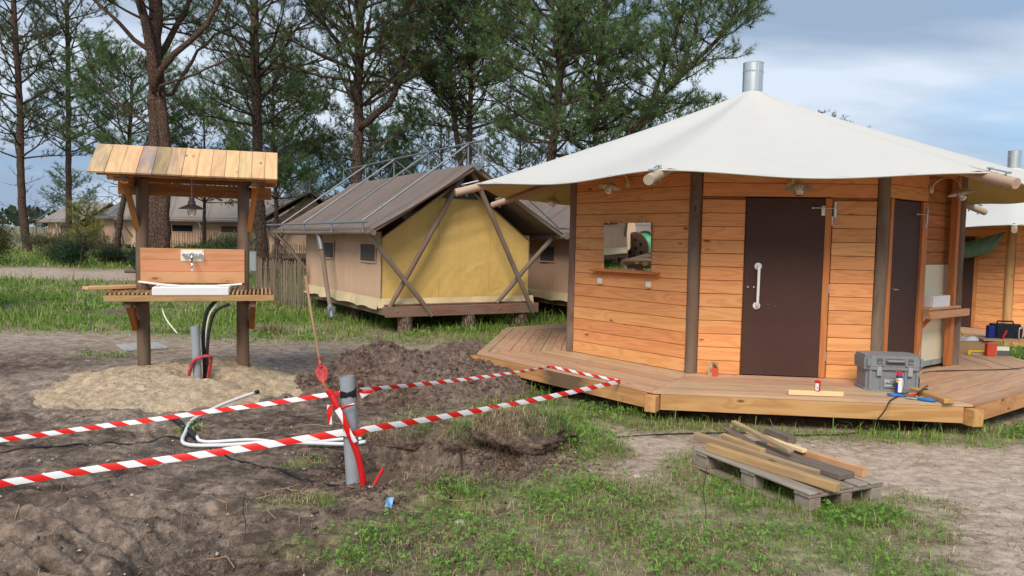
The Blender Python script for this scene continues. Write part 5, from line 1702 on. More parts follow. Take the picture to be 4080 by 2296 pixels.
o = plank('offcut', None, (2.80, 7.66, DZ + 0.026), (3.335, 7.615, DZ + 0.026), 0.045, 0.048, M['pine'])
tag(o, 'short pale pine batten lying on the deck in front of the wide door', 'offcut', 'timber offcuts on the deck')
r = thing('red_tin', 'small red can with white label standing on the short pine batten', 'can', (3.085, 7.635, DZ + 0.0505))
mb = MB(); mb.lathe([(0, 0), (0.027, 0), (0.028, 0.004), (0.028, 0.086), (0.0295, 0.087), (0.0295, 0.102), (0.027, 0.104), (0, 0.104)], 24); build('can', mb, M['redp'], r, 40)
mb = MB(); mb.lathe([(0.0285, 0.008), (0.0285, 0.08)], 24); mb.f = [q4 for i, q4 in enumerate(mb.f) if 13 <= i <= 17]; build('can_label', mb, M['white'], r)
text_mesh('can_text', '2', 0.03, M['black'], r, Matrix.Translation((-0.012, -0.0275, 0.035)) @ FR @ Matrix.Rotation(math.radians(-25), 4, 'Y'))

r = thing('card_box', 'small open red and brown cardboard box against the cabin wall', 'box', (2.315, 8.70, DZ), math.radians(-24))
mb = MB()
for c, s in (((0, -0.042, 0.05), (0.10, 0.002, 0.10)), ((0, 0.042, 0.05), (0.10, 0.002, 0.10)), ((-0.05, 0, 0.05), (0.002, 0.082, 0.10)), ((0.05, 0, 0.05), (0.002, 0.082, 0.10)), ((0, 0, 0.002), (0.098, 0.082, 0.002))):
    mb.box(c, s, 0.0004)
build('carton', mb, M['card'], r)
mb = MB(); mb.box((0.022, -0.0445, 0.052), (0.054, 0.0015, 0.096), 0.0003); mb.box((-0.0522, 0.008, 0.062), (0.0015, 0.06, 0.07), 0.0003); build('red_print', mb, M['redcard'], r)
mb = MB(); mb.add([(-0.05, -0.042, 0.10), (-0.005, -0.042, 0.10), (-0.012, -0.02, 0.155), (-0.04, -0.02, 0.155)], [(0, 1, 2, 3)]); mb.add([(-0.05, -0.04, 0.10), (-0.05, 0.04, 0.10), (-0.02, 0.035, 0.15), (-0.02, -0.03, 0.16)], [(0, 1, 2, 3)]); mb.add([(0.05, -0.04, 0.10), (0.05, 0.04, 0.10), (0.015, 0.035, 0.16), (0.01, -0.035, 0.16)], [(0, 1, 2, 3)]); mb.add([(-0.05, 0.042, 0.1), (0.05, 0.042, 0.1), (0.04, 0.03, 0.15), (-0.04, 0.03, 0.15)], [(0, 1, 2, 3)])
build('flap', mb, M['card'], r)
mb = MB(); mb.box((-0.018, -0.0436, 0.066), (0.008, 0.001, 0.045), 0.0002); build('dark_print', mb, M['black'], r)
o = plank('offcut', None, (4.22, 7.98, DZ + 0.024), (4.255, 7.36, DZ + 0.024), 0.10, 0.045, M['fascia'])
tag(o, 'angled orange timber offcut at the deck corner, right of the tool box', 'offcut', 'timber offcuts on the deck')


def pliers(label, loc, rz, mat, jaw):
    r = thing('pliers', label, 'pliers', loc, rz, 'pliers on the deck')
    for s in (-1, 1):
        mb = MB(); mb.tube([(0.0, 0.004 * s, 0.014), (-0.05, 0.022 * s, 0.014), (-0.10, 0.03 * s, 0.015), (-0.16, 0.024 * s, 0.014)], [0.008, 0.013, 0.014, 0.012], 8)
        build('grip', mb, mat, r, True)
    mb = MB(); mb.box((0.03, 0, 0.014), (0.06, 0.034, 0.016), 0.006); mb.box((0.075, 0.008, 0.014), (0.05, 0.01, 0.014), 0.003); mb.box((0.075, -0.008, 0.014), (0.05, 0.01, 0.014), 0.003)
    build('jaws', mb, jaw, r)
pliers('blue handled pliers lying in front of the spray can', (3.98, 7.66, DZ), math.radians(-15), M['blue'], M['toolgrey2'])
pliers('blue handled pliers at the deck edge, right of the others', (4.03, 7.52, DZ), math.radians(150), M['blue'], M['steel'])
r = thing('pliers', 'rusty opened pliers with orange handle by the timber offcut', 'pliers', (4.17, 7.74, DZ), math.radians(10), 'pliers on the deck')
mb = MB(); mb.tube([(-0.13, 0.0, 0.02), (-0.03, 0.01, 0.025)], 0.013, 8); build('grip', mb, M['orange'], r, True)
mb = MB(); mb.tube([(-0.03, 0.01, 0.025), (0.05, 0.03, 0.06), (0.11, 0.03, 0.10)], 0.009, 6); mb.tube([(-0.05, -0.06, 0.015), (0.0, 0.0, 0.03), (0.09, 0.06, 0.05), (0.13, 0.05, 0.06)], 0.009, 6); mb.tube([(0.0, -0.01, 0.045), (0.0, -0.02, 0.045)], 0.022, 10)
build('jaws', mb, plain('rusty_iron', (0.13, 0.075, 0.045), 0.7, 0.4), r, 50)
mb = MB(); mb.tube([(0, 0, 0.02), (0.07, 0.02, 0.022), (0.16, 0.0, 0.02), (0.22, 0.01, 0.022)], [0.018, 0.02, 0.018, 0.012], 8)
o = build('grinder_tool', mb, M['toolgrey2'], None, True); o.location = (4.02, 7.80, DZ)
tag(o, 'dark hand tool lying between tool box and pliers', 'tool')

# clutter on the right part of the deck
r = thing('sealant_tube', 'white sealant cartridge with green label standing on the deck', 'cartridge', (6.36, 10.95, DZ))
mb = MB(); mb.lathe([(0, 0), (0.025, 0), (0.025, 0.20), (0.02, 0.21), (0.008, 0.215), (0.004, 0.30), (0, 0.30)], 16); build('cartridge', mb, M['white'], r, 40)
mb = MB(); mb.lathe([(0.0258, 0.09), (0.0258, 0.20)], 16); build('cartridge_label', mb, M['green'], r, 40)
r = thing('yellow_saw', 'yellow handled hand saw lying on the deck', 'saw', (6.62, 10.88, DZ), math.radians(3))
mb = MB(); mb.box((-0.09, 0, 0.035), (0.05, 0.03, 0.07), 0.008); mb.box((0.05, 0, 0.055), (0.26, 0.025, 0.028), 0.006); build('handle', mb, M['yellow'], r)
mb = MB(); mb.box((0.12, 0.03, 0.03), (0.30, 0.004, 0.05), 0.001); build('blade', mb, M['switch'], r)
r = thing('orange_box', 'orange box standing on the deck among tools', 'box', (6.80, 10.82, DZ), math.radians(-8))
mb = MB(); mb.box((0, 0, 0.09), (0.125, 0.09, 0.18), 0.004); build('carton', mb, M['redcard'], r)
mb = MB(); mb.add([(-0.06, -0.045, 0.18), (0.06, -0.045, 0.18), (0.05, -0.06, 0.205), (-0.05, -0.06, 0.205)], [(0, 1, 2, 3)]); build('flap', mb, M['card'], r)
r = thing('grey_carton', 'small white and grey carton beside the orange box', 'box', (6.99, 10.88, DZ), math.radians(-5))
mb = MB(); mb.box((0, 0, 0.065), (0.17, 0.10, 0.13), 0.004); build('carton', mb, M['switch'], r)
mb = MB(); mb.box((0.0, -0.052, 0.04), (0.165, 0.003, 0.075), 0.001); build('print', mb, M['toolgrey2'], r)
r = thing('cardboard_box', 'flat open cardboard box behind the saw on the deck', 'box', (6.72, 11.25, DZ), math.radians(0))
mb = MB()
for c, s in (((0, -0.15, 0.085), (0.52, 0.004, 0.17)), ((0, 0.15, 0.085), (0.52, 0.004, 0.17)), ((-0.26, 0, 0.085), (0.004, 0.296, 0.17)), ((0.26, 0, 0.085), (0.004, 0.296, 0.17)), ((0, 0, 0.003), (0.51, 0.29, 0.004))):
    mb.box(c, s, 0.0008)
build('carton', mb, M['card'], r)
mb = MB(); mb.grid(lambda u, v: Vector((-0.22 + 0.40 * u, -0.1 + 0.2 * v, 0.17 + 0.07 * math.sin(u * 9 + v * 4) * math.sin(3.1 * v) + 0.04 * math.sin(14 * u * v))), 14, 8)
o = build('crumpled_paper', mb, M['white'], None, True); o.location = (6.66, 11.25, DZ)
tag(o, 'crumpled white wrapping lying in the open cardboard box', 'paper')
# low trestle bench with bag and tools
r = thing('work_bench', 'low plank bench with tools standing on the deck edge at right', 'bench', (7.62, 11.20, DZ), math.radians(-4))
plank('bench_top', r, (-0.78, 0, 0.20), (0.95, 0, 0.20), 0.42, 0.03, M['deck'])
for xx in (-0.62, 0.2):
    plank('bench_leg', r, (xx, -0.16, 0.0), (xx, -0.16, 0.185), 0.06, 0.06, M['card'])
    plank('bench_leg', r, (xx, 0.16, 0.0), (xx, 0.16, 0.185), 0.06, 0.06, M['card'])
r = thing('tool_bag', 'black cloth tool bag on the low bench', 'bag', (7.28, 11.28, DZ + 0.215), math.radians(-4))
mb = MB(); rbox(mb, 0, 0, 0, 0.17, 0.46, 0.24, 0.06, 0.94); rbox(mb, 0, 0, 0.165, 0.20, 0.40, 0.19, 0.05); build('bag_body', mb, M['navybag'], r, 40)
mb = MB(); mb.tube([(-0.12, 0, 0.19), (-0.11, 0, 0.24), (0.11, 0, 0.24), (0.12, 0, 0.19)], 0.012, 8); build('bag_handle', mb, M['navybag'], r, True)
hose('clamp', [(7.32, 11.02, DZ + 0.22), (7.32, 11.02, DZ + 0.36), (7.36, 11.02, DZ + 0.385), (7.56, 11.02, DZ + 0.375)], 0.012, M['steel'], 'bent steel bar clamp in front of the black bag', 'clamp', 8)
hose('screwdriver', [(7.10, 11.05, DZ + 0.22), (7.16, 11.05, DZ + 0.34)], 0.014, M['redp'], 'red handled screwdriver leaning on the bag', 'screwdriver', 8)
mb = MB(); mb.lathe([(0.0, 0), (0.13, 0), (0.12, 0.03), (0.06, 0.05), (0.05, 0.12), (0.0, 0.13)], 20); mb.box((0.12, 0, 0.07), (0.2, 0.05, 0.05), 0.015)
o = build('power_tool', mb, M['toolgrey2'], None, 40); o.location = (7.62, 11.15, DZ + 0.215)
tag(o, 'dark grey power tool on the bench right of the bag', 'power tool')
mb = MB(); mb.box((0, 0, 0.09), (0.10, 0.08, 0.18), 0.01)
o = build('blue_case', mb, M['navy'], None); o.location = (7.02, 11.2, DZ + 0.215)
tag(o, 'small blue case on the bench left of the black bag', 'case')
mb = MB(); mb.lathe([(0.0, 0), (0.09, 0), (0.09, 0.02), (0.04, 0.04), (0.04, 0.10), (0.08, 0.12), (0.08, 0.17), (0, 0.18)], 18)
o = build('power_tool', mb, M['black'], None, 40); o.location = (7.95, 11.2, DZ + 0.215)
tag(o, 'black power tool at the right edge of the bench', 'power tool')
hose('black_cable', [(4.95, 9.15, DZ + 0.006), (5.15, 9.30, DZ + 0.006), (5.6, 9.42, DZ + 0.006), (6.3, 9.6, DZ + 0.006), (7.0, 10.0, DZ + 0.006)], 0.007, M['black'], 'dark cable curving across the right part of the deck', 'cable', 6)

# ------------------------------------------------------------------ fences, log, box, slab
def paling(label, a, b, h_, sp=0.075, group='chestnut paling fences'):
    a, b = Vector(a), Vector(b)
    root = thing('paling_fence', label, 'fence', a, 0, group)
    L = (b - a).length; d = (b - a) / L
    n_ = int(L / sp)
    rr = random.Random(int(L * 100))
    for i in range(n_):
        p = d * (i * sp + rr.uniform(-.012, .012))
        hh = h_ * rr.uniform(0.92, 1.06)
        mb_a = p + Vector((rr.uniform(-.015, .015), rr.uniform(-.02, .02), -0.05)); mb_b = p + Vector((rr.uniform(-.03, .03), rr.uniform(-.03, .03), hh))
        plank('pale', root, mb_a, mb_b, round(rr.choice((0.032, 0.04, 0.048)), 3), 0.02, M['paling'], up=(-d.y, d.x, 0), ch=0.006)
    mb = MB()
    for zz in (0.18, 0.5, 0.82):
        mb.tube([Vector((0, 0, zz * h_)), (b - a) + Vector((0, 0, zz * h_))], 0.006, 5)
    build('wire', mb, M['tubes'], root)
    return root
paling('grey paling fence beside the left wall of the ochre tent', (-6.85, 20.6, hz(-6.85, 20.6)), (-4.95, 18.6, hz(-4.95, 18.6)), 1.13)
paling('paling fence far behind the wash stand, in front of the far tents', (-19.4, 40.5, 0.92), (-14.4, 39.9, 0.9), 1.05, 0.15)
paling('paling fence behind the utility box, left of the ochre tent', (-11.2, 31.5, 0.6), (-6.4, 29.0, 0.5), 0.95, 0.12)
paling('weathered paling fence among the reeds at far left', (-27.2, 43.5, 1.1), (-21.6, 41.0, 1.0), 1.0, 0.16)
mb_o = log('fallen_log', None, (-14.1, 28.0, hz(-14, 28) + 0.08), (-8.4, 27.6, hz(-8.4, 27.6) + 0.09), 0.12, 0.10, M['log'])
tag(mb_o, 'brown log lying on the grass behind the wash stand', 'log')
mb = MB(); mb.box((0, 0, 0.42), (0.31, 0.22, 0.84), 0.01); mb.box((0, 0, 0.845), (0.33, 0.24, 0.03), 0.006); mb.box((0, -0.113, 0.42), (0.27, 0.006, 0.74), 0.002)
o = build('utility_box', mb, M['boxgrey'], None); o.location = (-9.6, 28.4, hz(-9.6, 28.4))
tag(o, 'upright grey utility box behind the wash stand, by the fence', 'utility box')
mb = MB(); mb.box((0, 0, 0.012), (0.62, 0.62, 0.045), 0.01, math.radians(38)); mb.box((0, 0, 0.037), (0.50, 0.50, 0.012), 0.004, math.radians(38))
o = build('inspection_cover', mb, M['concrete'], None); o.location = (-5.85, 12.1, hz(-5.85, 12.1))
tag(o, 'grey concrete inspection cover on the mud behind the sand mound', 'cover')

# cable reels left of the view (they show in the mirror)
def reel(label, loc, rz, R_, wd, flange, wind):
    r = thing('cable_reel', label, 'cable reel', loc, rz, 'cable reels seen in the mirror')
    RX = Matrix.Translation((0, 0, R_)) @ Matrix.Rotation(math.pi / 2, 4, 'Y')
    for s in (-1, 1):
        mb = MB(); mb.lathe([(0.05, s * wd / 2 - 0.02), (R_, s * wd / 2 - 0.02), (R_, s * wd / 2 + 0.02), (0.05, s * wd / 2 + 0.02), (0.05, s * wd / 2 - 0.02)], 40, RX)
        build('flange', mb, flange, r, 35)
        mb = MB()
        for k in range(6):
            a = k * math.pi / 3
            c = RX @ Vector((0.5 * R_ * math.cos(a), 0.5 * R_ * math.sin(a), s * (wd / 2 + 0.021))); c2 = RX @ Vector((0.5 * R_ * math.cos(a), 0.5 * R_ * math.sin(a), s * (wd / 2 + 0.03)))
            mb.tube([c, c2], 0.10 * R_, 10)
        build('flange_hole', mb, M['dark'], r, 40)
    mb = MB(); prof = []
    nn = 14
    for i in range(nn * 2 + 1):
        z = -wd / 2 + 0.03 + (wd - 0.06) * i / (nn * 2)
        prof.append((R_ * 0.82 + (0.02 if i % 2 else 0.0), z))
    mb.lathe(prof, 36, RX); build('cable_winding', mb, wind, r, True)
reel('large reel of green cable beside the tent, seen in the cabin mirror', (-13.7, 10.6, hz(-13.7, 10.6)), math.radians(35), 0.52, 0.5, M['log'], M['greenhose'])
reel('red cable reel on the grass, seen in the cabin mirror', (-15.4, 10.1, hz(-15.4, 10.1)), math.radians(-25), 0.36, 0.4, M['redreel'], M['greenhose'])
# ------------------------------------------------------------------ pine trees
def frusta(P0, P1, R0, R1, n=3):
    """many straight tapered twigs at once"""
    P0 = np.asarray(P0, float); P1 = np.asarray(P1, float)
    d = P1 - P0; d /= np.linalg.norm(d, axis=1, keepdims=True) + 1e-9
    ref = np.where(np.abs(d[:, 2:3]) < 0.9, np.array([[0, 0, 1.0]]), np.array([[1.0, 0, 0]]))
    a = np.cross(d, ref); a /= np.linalg.norm(a, axis=1, keepdims=True) + 1e-9
    b = np.cross(d, a)
    V = []
    for P_, R_ in ((P0, R0), (P1, R1)):
        for k in range(n):
            t = 2 * math.pi * k / n
            V.append(P_ + (a * math.cos(t) + b * math.sin(t)) * np.asarray(R_)[:, None])
    V = np.stack(V, 1).reshape(-1, 3)
    base = np.arange(len(P0))[:, None] * (2 * n)
    F = []
    for k in range(n):
        k2 = (k + 1) % n
        F.append(np.concatenate([base + k, base + k2, base + n + k2, base + n + k], 1))
    return V, np.concatenate(F)


def needles(P, D, L, N, rng, wd=0.0065, brush=0.16, col=None):
    """tufts: N needles round each shoot"""
    K = len(P)
    P = np.repeat(P, N, 0); D = np.repeat(D, N, 0); L = np.repeat(L, N)
    t = rng.random(K * N)
    base = P - D * (brush * t)[:, None]
    ref = rng.normal(size=(K * N, 3))
    rad = ref - D * (ref * D).sum(1)[:, None]; rad /= np.linalg.norm(rad, axis=1, keepdims=True) + 1e-9
    ang = 0.35 + 0.85 * rng.random(K * N)
    nd = D * np.cos(ang)[:, None] + rad * np.sin(ang)[:, None]
    nd[:, 2] -= 0.10 * rng.random(K * N)
    ln = L * (0.7 + 0.5 * rng.random(K * N))
    tip = base + nd * ln[:, None]
    sd = np.cross(nd, rng.normal(size=(K * N, 3))); sd /= np.linalg.norm(sd, axis=1, keepdims=True) + 1e-9
    V = np.stack([base - sd * wd / 2, base + sd * wd / 2, tip], 1).reshape(-1, 3)
    F = np.arange(K * N * 3).reshape(-1, 3)
    C = None
    if col is not None:
        C = np.repeat(np.repeat(col, N, 0), 3, 0) * (0.85 + 0.3 * np.repeat(rng.random(K * N), 3))[:, None]
    return V, F, C


def resample(pts, step=0.35):
    out = []
    for i in range(len(pts) - 1):
        a, b = np.array(pts[i]), np.array(pts[i + 1])
        m_ = max(1, int(np.linalg.norm(b - a) / step))
        for s in range(m_):
            out.append(a + (b - a) * s / m_)
    out.append(np.array(pts[-1]))
    return np.array(out)


def pine(label, trunk, r0, r1, seed, live, dead=None, Lmax=2.6, whorl=0.55, nb=4, extra=(), tone=(0.052, 0.085, 0.036), dens=1.0, barkm='bark', needle_len=0.17, wd=0.0075, group='tall pine trees behind the tents', N=18, up0=0.25, brown=0.08, dead_len=1.6, cat='tree'):
    rng = np.random.default_rng(seed)
    tone = (tone[0] * 1.95, tone[1] * 2.15, tone[2] * 1.75)
    tr = [tuple(p) for p in trunk]
    gz = hz(tr[0][0], tr[0][1])
    tr[0] = (tr[0][0], tr[0][1], min(tr[0][2], gz) - 0.25)
    base = Vector((tr[0][0], tr[0][1], gz))
    B = np.array(base)
    root = thing('pine_tree', label, cat, base, 0, group)
    T = resample(tr, 0.3) - B
    m_ = len(T)
    tt = np.linspace(0, 1, m_)
    rad = r0 + (r1 - r0) * tt ** 0.9 + r0 * 0.35 * np.exp(-tt * 30)
    rad *= 1 + 0.06 * (rng.random(m_) - 0.5)
    T[1:, :2] += (rng.random((m_ - 1, 2)) - 0.5) * r0 * 0.25
    mb = MB(); mb.tube([tuple(p) for p in T], [float(x) for x in rad], 14)
    build('trunk', mb, M[barkm], root, True)
    limbs = MB(); boughs = MB()
    tw0, tw1, twr0, twr1 = [], [], [], []
    sl0, sl1 = [], []
    tuftP, tuftD = [], []
    coneP = []

    def leafy(path, rads, f0, dn, foliage=True):
        """secondary shoots along a limb"""
        path = np.array(path)
        seg = np.linalg.norm(np.diff(path, axis=0), axis=1); cum = np.concatenate([[0], np.cumsum(seg)]); Lb = cum[-1]
        s = f0 * Lb + rng.random() * 0.15
        sgn = 1
        while s < Lb:
            i = min(np.searchsorted(cum, s) - 1, len(seg) - 1); i = max(i, 0)
            f = (s - cum[i]) / max(seg[i], 1e-6)
            p = path[i] + (path[i + 1] - path[i]) * f
            d = (path[i + 1] - path[i]) / max(seg[i], 1e-6)
            side = np.cross(d, [0, 0, 1.0]); nl = np.linalg.norm(side); side = side / nl if nl > 1e-3 else np.array([1.0, 0, 0])
            upv = np.cross(side, d)
            ang = rng.uniform(0.6, 1.1)
            az = rng.normal(0.0, 0.7) + (0 if sgn > 0 else math.pi)
            lat = side * math.cos(az) + upv * (math.sin(az) * 0.6 + 0.25)
            dd = d * math.cos(ang) + lat * math.sin(ang); dd[2] += rng.uniform(-0.05, 0.3); dd /= np.linalg.norm(dd)
            ln = rng.uniform(0.30, 0.75) * (1.0 - 0.45 * s / Lb) * (0.6 + 0.4 * min(1, Lb / 1.8))
            e = p + dd * ln
            tw0.append(p); tw1.append(e); twr0.append(0.011); twr1.append(0.005)
            if foliage:
                tuftP.append(e); tuftD.append(dd)
                if rng.random() < 0.5: tuftP.append(p + dd * ln * 0.72); tuftD.append(dd)
            for f2 in (0.35, 0.6, 0.8):
                if rng.random() < 0.85:
                    d3 = dd + rng.normal(size=3) * 0.55; d3[2] += 0.15; d3 /= np.linalg.norm(d3)
                    l3 = rng.uniform(0.12, 0.34); q_ = p + dd * ln * f2; e3 = q_ + d3 * l3
                    sl0.append(q_); sl1.append(e3)
                    if foliage:
                        tuftP.append(e3); tuftD.append(d3)
            if rng.random() < 0.10:
                coneP.append(p - np.array([0, 0, 0.05]) + dd * ln * 0.3)
            sgn = -sgn
            s += rng.uniform(0.12, 0.24) / dn
        if foliage:
            d = (path[-1] - path[-2]); d /= np.linalg.norm(d)
            for q_ in (0.0, 0.12, 0.24):
                tuftP.append(path[-1] - d * q_); tuftD.append(d)

    def limb_from(p, az, el, L_, rr, curve):
        pts = [np.array(p)]
        steps = 7
        a, e = az, el
        for i in range(steps):
            e += curve / steps + rng.normal() * 0.10
            a += rng.normal() * 0.13
            pts.append(pts[-1] + np.array([math.cos(a) * math.cos(e), math.sin(a) * math.cos(e), math.sin(e)]) * L_ / steps)
        rads = [rr * (1 - 0.82 * i / steps) for i in range(steps + 1)]
        limbs.tube([tuple(q_) for q_ in pts], rads, 5)
        return pts, rads

    zt = T[:, 2]
    def at(z):
        i = int(np.clip(np.searchsorted(zt, z), 1, m_ - 1))
        return T[i], rad[i]
    z = (dead or live)[0] - gz
    zl0, zl1 = live[0] - gz, live[1] - gz
    while z < zl1:
        alive = z >= zl0
        n_here = nb + (rng.random() < 0.4) if alive else max(1, int(nb * 0.6))
        a0 = rng.random() * 6.28
        for b in range(int(n_here)):
            p, rr = at(z + rng.normal() * 0.06)
            az = a0 + b * 6.28 / n_here + rng.normal() * 0.25
            t = (z - zl0) / max(zl1 - zl0, 0.1)
            if alive:
                L_ = Lmax * (0.55 + 0.55 * math.sin(math.pi * min(1, 0.25 + 0.7 * t))) * rng.uniform(0.65, 1.1)
                pth, rds = limb_from(p, az, up0 + 0.3 * t + rng.normal() * 0.15, L_, max(0.014, min(rr * 0.42, 0.012 + 0.012 * L_)), 0.45)
                leafy(pth, rds, 0.28, dens)
                # forked side limb
                if L_ > 1.4:
                    j = 3
                    d = pth[4] - pth[3]
                    pth2, rds2 = limb_from(pth[j], math.atan2(d[1], d[0]) + rng.choice([-1, 1]) * rng.uniform(0.4, 0.8), 0.35, L_ * 0.5, rds[j] * 0.7, 0.3)
                    leafy(pth2, rds2, 0.25, dens)
            else:
                L_ = dead_len * rng.uniform(0.35, 1.1)
                pth, rds = limb_from(p, az, rng.uniform(-0.1, 0.5), L_, max(0.010, min(rr * 0.25, 0.008 + 0.009 * L_)), 0.25)
                leafy(pth, rds, 0.35, 0.6, foliage=False)
        z += whorl * rng.uniform(0.8, 1.25)
    for (pts, ra, rb, f0, dn, fol) in extra:
        R_ = resample([tuple(p) for p in pts], 0.3) - B
        R_[1:-1] += (rng.random((len(R_) - 2, 3)) - 0.5) * 0.06
        k = len(R_)
        (boughs if ra > 0.07 else limbs).tube([tuple(q_) for q_ in R_], [ra + (rb - ra) * i / (k - 1) for i in range(k)], 10)
        if dn:
            # limbs branching off this one
            for i in range(int(k * f0), k, 2):
                d = R_[min(i + 1, k - 1)] - R_[i - 1]
                rr = ra + (rb - ra) * i / (k - 1)
                L_ = rng.uniform(0.7, 1.5) * (1.15 - 0.5 * i / k)
                for s in range(2):
                    pth, rds = limb_from(R_[i], rng.random() * 6.28, rng.uniform(0.0, 0.8), L_, max(0.01, rr * 0.5), 0.35)
                    leafy(pth, rds, 0.2, dn, fol)
            leafy(R_, None, max(f0, 0.3), dn, fol)
    if tw0:
        V, F = frusta(tw0, tw1, twr0, twr1)
        limbs_v = np.array(limbs.v) if limbs.v else np.zeros((0, 3))
        o_ = len(limbs.v)
        limbs.v += [tuple(v) for v in V]
        limbs.f += [tuple(q4) for q4 in (F + o_).tolist()]
    if sl0:
        a_, b_ = np.array(sl0), np.array(sl1)
        sd = np.cross(b_ - a_, rng.normal(size=a_.shape)); sd /= np.linalg.norm(sd, axis=1, keepdims=True) + 1e-9
        V = np.stack([a_ - sd * 0.005, a_ + sd * 0.005, b_], 1).reshape(-1, 3)
        o_ = len(limbs.v)
        limbs.v += [tuple(v) for v in V]
        limbs.f += [(o_ + 3 * i, o_ + 3 * i + 1, o_ + 3 * i + 2) for i in range(len(a_))]
    for c in coneP:
        r_ = 0.03
        vs = [(c[0], c[1], c[2] + 0.02), (c[0] + r_, c[1], c[2] - 0.03), (c[0], c[1] + r_, c[2] - 0.03), (c[0] - r_, c[1], c[2] - 0.03), (c[0], c[1] - r_, c[2] - 0.03), (c[0], c[1], c[2] - 0.11)]
        limbs.add(vs, [(0, 1, 2), (0, 2, 3), (0, 3, 4), (0, 4, 1), (5, 2, 1), (5, 3, 2), (5, 4, 3), (5, 1, 4)])
    if boughs.v:
        build('main_limbs', boughs, M[barkm], root, True)
    if limbs.v:
        build('branches', limbs, M['limb'], root, True)
    if tuftP:
        P_ = np.array(tuftP); D_ = np.array(tuftD)
        k = len(P_)
        base_c = np.array(tone)[None] * (0.65 + 0.75 * rng.random((k, 1)))
        base_c[:, 0] *= 0.85 + 0.5 * rng.random(k)
        br = rng.random(k) < brown
        base_c[br] = np.array([0.11, 0.06, 0.028]) * (0.7 + 0.6 * rng.random((br.sum(), 1)))
        V, F, C = needles(P_, D_, np.full(k, needle_len), N, rng, wd, col=base_c)
        c_ = np_mesh('crown', V, F, M['needle'], root, C)
    return root


T1 = [(-23.94,38.00,0.69),(-24.12,38.00,1.87),(-24.24,38.00,3.82),(-24.29,38.00,5.37),(-24.21,38.00,7.30),(-24.32,38.00,9.98),(-24.43,38.00,12.26),(-24.48,38.00,15.27)]
T2 = [(-23.01,40.00,0.68),(-23.07,40.00,2.33),(-23.06,40.00,5.61),(-23.00,40.00,9.66),(-23.02,40.00,13.26),(-23.02,40.00,16.04)]
T3 = [(-9.71,21.00,-0.04),(-9.71,21.00,1.70),(-9.67,21.00,2.99),(-9.66,21.00,4.07),(-9.70,21.00,5.13),(-9.71,21.00,6.08),(-9.74,21.00,7.13),(-9.70,21.00,8.08),(-9.66,21.00,9.64),(-9.63,21.00,11.18)]
pine('tall pine with slender brown trunk at the far left edge', T1, 0.20, 0.10, 101, (4.8, 14.0), (2.6, 4.8), 3.2, 0.65, 4, tone=(0.048, 0.066, 0.036), wd=0.014, N=16, dens=0.85, brown=0.12, barkm='bark2')
pine('straight slim pine, second trunk from the left edge', T2, 0.165, 0.09, 102, (4.8, 14.6), (3.2, 4.8), 3.2, 0.75, 4, tone=(0.048, 0.072, 0.036), wd=0.014, N=15, dens=0.75, brown=0.10)
pine('thickest pine, forked trunk rising behind the wash stand roof', T3, 0.30, 0.13, 103, (7.2, 9.4), (4.4, 7.2), 2.6, 0.5, 4, N=20, wd=0.011, dens=1.1, barkm='bark2', dead_len=1.5, extra=(
    ([(-9.47,20.86,1.2),(-9.43,20.80,2.98),(-9.36,20.80,4.05),(-9.42,20.80,4.89),(-9.52,20.85,5.62)], 0.17, 0.13, 0.9, 0, False),
    ([(-9.60,20.85,5.6),(-9.73,20.70,6.85),(-9.88,20.70,7.57),(-10.10,20.70,8.39),(-10.19,20.70,9.51)], 0.15, 0.08, 0.55, 0.7, True),
    ([(-9.50,20.7,5.75),(-9.31,20.40,6.07),(-8.97,20.40,6.48),(-8.51,20.40,6.90),(-8.10,20.40,7.31),(-7.83,20.40,7.83),(-7.68,20.40,8.74)], 0.095, 0.05, 0.75, 0.6, True),
    ([(-9.72,21.2,6.6),(-9.60,21.40,6.98),(-9.36,21.40,7.46),(-9.04,21.40,7.89),(-8.81,21.40,8.64)], 0.10, 0.05, 0.7, 0.7, True),
    ([(-9.75,21.1,6.4),(-9.94,21.20,6.75),(-10.36,21.20,7.07),(-10.79,21.20,7.48),(-11.21,21.20,7.90),(-11.69,21.20,8.31)], 0.075, 0.03, 0.6, 0.6, True),
    ([(-9.55,20.9,5.5),(-9.22,20.20,5.67),(-8.74,20.20,5.83),(-8.02,20.20,6.10),(-7.40,20.20,6.41),(-6.99,20.20,6.70)], 0.045, 0.018, 0.7, 0.5, False),
    ([(-9.75,21.3,4.5),(-9.89,21.50,4.67),(-10.53,21.50,5.09),(-11.18,21.50,5.62),(-11.77,21.50,6.36)], 0.05, 0.02, 0.5, 0.5, True),
    ([(-9.75,21.2,5.5),(-9.60,21.80,5.75),(-9.33,21.80,6.26),(-8.88,21.80,6.92),(-8.43,21.80,7.37),(-7.77,21.80,7.71)], 0.06, 0.025, 0.6, 0.5, True)))
TBk = [(-17.07,33.00,0.92),(-16.92,33.00,1.94),(-16.67,33.00,3.30),(-16.48,33.00,4.49),(-16.40,33.00,6.00),(-16.32,33.00,7.34),(-16.27,33.00,8.34)]
pine('leaning dark-trunked pine between the far tents and the stand roof', TBk, 0.15, 0.06, 104, (4.0, 8.6), (3.2, 4.0), 3.3, 0.5, 5, tone=(0.055, 0.092, 0.038), wd=0.012, N=18, dens=1.2)
T4 = [(-7.96,25.00,-0.33),(-8.09,25.00,0.71),(-8.20,25.00,2.00),(-8.27,25.00,3.67),(-8.30,25.00,5.32),(-8.35,25.00,6.83),(-8.40,25.00,8.21),(-8.42,25.00,9.33),(-8.45,25.00,11.19),(-8.47,25.00,12.53)]
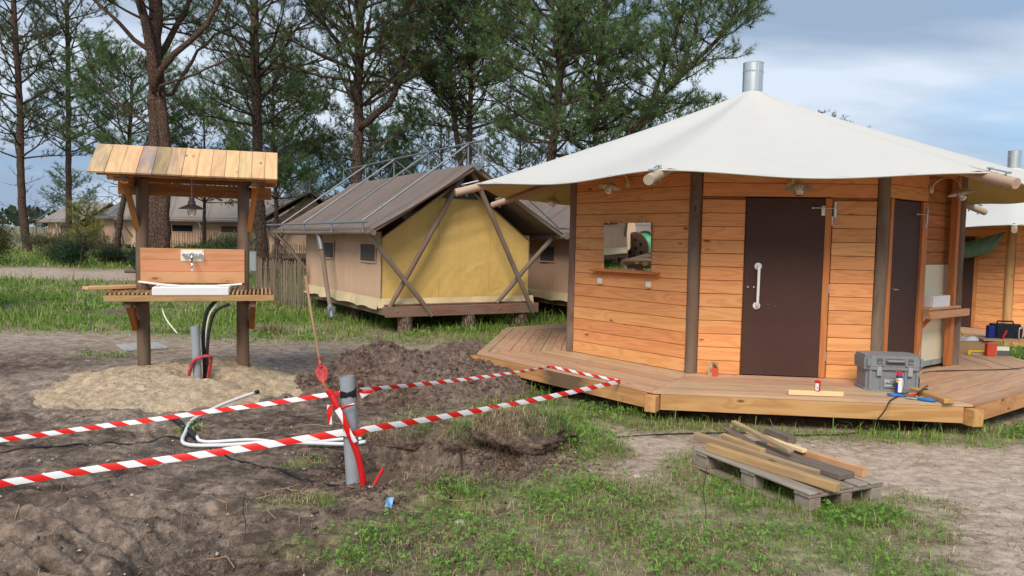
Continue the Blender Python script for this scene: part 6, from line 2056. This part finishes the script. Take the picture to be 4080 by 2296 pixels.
pine('tall straight pine right of the wash stand, standing behind the fence', T4, 0.20, 0.11, 105, (5.0, 10.6), (3.8, 5.0), 3.1, 0.5, 4, tone=(0.050, 0.072, 0.036), dens=0.85, N=15, wd=0.010, dead_len=2.0)
T5 = [(-10.10,33.00,1.05),(-10.15,33.00,3.09),(-10.24,33.00,5.12),(-10.28,33.00,6.79),(-10.31,33.00,8.12)]
pine('slender pine with low green crown between stand roof and tent', T5, 0.12, 0.05, 106, (3.2, 8.4), (2.4, 3.2), 3.6, 0.48, 5, tone=(0.058, 0.098, 0.040), wd=0.012, N=18, dens=1.2)
T6 = [(-4.92,24.00,0.56),(-4.91,24.00,2.79),(-4.89,24.00,3.90),(-4.83,24.00,5.12),(-4.87,24.00,6.21),(-4.86,24.00,7.30),(-4.83,24.00,8.38),(-4.80,24.00,9.57),(-4.79,24.00,11.46)]
pine('broad pine with a rising side limb, behind the ochre tent roof', T6, 0.20, 0.10, 107, (5.6, 10.3), (4.2, 5.6), 3.4, 0.45, 5, tone=(0.054, 0.084, 0.038), brown=0.22, dens=1.0, N=16, wd=0.0125, dead_len=2.2, extra=(
    ([(-4.80,23.9,5.2),(-4.28,23.80,5.58),(-3.86,23.80,5.93),(-3.62,23.80,6.50),(-3.48,23.80,7.28),(-3.34,23.80,8.11),(-3.14,23.80,9.06),(-3.06,23.80,10.24)], 0.11, 0.05, 0.35, 0.9, True),))
T7a = [(-1.58,26.00,1.34),(-1.67,26.00,3.48),(-1.79,26.00,4.27),(-1.94,26.00,5.20),(-2.06,26.00,6.12),(-2.17,26.00,7.16),(-2.28,26.00,8.46),(-2.35,26.00,9.76),(-2.43,26.00,11.30)]
T7b = [(-1.51,26.20,1.34),(-1.57,26.20,3.49),(-1.54,26.20,4.56),(-1.53,26.20,5.89),(-1.53,26.20,7.21),(-1.47,26.20,8.66),(-1.41,26.20,9.84),(-1.39,26.20,11.65)]
pine('left of two slim dark pines right behind the tent ridge', T7a, 0.11, 0.06, 108, (5.6, 10.8), (4.4, 5.6), 2.9, 0.42, 5, dens=1.0, N=16, wd=0.0125, dead_len=1.7)
pine('right of two slim dark pines right behind the tent ridge', T7b, 0.115, 0.06, 109, (5.3, 10.8), (4.2, 5.3), 2.9, 0.42, 5, dens=1.0, N=16, wd=0.0125, dead_len=1.7)
T8 = [(0.95,22.00,0.77),(0.95,22.00,2.82),(0.99,22.00,3.94),(1.07,22.00,4.62),(1.17,22.00,5.29),(1.23,22.00,6.40),(1.25,22.00,7.61),(1.25,22.00,8.60),(1.23,22.00,10.23)]
pine('dense green pine rising behind the left slope of the white roof', T8, 0.18, 0.08, 110, (4.2, 9.7), None, 2.8, 0.40, 5, tone=(0.064, 0.102, 0.042), dens=0.92, N=16, wd=0.0125, brown=0.05)
T9 = [(2.50,24.00,0.71),(2.47,24.00,2.94),(2.49,24.00,4.16),(2.51,24.00,5.26),(2.55,24.00,6.60),(2.61,24.00,7.92),(2.67,24.00,9.24),(2.68,24.00,10.66)]
pine('bushy pine with thin trunk, between the dense pine and the slanting one', T9, 0.11, 0.06, 111, (4.4, 10.2), None, 2.6, 0.42, 5, tone=(0.064, 0.100, 0.042), dens=0.9, N=16, wd=0.0125, brown=0.07)
T10 = [(2.76,23.00,0.76),(2.79,23.00,2.90),(2.96,23.00,4.08),(3.35,23.00,5.02),(3.92,23.00,5.73),(4.60,23.00,6.50),(5.17,23.00,7.09),(5.73,23.00,7.67),(6.18,23.00,8.20),(6.48,23.00,8.78)]
pine('slanting pine leaning out to the right above the white roof', T10, 0.14, 0.05, 112, (5.4, 8.75), None, 2.0, 0.30, 4, tone=(0.064, 0.100, 0.042), dens=0.9, N=16, wd=0.0125, brown=0.05, extra=(
    ([(3.92,23.0,5.73),(4.2,23.0,6.6),(4.5,22.9,7.5),(4.75,22.8,8.4),(4.9,22.8,9.6)], 0.07, 0.03, 0.25, 1.0, True),
    ([(4.60,23.0,6.50),(5.0,23.2,7.4),(5.35,23.2,8.3),(5.5,23.2,9.4)], 0.055, 0.025, 0.25, 1.0, True)))


def far_pine(label, x, y, top, seed, r_=0.1, Lm=1.8, live0=None):
    g = hz(x, y)
    tr = [(x, y, g), (x + 0.1, y, g + (top - g) * 0.5), (x + 0.05, y, top - 0.3)]
    pine(label, tr, r_, 0.03, seed, (live0 or g + (top - g) * 0.35, top - 0.25), None, Lm, 0.5, 5, tone=(0.050, 0.084, 0.040), wd=0.025, N=9, dens=0.8, group='farther pines showing over the roofs')


far_pine('far pine whose top shows above the left slope of the white roof', 8.1, 40, 8.6, 201, Lm=2.6)
far_pine('far pine top just left of the round vent, low over the roof', 10.5, 42, 8.9, 202, Lm=2.4)
far_pine('first pine tip peeking over the right slope of the white roof', 17.2, 45, 9.0, 203, Lm=1.6)
far_pine('second pine tip peeking over the right slope of the white roof', 18.6, 45, 8.7, 204, Lm=1.6)
far_pine('third pine tip peeking over the right slope, lowest one', 19.9, 45.5, 8.5, 205, Lm=1.4)
far_pine('small far pine between the two left trunks, over the farthest tent', -34.6, 60, 5.9, 206, 0.12, 2.2)
far_pine('far pine low behind the tent ridge rail', -7.0, 40, 7.0, 207, 0.1, 2.4)
far_pine('far pine behind the fence, left of the ochre tent', -12.0, 45, 7.2, 208, 0.1, 2.5)
far_pine('far low pine right of the slim pair, above the tent', 0.2, 38, 7.4, 209, 0.1, 2.6)
far_pine('far pine filling the gap under the dense green pine', 4.2, 36, 7.6, 210, 0.1, 2.6)
far_pine('far pine filling the gap behind the broad pine, over the tent roof', -6.4, 34, 8.2, 212, 0.1, 2.8)
far_pine('far pine between the broad pine and the slim pair', -3.4, 35, 7.6, 213, 0.1, 2.6)
far_pine('far pine left of the thick forked trunk', -14.9, 37, 8.0, 214, 0.1, 2.6)
far_pine('far low pine left of the straight pine', -14.5, 50, 7.0, 211, 0.1, 2.4)

# ------------------------------------------------------------------ leafy plants
def leaves(P, size, rng, col, asp=2.2, upright=0.3):
    K = len(P)
    d = rng.normal(size=(K, 3)); d[:, 2] = np.abs(d[:, 2]) * (0.5 + upright * 3); d /= np.linalg.norm(d, axis=1, keepdims=True)
    s = np.cross(d, rng.normal(size=(K, 3))); s /= np.linalg.norm(s, axis=1, keepdims=True) + 1e-9
    L = (size * (0.6 + 0.8 * rng.random(K)))[:, None]
    V = np.stack([P, P + d * L * 0.5 + s * L / asp / 2, P + d * L, P + d * L * 0.5 - s * L / asp / 2], 1).reshape(-1, 3)
    F = np.arange(K * 4).reshape(-1, 4)
    return V, F, np.repeat(col, 4, 0)


def shrub(name, label, x, y, R3, n, size, tone, seed, asp=3.0, stems=5, cat='shrub', group=None, z0=None):
    rng = np.random.default_rng(seed)
    g = hz(x, y) if z0 is None else z0
    root = thing(name, label, cat, (x, y, g), 0, group)
    nc = 26
    cc = rng.normal(size=(nc, 3)); cc /= np.linalg.norm(cc, axis=1, keepdims=True); cc *= (0.35 + 0.6 * rng.random((nc, 1)))
    cc = cc * np.array(R3) * np.array([1, 1, 0.9]) + np.array([0, 0, R3[2]])
    w_ = rng.integers(0, nc, n)
    P = cc[w_] + rng.normal(size=(n, 3)) * np.array(R3) * 0.20
    P[:, 2] = np.maximum(P[:, 2], 0.02)
    col = np.array(tone)[None] * (0.55 + 0.9 * rng.random((nc, 1)))[w_] * (0.8 + 0.4 * rng.random((n, 1)))
    V, F, C = leaves(P, size, rng, col, asp)
    np_mesh('foliage', V, F, M['leaf'], root, C)
    mb = MB()
    for c in cc[:max(stems, 1) * 2]:
        mb.tube([(0.1 * c[0], 0.1 * c[1], -0.05), (0.5 * c[0], 0.5 * c[1], 0.45 * c[2]), tuple(c)], [0.018, 0.012, 0.006], 5)
    build('stem', mb, M['limb'], root)
    return root


shrub('dark_bush', 'round dark green bush at the edge of the sandy path', -17.6, 30.6, (0.95, 0.8, 0.48), 7000, 0.10, (0.030, 0.062, 0.028), 301, 5.0)
shrub('olive_bush', 'tall yellowish green bush at the far left edge', -20.6, 30.5, (1.0, 0.9, 1.05), 9000, 0.12, (0.085, 0.095, 0.024), 302, 6.0)
shrub('grey_bush', 'grey green bush among reeds behind the dark bush', -16.4, 31.8, (1.0, 0.7, 0.36), 5000, 0.12, (0.060, 0.085, 0.045), 303, 7.0)
shrub('reed_clump', 'pale green reed clump behind the dark bush', -20.4, 35.5, (2.1, 1.0, 0.62), 7000, 0.22, (0.105, 0.105, 0.050), 304, 12.0)
shrub('leafy_shrub', 'narrow leafy shrub just left of the wash stand post', -13.1, 27.0, (0.42, 0.4, 0.55), 2600, 0.13, (0.045, 0.085, 0.035), 305, 5.0)
shrub('tall_weed', 'thin tall weeds in front of the far tent, behind the stand', -12.6, 34.0, (1.6, 0.8, 0.62), 5000, 0.20, (0.075, 0.105, 0.050), 306, 10.0)
shrub('green_bush', 'low green bush line behind the far left path', -13.0, 33.0, (2.6, 0.8, 0.42), 8000, 0.12, (0.050, 0.10, 0.030), 307, 5.0)
# pine sapling with pale stem
g = hz(-16.9, 30.0)
rs = pine('young pine sapling with thin pale stem beside the dark bush', [(-16.9, 30.0, g), (-16.84, 30.0, g + 0.6), (-16.70, 30.0, g + 1.2), (-16.66, 30.0, g + 2.0)], 0.028, 0.012, 310, (g + 0.85, g + 2.0), None, 0.75, 0.16, 4, tone=(0.105, 0.12, 0.036), wd=0.008, N=16, dens=1.3, group='young trees', brown=0.05, cat='sapling', needle_len=0.12)
# bare tree far away
pine('small bare tree far away between the left trunks', [(-37.2, 60, hz(-37.2, 60)), (-37.2, 60, 2.8), (-37.15, 60, 4.3)], 0.05, 0.015, 311, (4.2, 4.21), (2.4, 4.2), 1.0, 0.3, 5, group='young trees', dead_len=1.3)

# far treeline, read as one mass
rng = np.random.default_rng(320)
n = 9000
ang = np.radians(rng.uniform(-60, 60, n)); R_ = rng.uniform(100, 135, n)
hh = 0.8 + 1.0 * fbm(np.degrees(ang) * 0.35, np.zeros(n), 401, 3) * 2
X = np.sin(ang) * R_; Y = np.cos(ang) * R_
Zb = height(X, Y)
P = np.stack([X, Y, Zb + hh * rng.random(n) ** 0.8], 1)
V, F, C = leaves(P, 0.9, rng, np.array([[0.038, 0.058, 0.030]]) * (0.6 + 0.8 * rng.random((n, 1))), 1.6)
o = np_mesh('far_woodland', V, F, M['leaf'], None, C); tag(o, 'low dark wood on the horizon behind the tents', 'woodland', kind='stuff')

# ------------------------------------------------------------------ grass, weeds, clods
def blades(P, H, Wd, rng, col, lean=0.5):
    K = len(P)
    a = rng.random(K) * 6.283
    ld = np.stack([np.cos(a), np.sin(a), np.zeros(K)], 1)
    le = (lean * (0.15 + rng.random(K) ** 1.3))[:, None]
    sd = np.stack([-np.sin(a + rng.normal(size=K) * 0.6), np.cos(a), np.zeros(K)], 1)
    H = H[:, None]; Wd = Wd[:, None]
    up = np.array([[0, 0, 1.0]])
    mid = P + up * H * (0.62 - 0.12 * le) + ld * H * le * 0.30
    tip = P + up * H * np.maximum(0.15, 1 - 0.55 * le) + ld * H * le
    V = np.stack([P - sd * Wd / 2, P + sd * Wd / 2, mid + sd * Wd * 0.42, mid - sd * Wd * 0.42, tip], 1).reshape(-1, 3)
    b = np.arange(K)[:, None] * 5
    F = np.concatenate([b + np.array([[0, 1, 2]]), b + np.array([[0, 2, 3]]), b + np.array([[3, 2, 4]])])
    return V, F, np.repeat(col, 5, 0)


def scatter(n, rng, x0, x1, y0, y1, power=1.0, thr=0.06):
    X = rng.uniform(x0, x1, n)
    # equal density per unit of log distance near the viewer's side keeps far parts light
    Y = np.exp(rng.uniform(math.log(y0), math.log(y1), n))
    X = X * Y / y1
    keep = np.abs(X) < 0.78 * Y + 1.2
    X, Y = X[keep], Y[keep]
    g = grass_density(X, Y)
    clump = sst(0.36, 0.60, fbm(X * 3.2, Y * 3.2, 501, 3)) * 0.75 + 0.25
    k = rng.random(len(X)) < np.where(g > thr, (g * clump) ** power, 0)
    return X[k], Y[k], g[k]


rng = np.random.default_rng(500)
X, Y, g = scatter(440000, rng, -32, 32, 3.4, 42)
X = np.concatenate([X, rng.uniform(-19, -8.5, 9000)]); Y = np.concatenate([Y, rng.uniform(8.6, 12.5, 9000)]); g = np.concatenate([g, np.full(9000, 1.0)])
D_ = np.hypot(X, Y)
lod = np.clip(D_ / 7.0, 0.7, 6.0)
P = np.stack([X, Y, height(X, Y) - 0.005], 1)
edge = np.full(len(X), 9.0)
for i in range(1, 6):
    edge = np.minimum(edge, segd(X, Y, *DK[i], *DK[i + 1]))
H = (0.035 + 0.075 * rng.random(len(X)) * g) * (1 + 0.5 * sst(0.6, 0.1, edge) * rng.random(len(X))) * (0.8 + 0.5 * fbm(X * 1.3, Y * 1.3, 511, 2)) * np.clip(lod, 1, 2.6)
Wd = 0.0054 * lod * (0.6 + 0.7 * rng.random(len(X)))
kind = rng.random(len(X))
nf = fbm(X * 1.1 + 3, Y * 1.1, 521, 3)
dryz = (sst(0.42, 0.54, nf) * 0.75 + 0.14) * np.where(Y > 11, 0.3, 1.0) * (0.4 + 0.6 * sst(0.3, 0.9, edge))
pal = np.array([[0.185, 0.325, 0.052], [0.310, 0.370, 0.090], [0.540, 0.450, 0.255], [0.230, 0.155, 0.095]])
pick = np.where(kind < dryz * 0.62, 2, np.where(kind < dryz, 3, np.where(kind > 1 - 0.28, 1, 0)))
col = pal[pick] * (0.6 + 0.8 * rng.random((len(X), 1)))
H = np.where(pick >= 2, H * 0.8, H) * np.where(rng.random(len(X)) < 0.07, 2.1, 1.0) * (1 + 0.8 * sst(1.1, 0.5, ell(X, Y, 0.3, 7.35, 0.75, 1.0)))
V, F, C = blades(P, H, Wd, rng, col, 1.35)
o = np_mesh('grass', V, F, M['leaf'], None, C); tag(o, 'patchy green and dry grass on the ground', 'grass', kind='stuff')

# lumps of torn turf round the hole: soil below, grass and straw on top
def lump(label, c, R3, seed, green, nb_):
    rg = np.random.default_rng(seed)
    nu, nv = 56, 34
    U, Vv = np.meshgrid(np.linspace(0, 2 * np.pi, nu, endpoint=False), np.linspace(0.0, np.pi, nv), indexing='ij')
    def surf(u, v):
        d = np.stack([np.cos(u) * np.sin(v), np.sin(u) * np.sin(v), np.cos(v)], -1)
        k = 1 + 0.55 * (fbm(d[..., 0] * 1.7 + seed, d[..., 1] * 1.7 + d[..., 2] * 1.3, seed, 4, 0.6) - 0.5) + 0.30 * (fbm(d[..., 0] * 6 + d[..., 2] * 5, d[..., 1] * 6 - d[..., 2] * 4, seed + 9, 3, 0.6) - 0.5)
        return d * np.array(R3) * k[..., None]
    P3 = surf(U, Vv)
    V_ = P3.reshape(-1, 3)
    i = (np.arange(nu)[:, None] * nv + np.arange(nv - 1)[None]).ravel(); i2 = (((np.arange(nu)[:, None] + 1) % nu) * nv + np.arange(nv - 1)[None]).ravel()
    F_ = np.stack([i, i + 1, i2 + 1, i2], 1)
    root = thing('turf_lump', label, 'turf', c, 0, 'torn turf lumps round the hole')
    np_mesh('soil', V_, F_, M['heap'], root, smooth=True)
    u = rg.random(nb_) * 6.283; v = np.arccos(rg.uniform(0.15, 1.0, nb_))
    p = surf(u, v)
    gsel = rg.random(nb_) < np.clip(green + 0.9 * p[:, 0] / R3[0], 0.05, 0.95)
    col = np.where(gsel[:, None], np.array([[0.14, 0.28, 0.05]]), np.array([[0.46, 0.37, 0.21]])) * (0.55 + 0.8 * rg.random((nb_, 1)))
    V_, F_, C_ = blades(p, 0.03 + 0.07 * rg.random(nb_), np.full(nb_, 0.0045), rg, col, 1.5)
    t_ = np_mesh('turf', V_, F_, M['leaf'], root, C_); t_['kind'] = 'stuff'
    nr_ = nb_ // 5
    u = rg.random(nr_) * 6.283; v = rg.uniform(1.2, 2.3, nr_)
    p = surf(u, v); q_ = p + np.stack([np.cos(u) * 0.03, np.sin(u) * 0.03, -0.02 - 0.09 * rg.random(nr_)], 1) + rg.normal(size=(nr_, 3)) * 0.015
    V_, F_ = frusta(p, q_, np.full(nr_, 0.0017), np.full(nr_, 0.0008))
    t_ = np_mesh('roots', V_, F_, M['straw'], root, np.repeat(np.array([[0.15, 0.095, 0.06]]) * (0.5 + rg.random((nr_, 1))), 6, 0)); t_['kind'] = 'stuff'


lump('large torn sod clump with dry grass on top, right of the puddle', (0.10, 6.50, 0.185), (0.44, 0.32, 0.16), 5, 0.15, 2600)
lump('green tufted turf lump overhanging the back of the puddle', (-0.36, 6.72, 0.03), (0.24, 0.20, 0.13), 17, 0.8, 1300)
lump('dark soil lump on the bank behind the puddle, nearest the pipe', (-0.98, 6.82, 0.03), (0.34, 0.20, 0.12), 29, 0.25, 900)
lump('small clod of spoil in front of the puddle', (-0.62, 5.42, 0.06), (0.22, 0.13, 0.07), 41, -0.3, 120)

# broad-leaved weeds and clover
X, Y, g = scatter(160000, rng, -18, 18, 3.6, 24, 1.4, 0.3)
clo = (fbm(X * 1.1 + 7, Y * 1.1, 531, 3) > 0.525) | (ell(X, Y, 0.55, 6.6, 0.6, 0.45) < 1)
X, Y, g = X[clo], Y[clo], g[clo]
n = len(X); Z = height(X, Y)
D_ = np.hypot(X, Y); lod = np.clip(D_ / 6.5, 0.8, 3.5)
extra = ell(X, Y, 0.55, 6.6, 0.6, 0.45) < 1
hgt = (0.02 + 0.06 * rng.random(n)) * np.where(extra, 1.9, 1.0)
c0 = np.stack([X, Y, Z + hgt], 1)
PV, PF, PC = [], [], []
col = np.array([[0.170, 0.330, 0.055]]) * (0.6 + 0.8 * rng.random((n, 1)))
sz = 0.015 * lod * (0.7 + 0.7 * rng.random(n))
a0 = rng.random(n) * 6.283
tilt = rng.normal(size=(n, 2)) * 0.35
for k in range(3):
    a = a0 + k * 2.094
    dx, dy = np.cos(a), np.sin(a)
    d = np.stack([dx, dy, tilt[:, 0] * dx + tilt[:, 1] * dy + 0.1], 1)
    s = np.stack([-dy, dx, -tilt[:, 0] * dy + tilt[:, 1] * dx], 1)
    q4 = np.stack([c0, c0 + (d * 0.55 + s * 0.48) * sz[:, None], c0 + d * sz[:, None] * 1.0, c0 + (d * 0.55 - s * 0.48) * sz[:, None]], 1).reshape(-1, 3)
    PV.append(q4); PF.append(np.arange(n * 4).reshape(-1, 4) + k * n * 4); PC.append(np.repeat(col, 4, 0))
o = np_mesh('clover', np.concatenate(PV), np.concatenate(PF), M['leaf'], None, np.concatenate(PC)); tag(o, 'clover and small broad-leaved weeds in the grass', 'weeds', kind='stuff')

# roots and straw on bare soil, banks
n = 16000
X = rng.uniform(-4.2, 3.6, n); Y = rng.uniform(3.7, 9.0, n)
m_ = rng.random(n) < 0.12 + 0.5 * (fbm(X * 1.6, Y * 1.6, 541, 3) > 0.53)
m_ |= (ell(X, Y, 0.1, 6.4, 0.6, 0.5) < 1.1)
X, Y = X[m_], Y[m_]; n = len(X)
X = np.concatenate([X, rng.normal(0.1, 0.25, 2200), rng.normal(-0.75, 0.3, 900)]); Y = np.concatenate([Y, rng.normal(6.4, 0.2, 2200), rng.normal(6.85, 0.12, 900)]); n = len(X)
keepm = np.hypot(X - CX, Y - CY) > 4.15
X, Y = X[keepm], Y[keepm]; n = len(X)
a = rng.random(n) * 6.283; L = 0.02 + 0.09 * rng.random(n) ** 2
p0 = np.stack([X, Y, height(X, Y) + 0.006], 1)
X2, Y2 = X + np.cos(a) * L, Y + np.sin(a) * L
p1 = np.stack([X2, Y2, height(X2, Y2) + 0.004 + 0.02 * rng.random(n)], 1)
V, F = frusta(p0, p1, np.full(n, 0.0016), np.full(n, 0.0010))
col = np.where((rng.random(n) < 0.6)[:, None], np.array([[0.33, 0.26, 0.16]]), np.array([[0.10, 0.065, 0.045]])) * (0.6 + 0.7 * rng.random((n, 1)))
o = np_mesh('straw_litter', V, F, M['straw'], None, np.repeat(col, 6, 0)); tag(o, 'dry straw and root bits lying on the soil', 'litter', kind='stuff')


def pebbles(name, label, X, Y, Z, size, mat, rng):
    n = len(X)
    base = np.array([(0, 0, 1), (0, 0, -1), (1, 0, 0), (-1, 0, 0), (0, 1, 0), (0, -1, 0), (.7, .7, .3), (-.7, .6, -.3), (.5, -.7, -.4), (-.6, -.6, .5)], float)[:6]
    faces = np.array([(0, 2, 4), (0, 4, 3), (0, 3, 5), (0, 5, 2), (1, 4, 2), (1, 3, 4), (1, 5, 3), (1, 2, 5)])
    V = base[None] * (size[:, None, None] * (0.6 + 0.7 * rng.random((n, 6, 1))) * np.array([1, 1, 0.7]))
    a = rng.random(n) * 6.283; c, s = np.cos(a)[:, None], np.sin(a)[:, None]
    x, y = V[:, :, 0] * c - V[:, :, 1] * s, V[:, :, 0] * s + V[:, :, 1] * c
    V = np.stack([x + X[:, None], y + Y[:, None], V[:, :, 2] + Z[:, None]], 2).reshape(-1, 3)
    F = (np.arange(n)[:, None, None] * 6 + faces[None]).reshape(-1, 3)
    o = np_mesh(name, V, F, mat)
    return tag(o, label, 'stones', kind='stuff')


n = 2600
t = rng.random(n) * 6.283; s = np.sqrt(rng.random(n)) * 0.97
X = -4.0 + 1.6 * s * np.cos(t); Y = 9.15 + 1.5 * s * np.sin(t)
keep = fbm(X * 2.3, Y * 2.3, 551, 3) > 0.46
X, Y, s, t = X[keep], Y[keep], s[keep], t[keep]
Z = height(X, Y) + z_sand(X, Y, s, t)
pebbles('sand_pebbles', 'small tan stones strewn over the sand mound', X, Y, Z, 0.005 + 0.016 * rng.random(len(X)) ** 3, M['sand'], rng)
n = 5200
X = rng.uniform(-4.5, 1.0, n); Y = np.exp(rng.uniform(math.log(3.7), math.log(9.5), n))
keep = (rng.random(n) < mud_mask(X, Y)) & (fbm(X * 2, Y * 2, 561, 3) > 0.47)
X, Y = X[keep], Y[keep]
pebbles('soil_clods', 'small dark clods on the muddy ground', X, Y, height(X, Y) + 0.000, 0.004 + 0.022 * rng.random(len(X)) ** 4, M['heap'], rng)
n = 420
X = rng.uniform(-4.0, 4.5, n); Y = np.exp(rng.uniform(math.log(3.8), math.log(8.0), n))
keep = np.hypot(X - CX, Y - CY) > 4.2
X, Y = X[keep], Y[keep]
pebbles('pale_stones', 'scattered pale pebbles on the bare ground', X, Y, height(X, Y) + 0.004, 0.006 + 0.014 * rng.random(len(X)) ** 2, M['pebble'], rng)
# clods on the soil heap
n = 2600
t = rng.random(n) * 6.283; s = np.sqrt(rng.random(n)) * 0.98
X = -1.2 + 1.5 * s * np.cos(t); Y = 9.35 + 1.15 * s * np.sin(t)
pebbles('heap_clods', 'loose clods covering the soil heap', X, Y, height(X, Y) + z_heap(X, Y, s, t), 0.008 + 0.035 * rng.random(n) ** 3, M['heap'], rng)

# clods round the hole and on the sod clump
n = 1500
X = np.concatenate([rng.normal(0.05, 0.30, n), rng.normal(-0.75, 0.38, n)]); Y = np.concatenate([rng.normal(6.25, 0.22, n), rng.normal(5.7, 0.55, n)])
pebbles('bank_clods', 'crumbled dark soil around the puddle and the sod clump', X, Y, height(X, Y), 0.006 + 0.032 * rng.random(2 * n) ** 3, M['heap'], rng)

# fallen twigs
mb = MB()
rt = random.Random(77)
for i in range(70):
    x, y = rt.uniform(-3.6, 3.8), math.exp(rt.uniform(math.log(3.8), math.log(8.2)))
    if math.hypot(x - CX, y - CY) < 4.3: continue
    a = rt.uniform(0, 6.28); L_ = rt.uniform(0.10, 0.45); pts = []
    for k in range(6):
        xx, yy = x + math.cos(a) * L_ * k / 5, y + math.sin(a) * L_ * k / 5
        a += rt.uniform(-0.35, 0.35)
        pts.append((xx, yy, hz(xx, yy) + 0.006 + rt.uniform(0, 0.012)))
    mb.tube(pts, [0.0035 * (1 - 0.1 * k) for k in range(6)], 5)
o = build('fallen_twigs', mb, M['tan'], None); tag(o, 'thin dry twigs scattered over the bare ground', 'twigs', kind='stuff')

# single litter pieces
mb = MB(); mb.grid(lambda u, v: Vector((0.05 * (u - 0.5) + 0.01 * v, 0.07 * (v - 0.5), 0.012 * math.sin(5 * u + 3 * v))), 4, 4)
o = build('blue_scrap', mb, plain('pale_blue_plastic', (0.16, 0.36, 0.60), 0.4), None, True); o.location = (-0.80, 5.05, hz(-0.80, 5.05) + 0.03); o.rotation_euler = (0.9, 0.2, 0.4)
tag(o, 'small pale blue plastic scrap on the soil below the pipe', 'scrap')
pebbles_xy = ((-0.30, 4.86, 0.05, 'flat grey stone in the grass right of the blue scrap'), (1.00, 5.85, 0.035, 'pale round stone in the grass left of the pallet'), (0.30, 5.15, 0.022, 'small white stone in the middle of the grass'))
for x, y, s_, lab in pebbles_xy:
    mb = MB()
    mb.grid(lambda u, v: Vector((s_ * math.sin(math.pi * v) * math.cos(2 * math.pi * u) * (1 + .15 * math.sin(7 * u * 6.28)), s_ * 0.7 * math.sin(math.pi * v) * math.sin(2 * math.pi * u), s_ * 0.5 * math.cos(math.pi * v))), 14, 8)
    o = build('stone', mb, M['pebble'], None, True); o.location = (x, y, hz(x, y) + s_ * 0.3)
    tag(o, lab, 'stone')
# dry stalks
for i, (x, y, h_, lab) in enumerate(((1.24, 4.75, 0.42, 'thin dry upright stalk in the grass in front of the pallet'), (-1.62, 4.62, 0.30, 'thin dry stalk standing in the mud left of the pipe'))):
    z = hz(x, y)
    hose('dry_stalk', [(x, y, z - 0.03), (x + 0.012, y, z + h_ * 0.3), (x - 0.008, y + 0.01, z + h_ * 0.6), (x + 0.012, y + 0.01, z + h_)], 0.003, M['limb'], lab, 'stalk', 5)
# dead grass tuft by the stand
rng2 = np.random.default_rng(601)
n = 500
P = np.stack([-4.55 + rng2.normal(size=n) * 0.14, 14.3 + rng2.normal(size=n) * 0.12, np.zeros(n)], 1); P[:, 2] = height(P[:, 0], P[:, 1])
V, F, C = blades(P, 0.10 + 0.22 * rng2.random(n), np.full(n, 0.008), rng2, np.array([[0.36, 0.29, 0.17]]) * (0.6 + 0.6 * rng2.random((n, 1))), 1.3)
o = np_mesh('dead_grass_tuft', V, F, M['straw'], None, C); tag(o, 'straw coloured dead grass tuft between wash stand and tent', 'grass tuft')
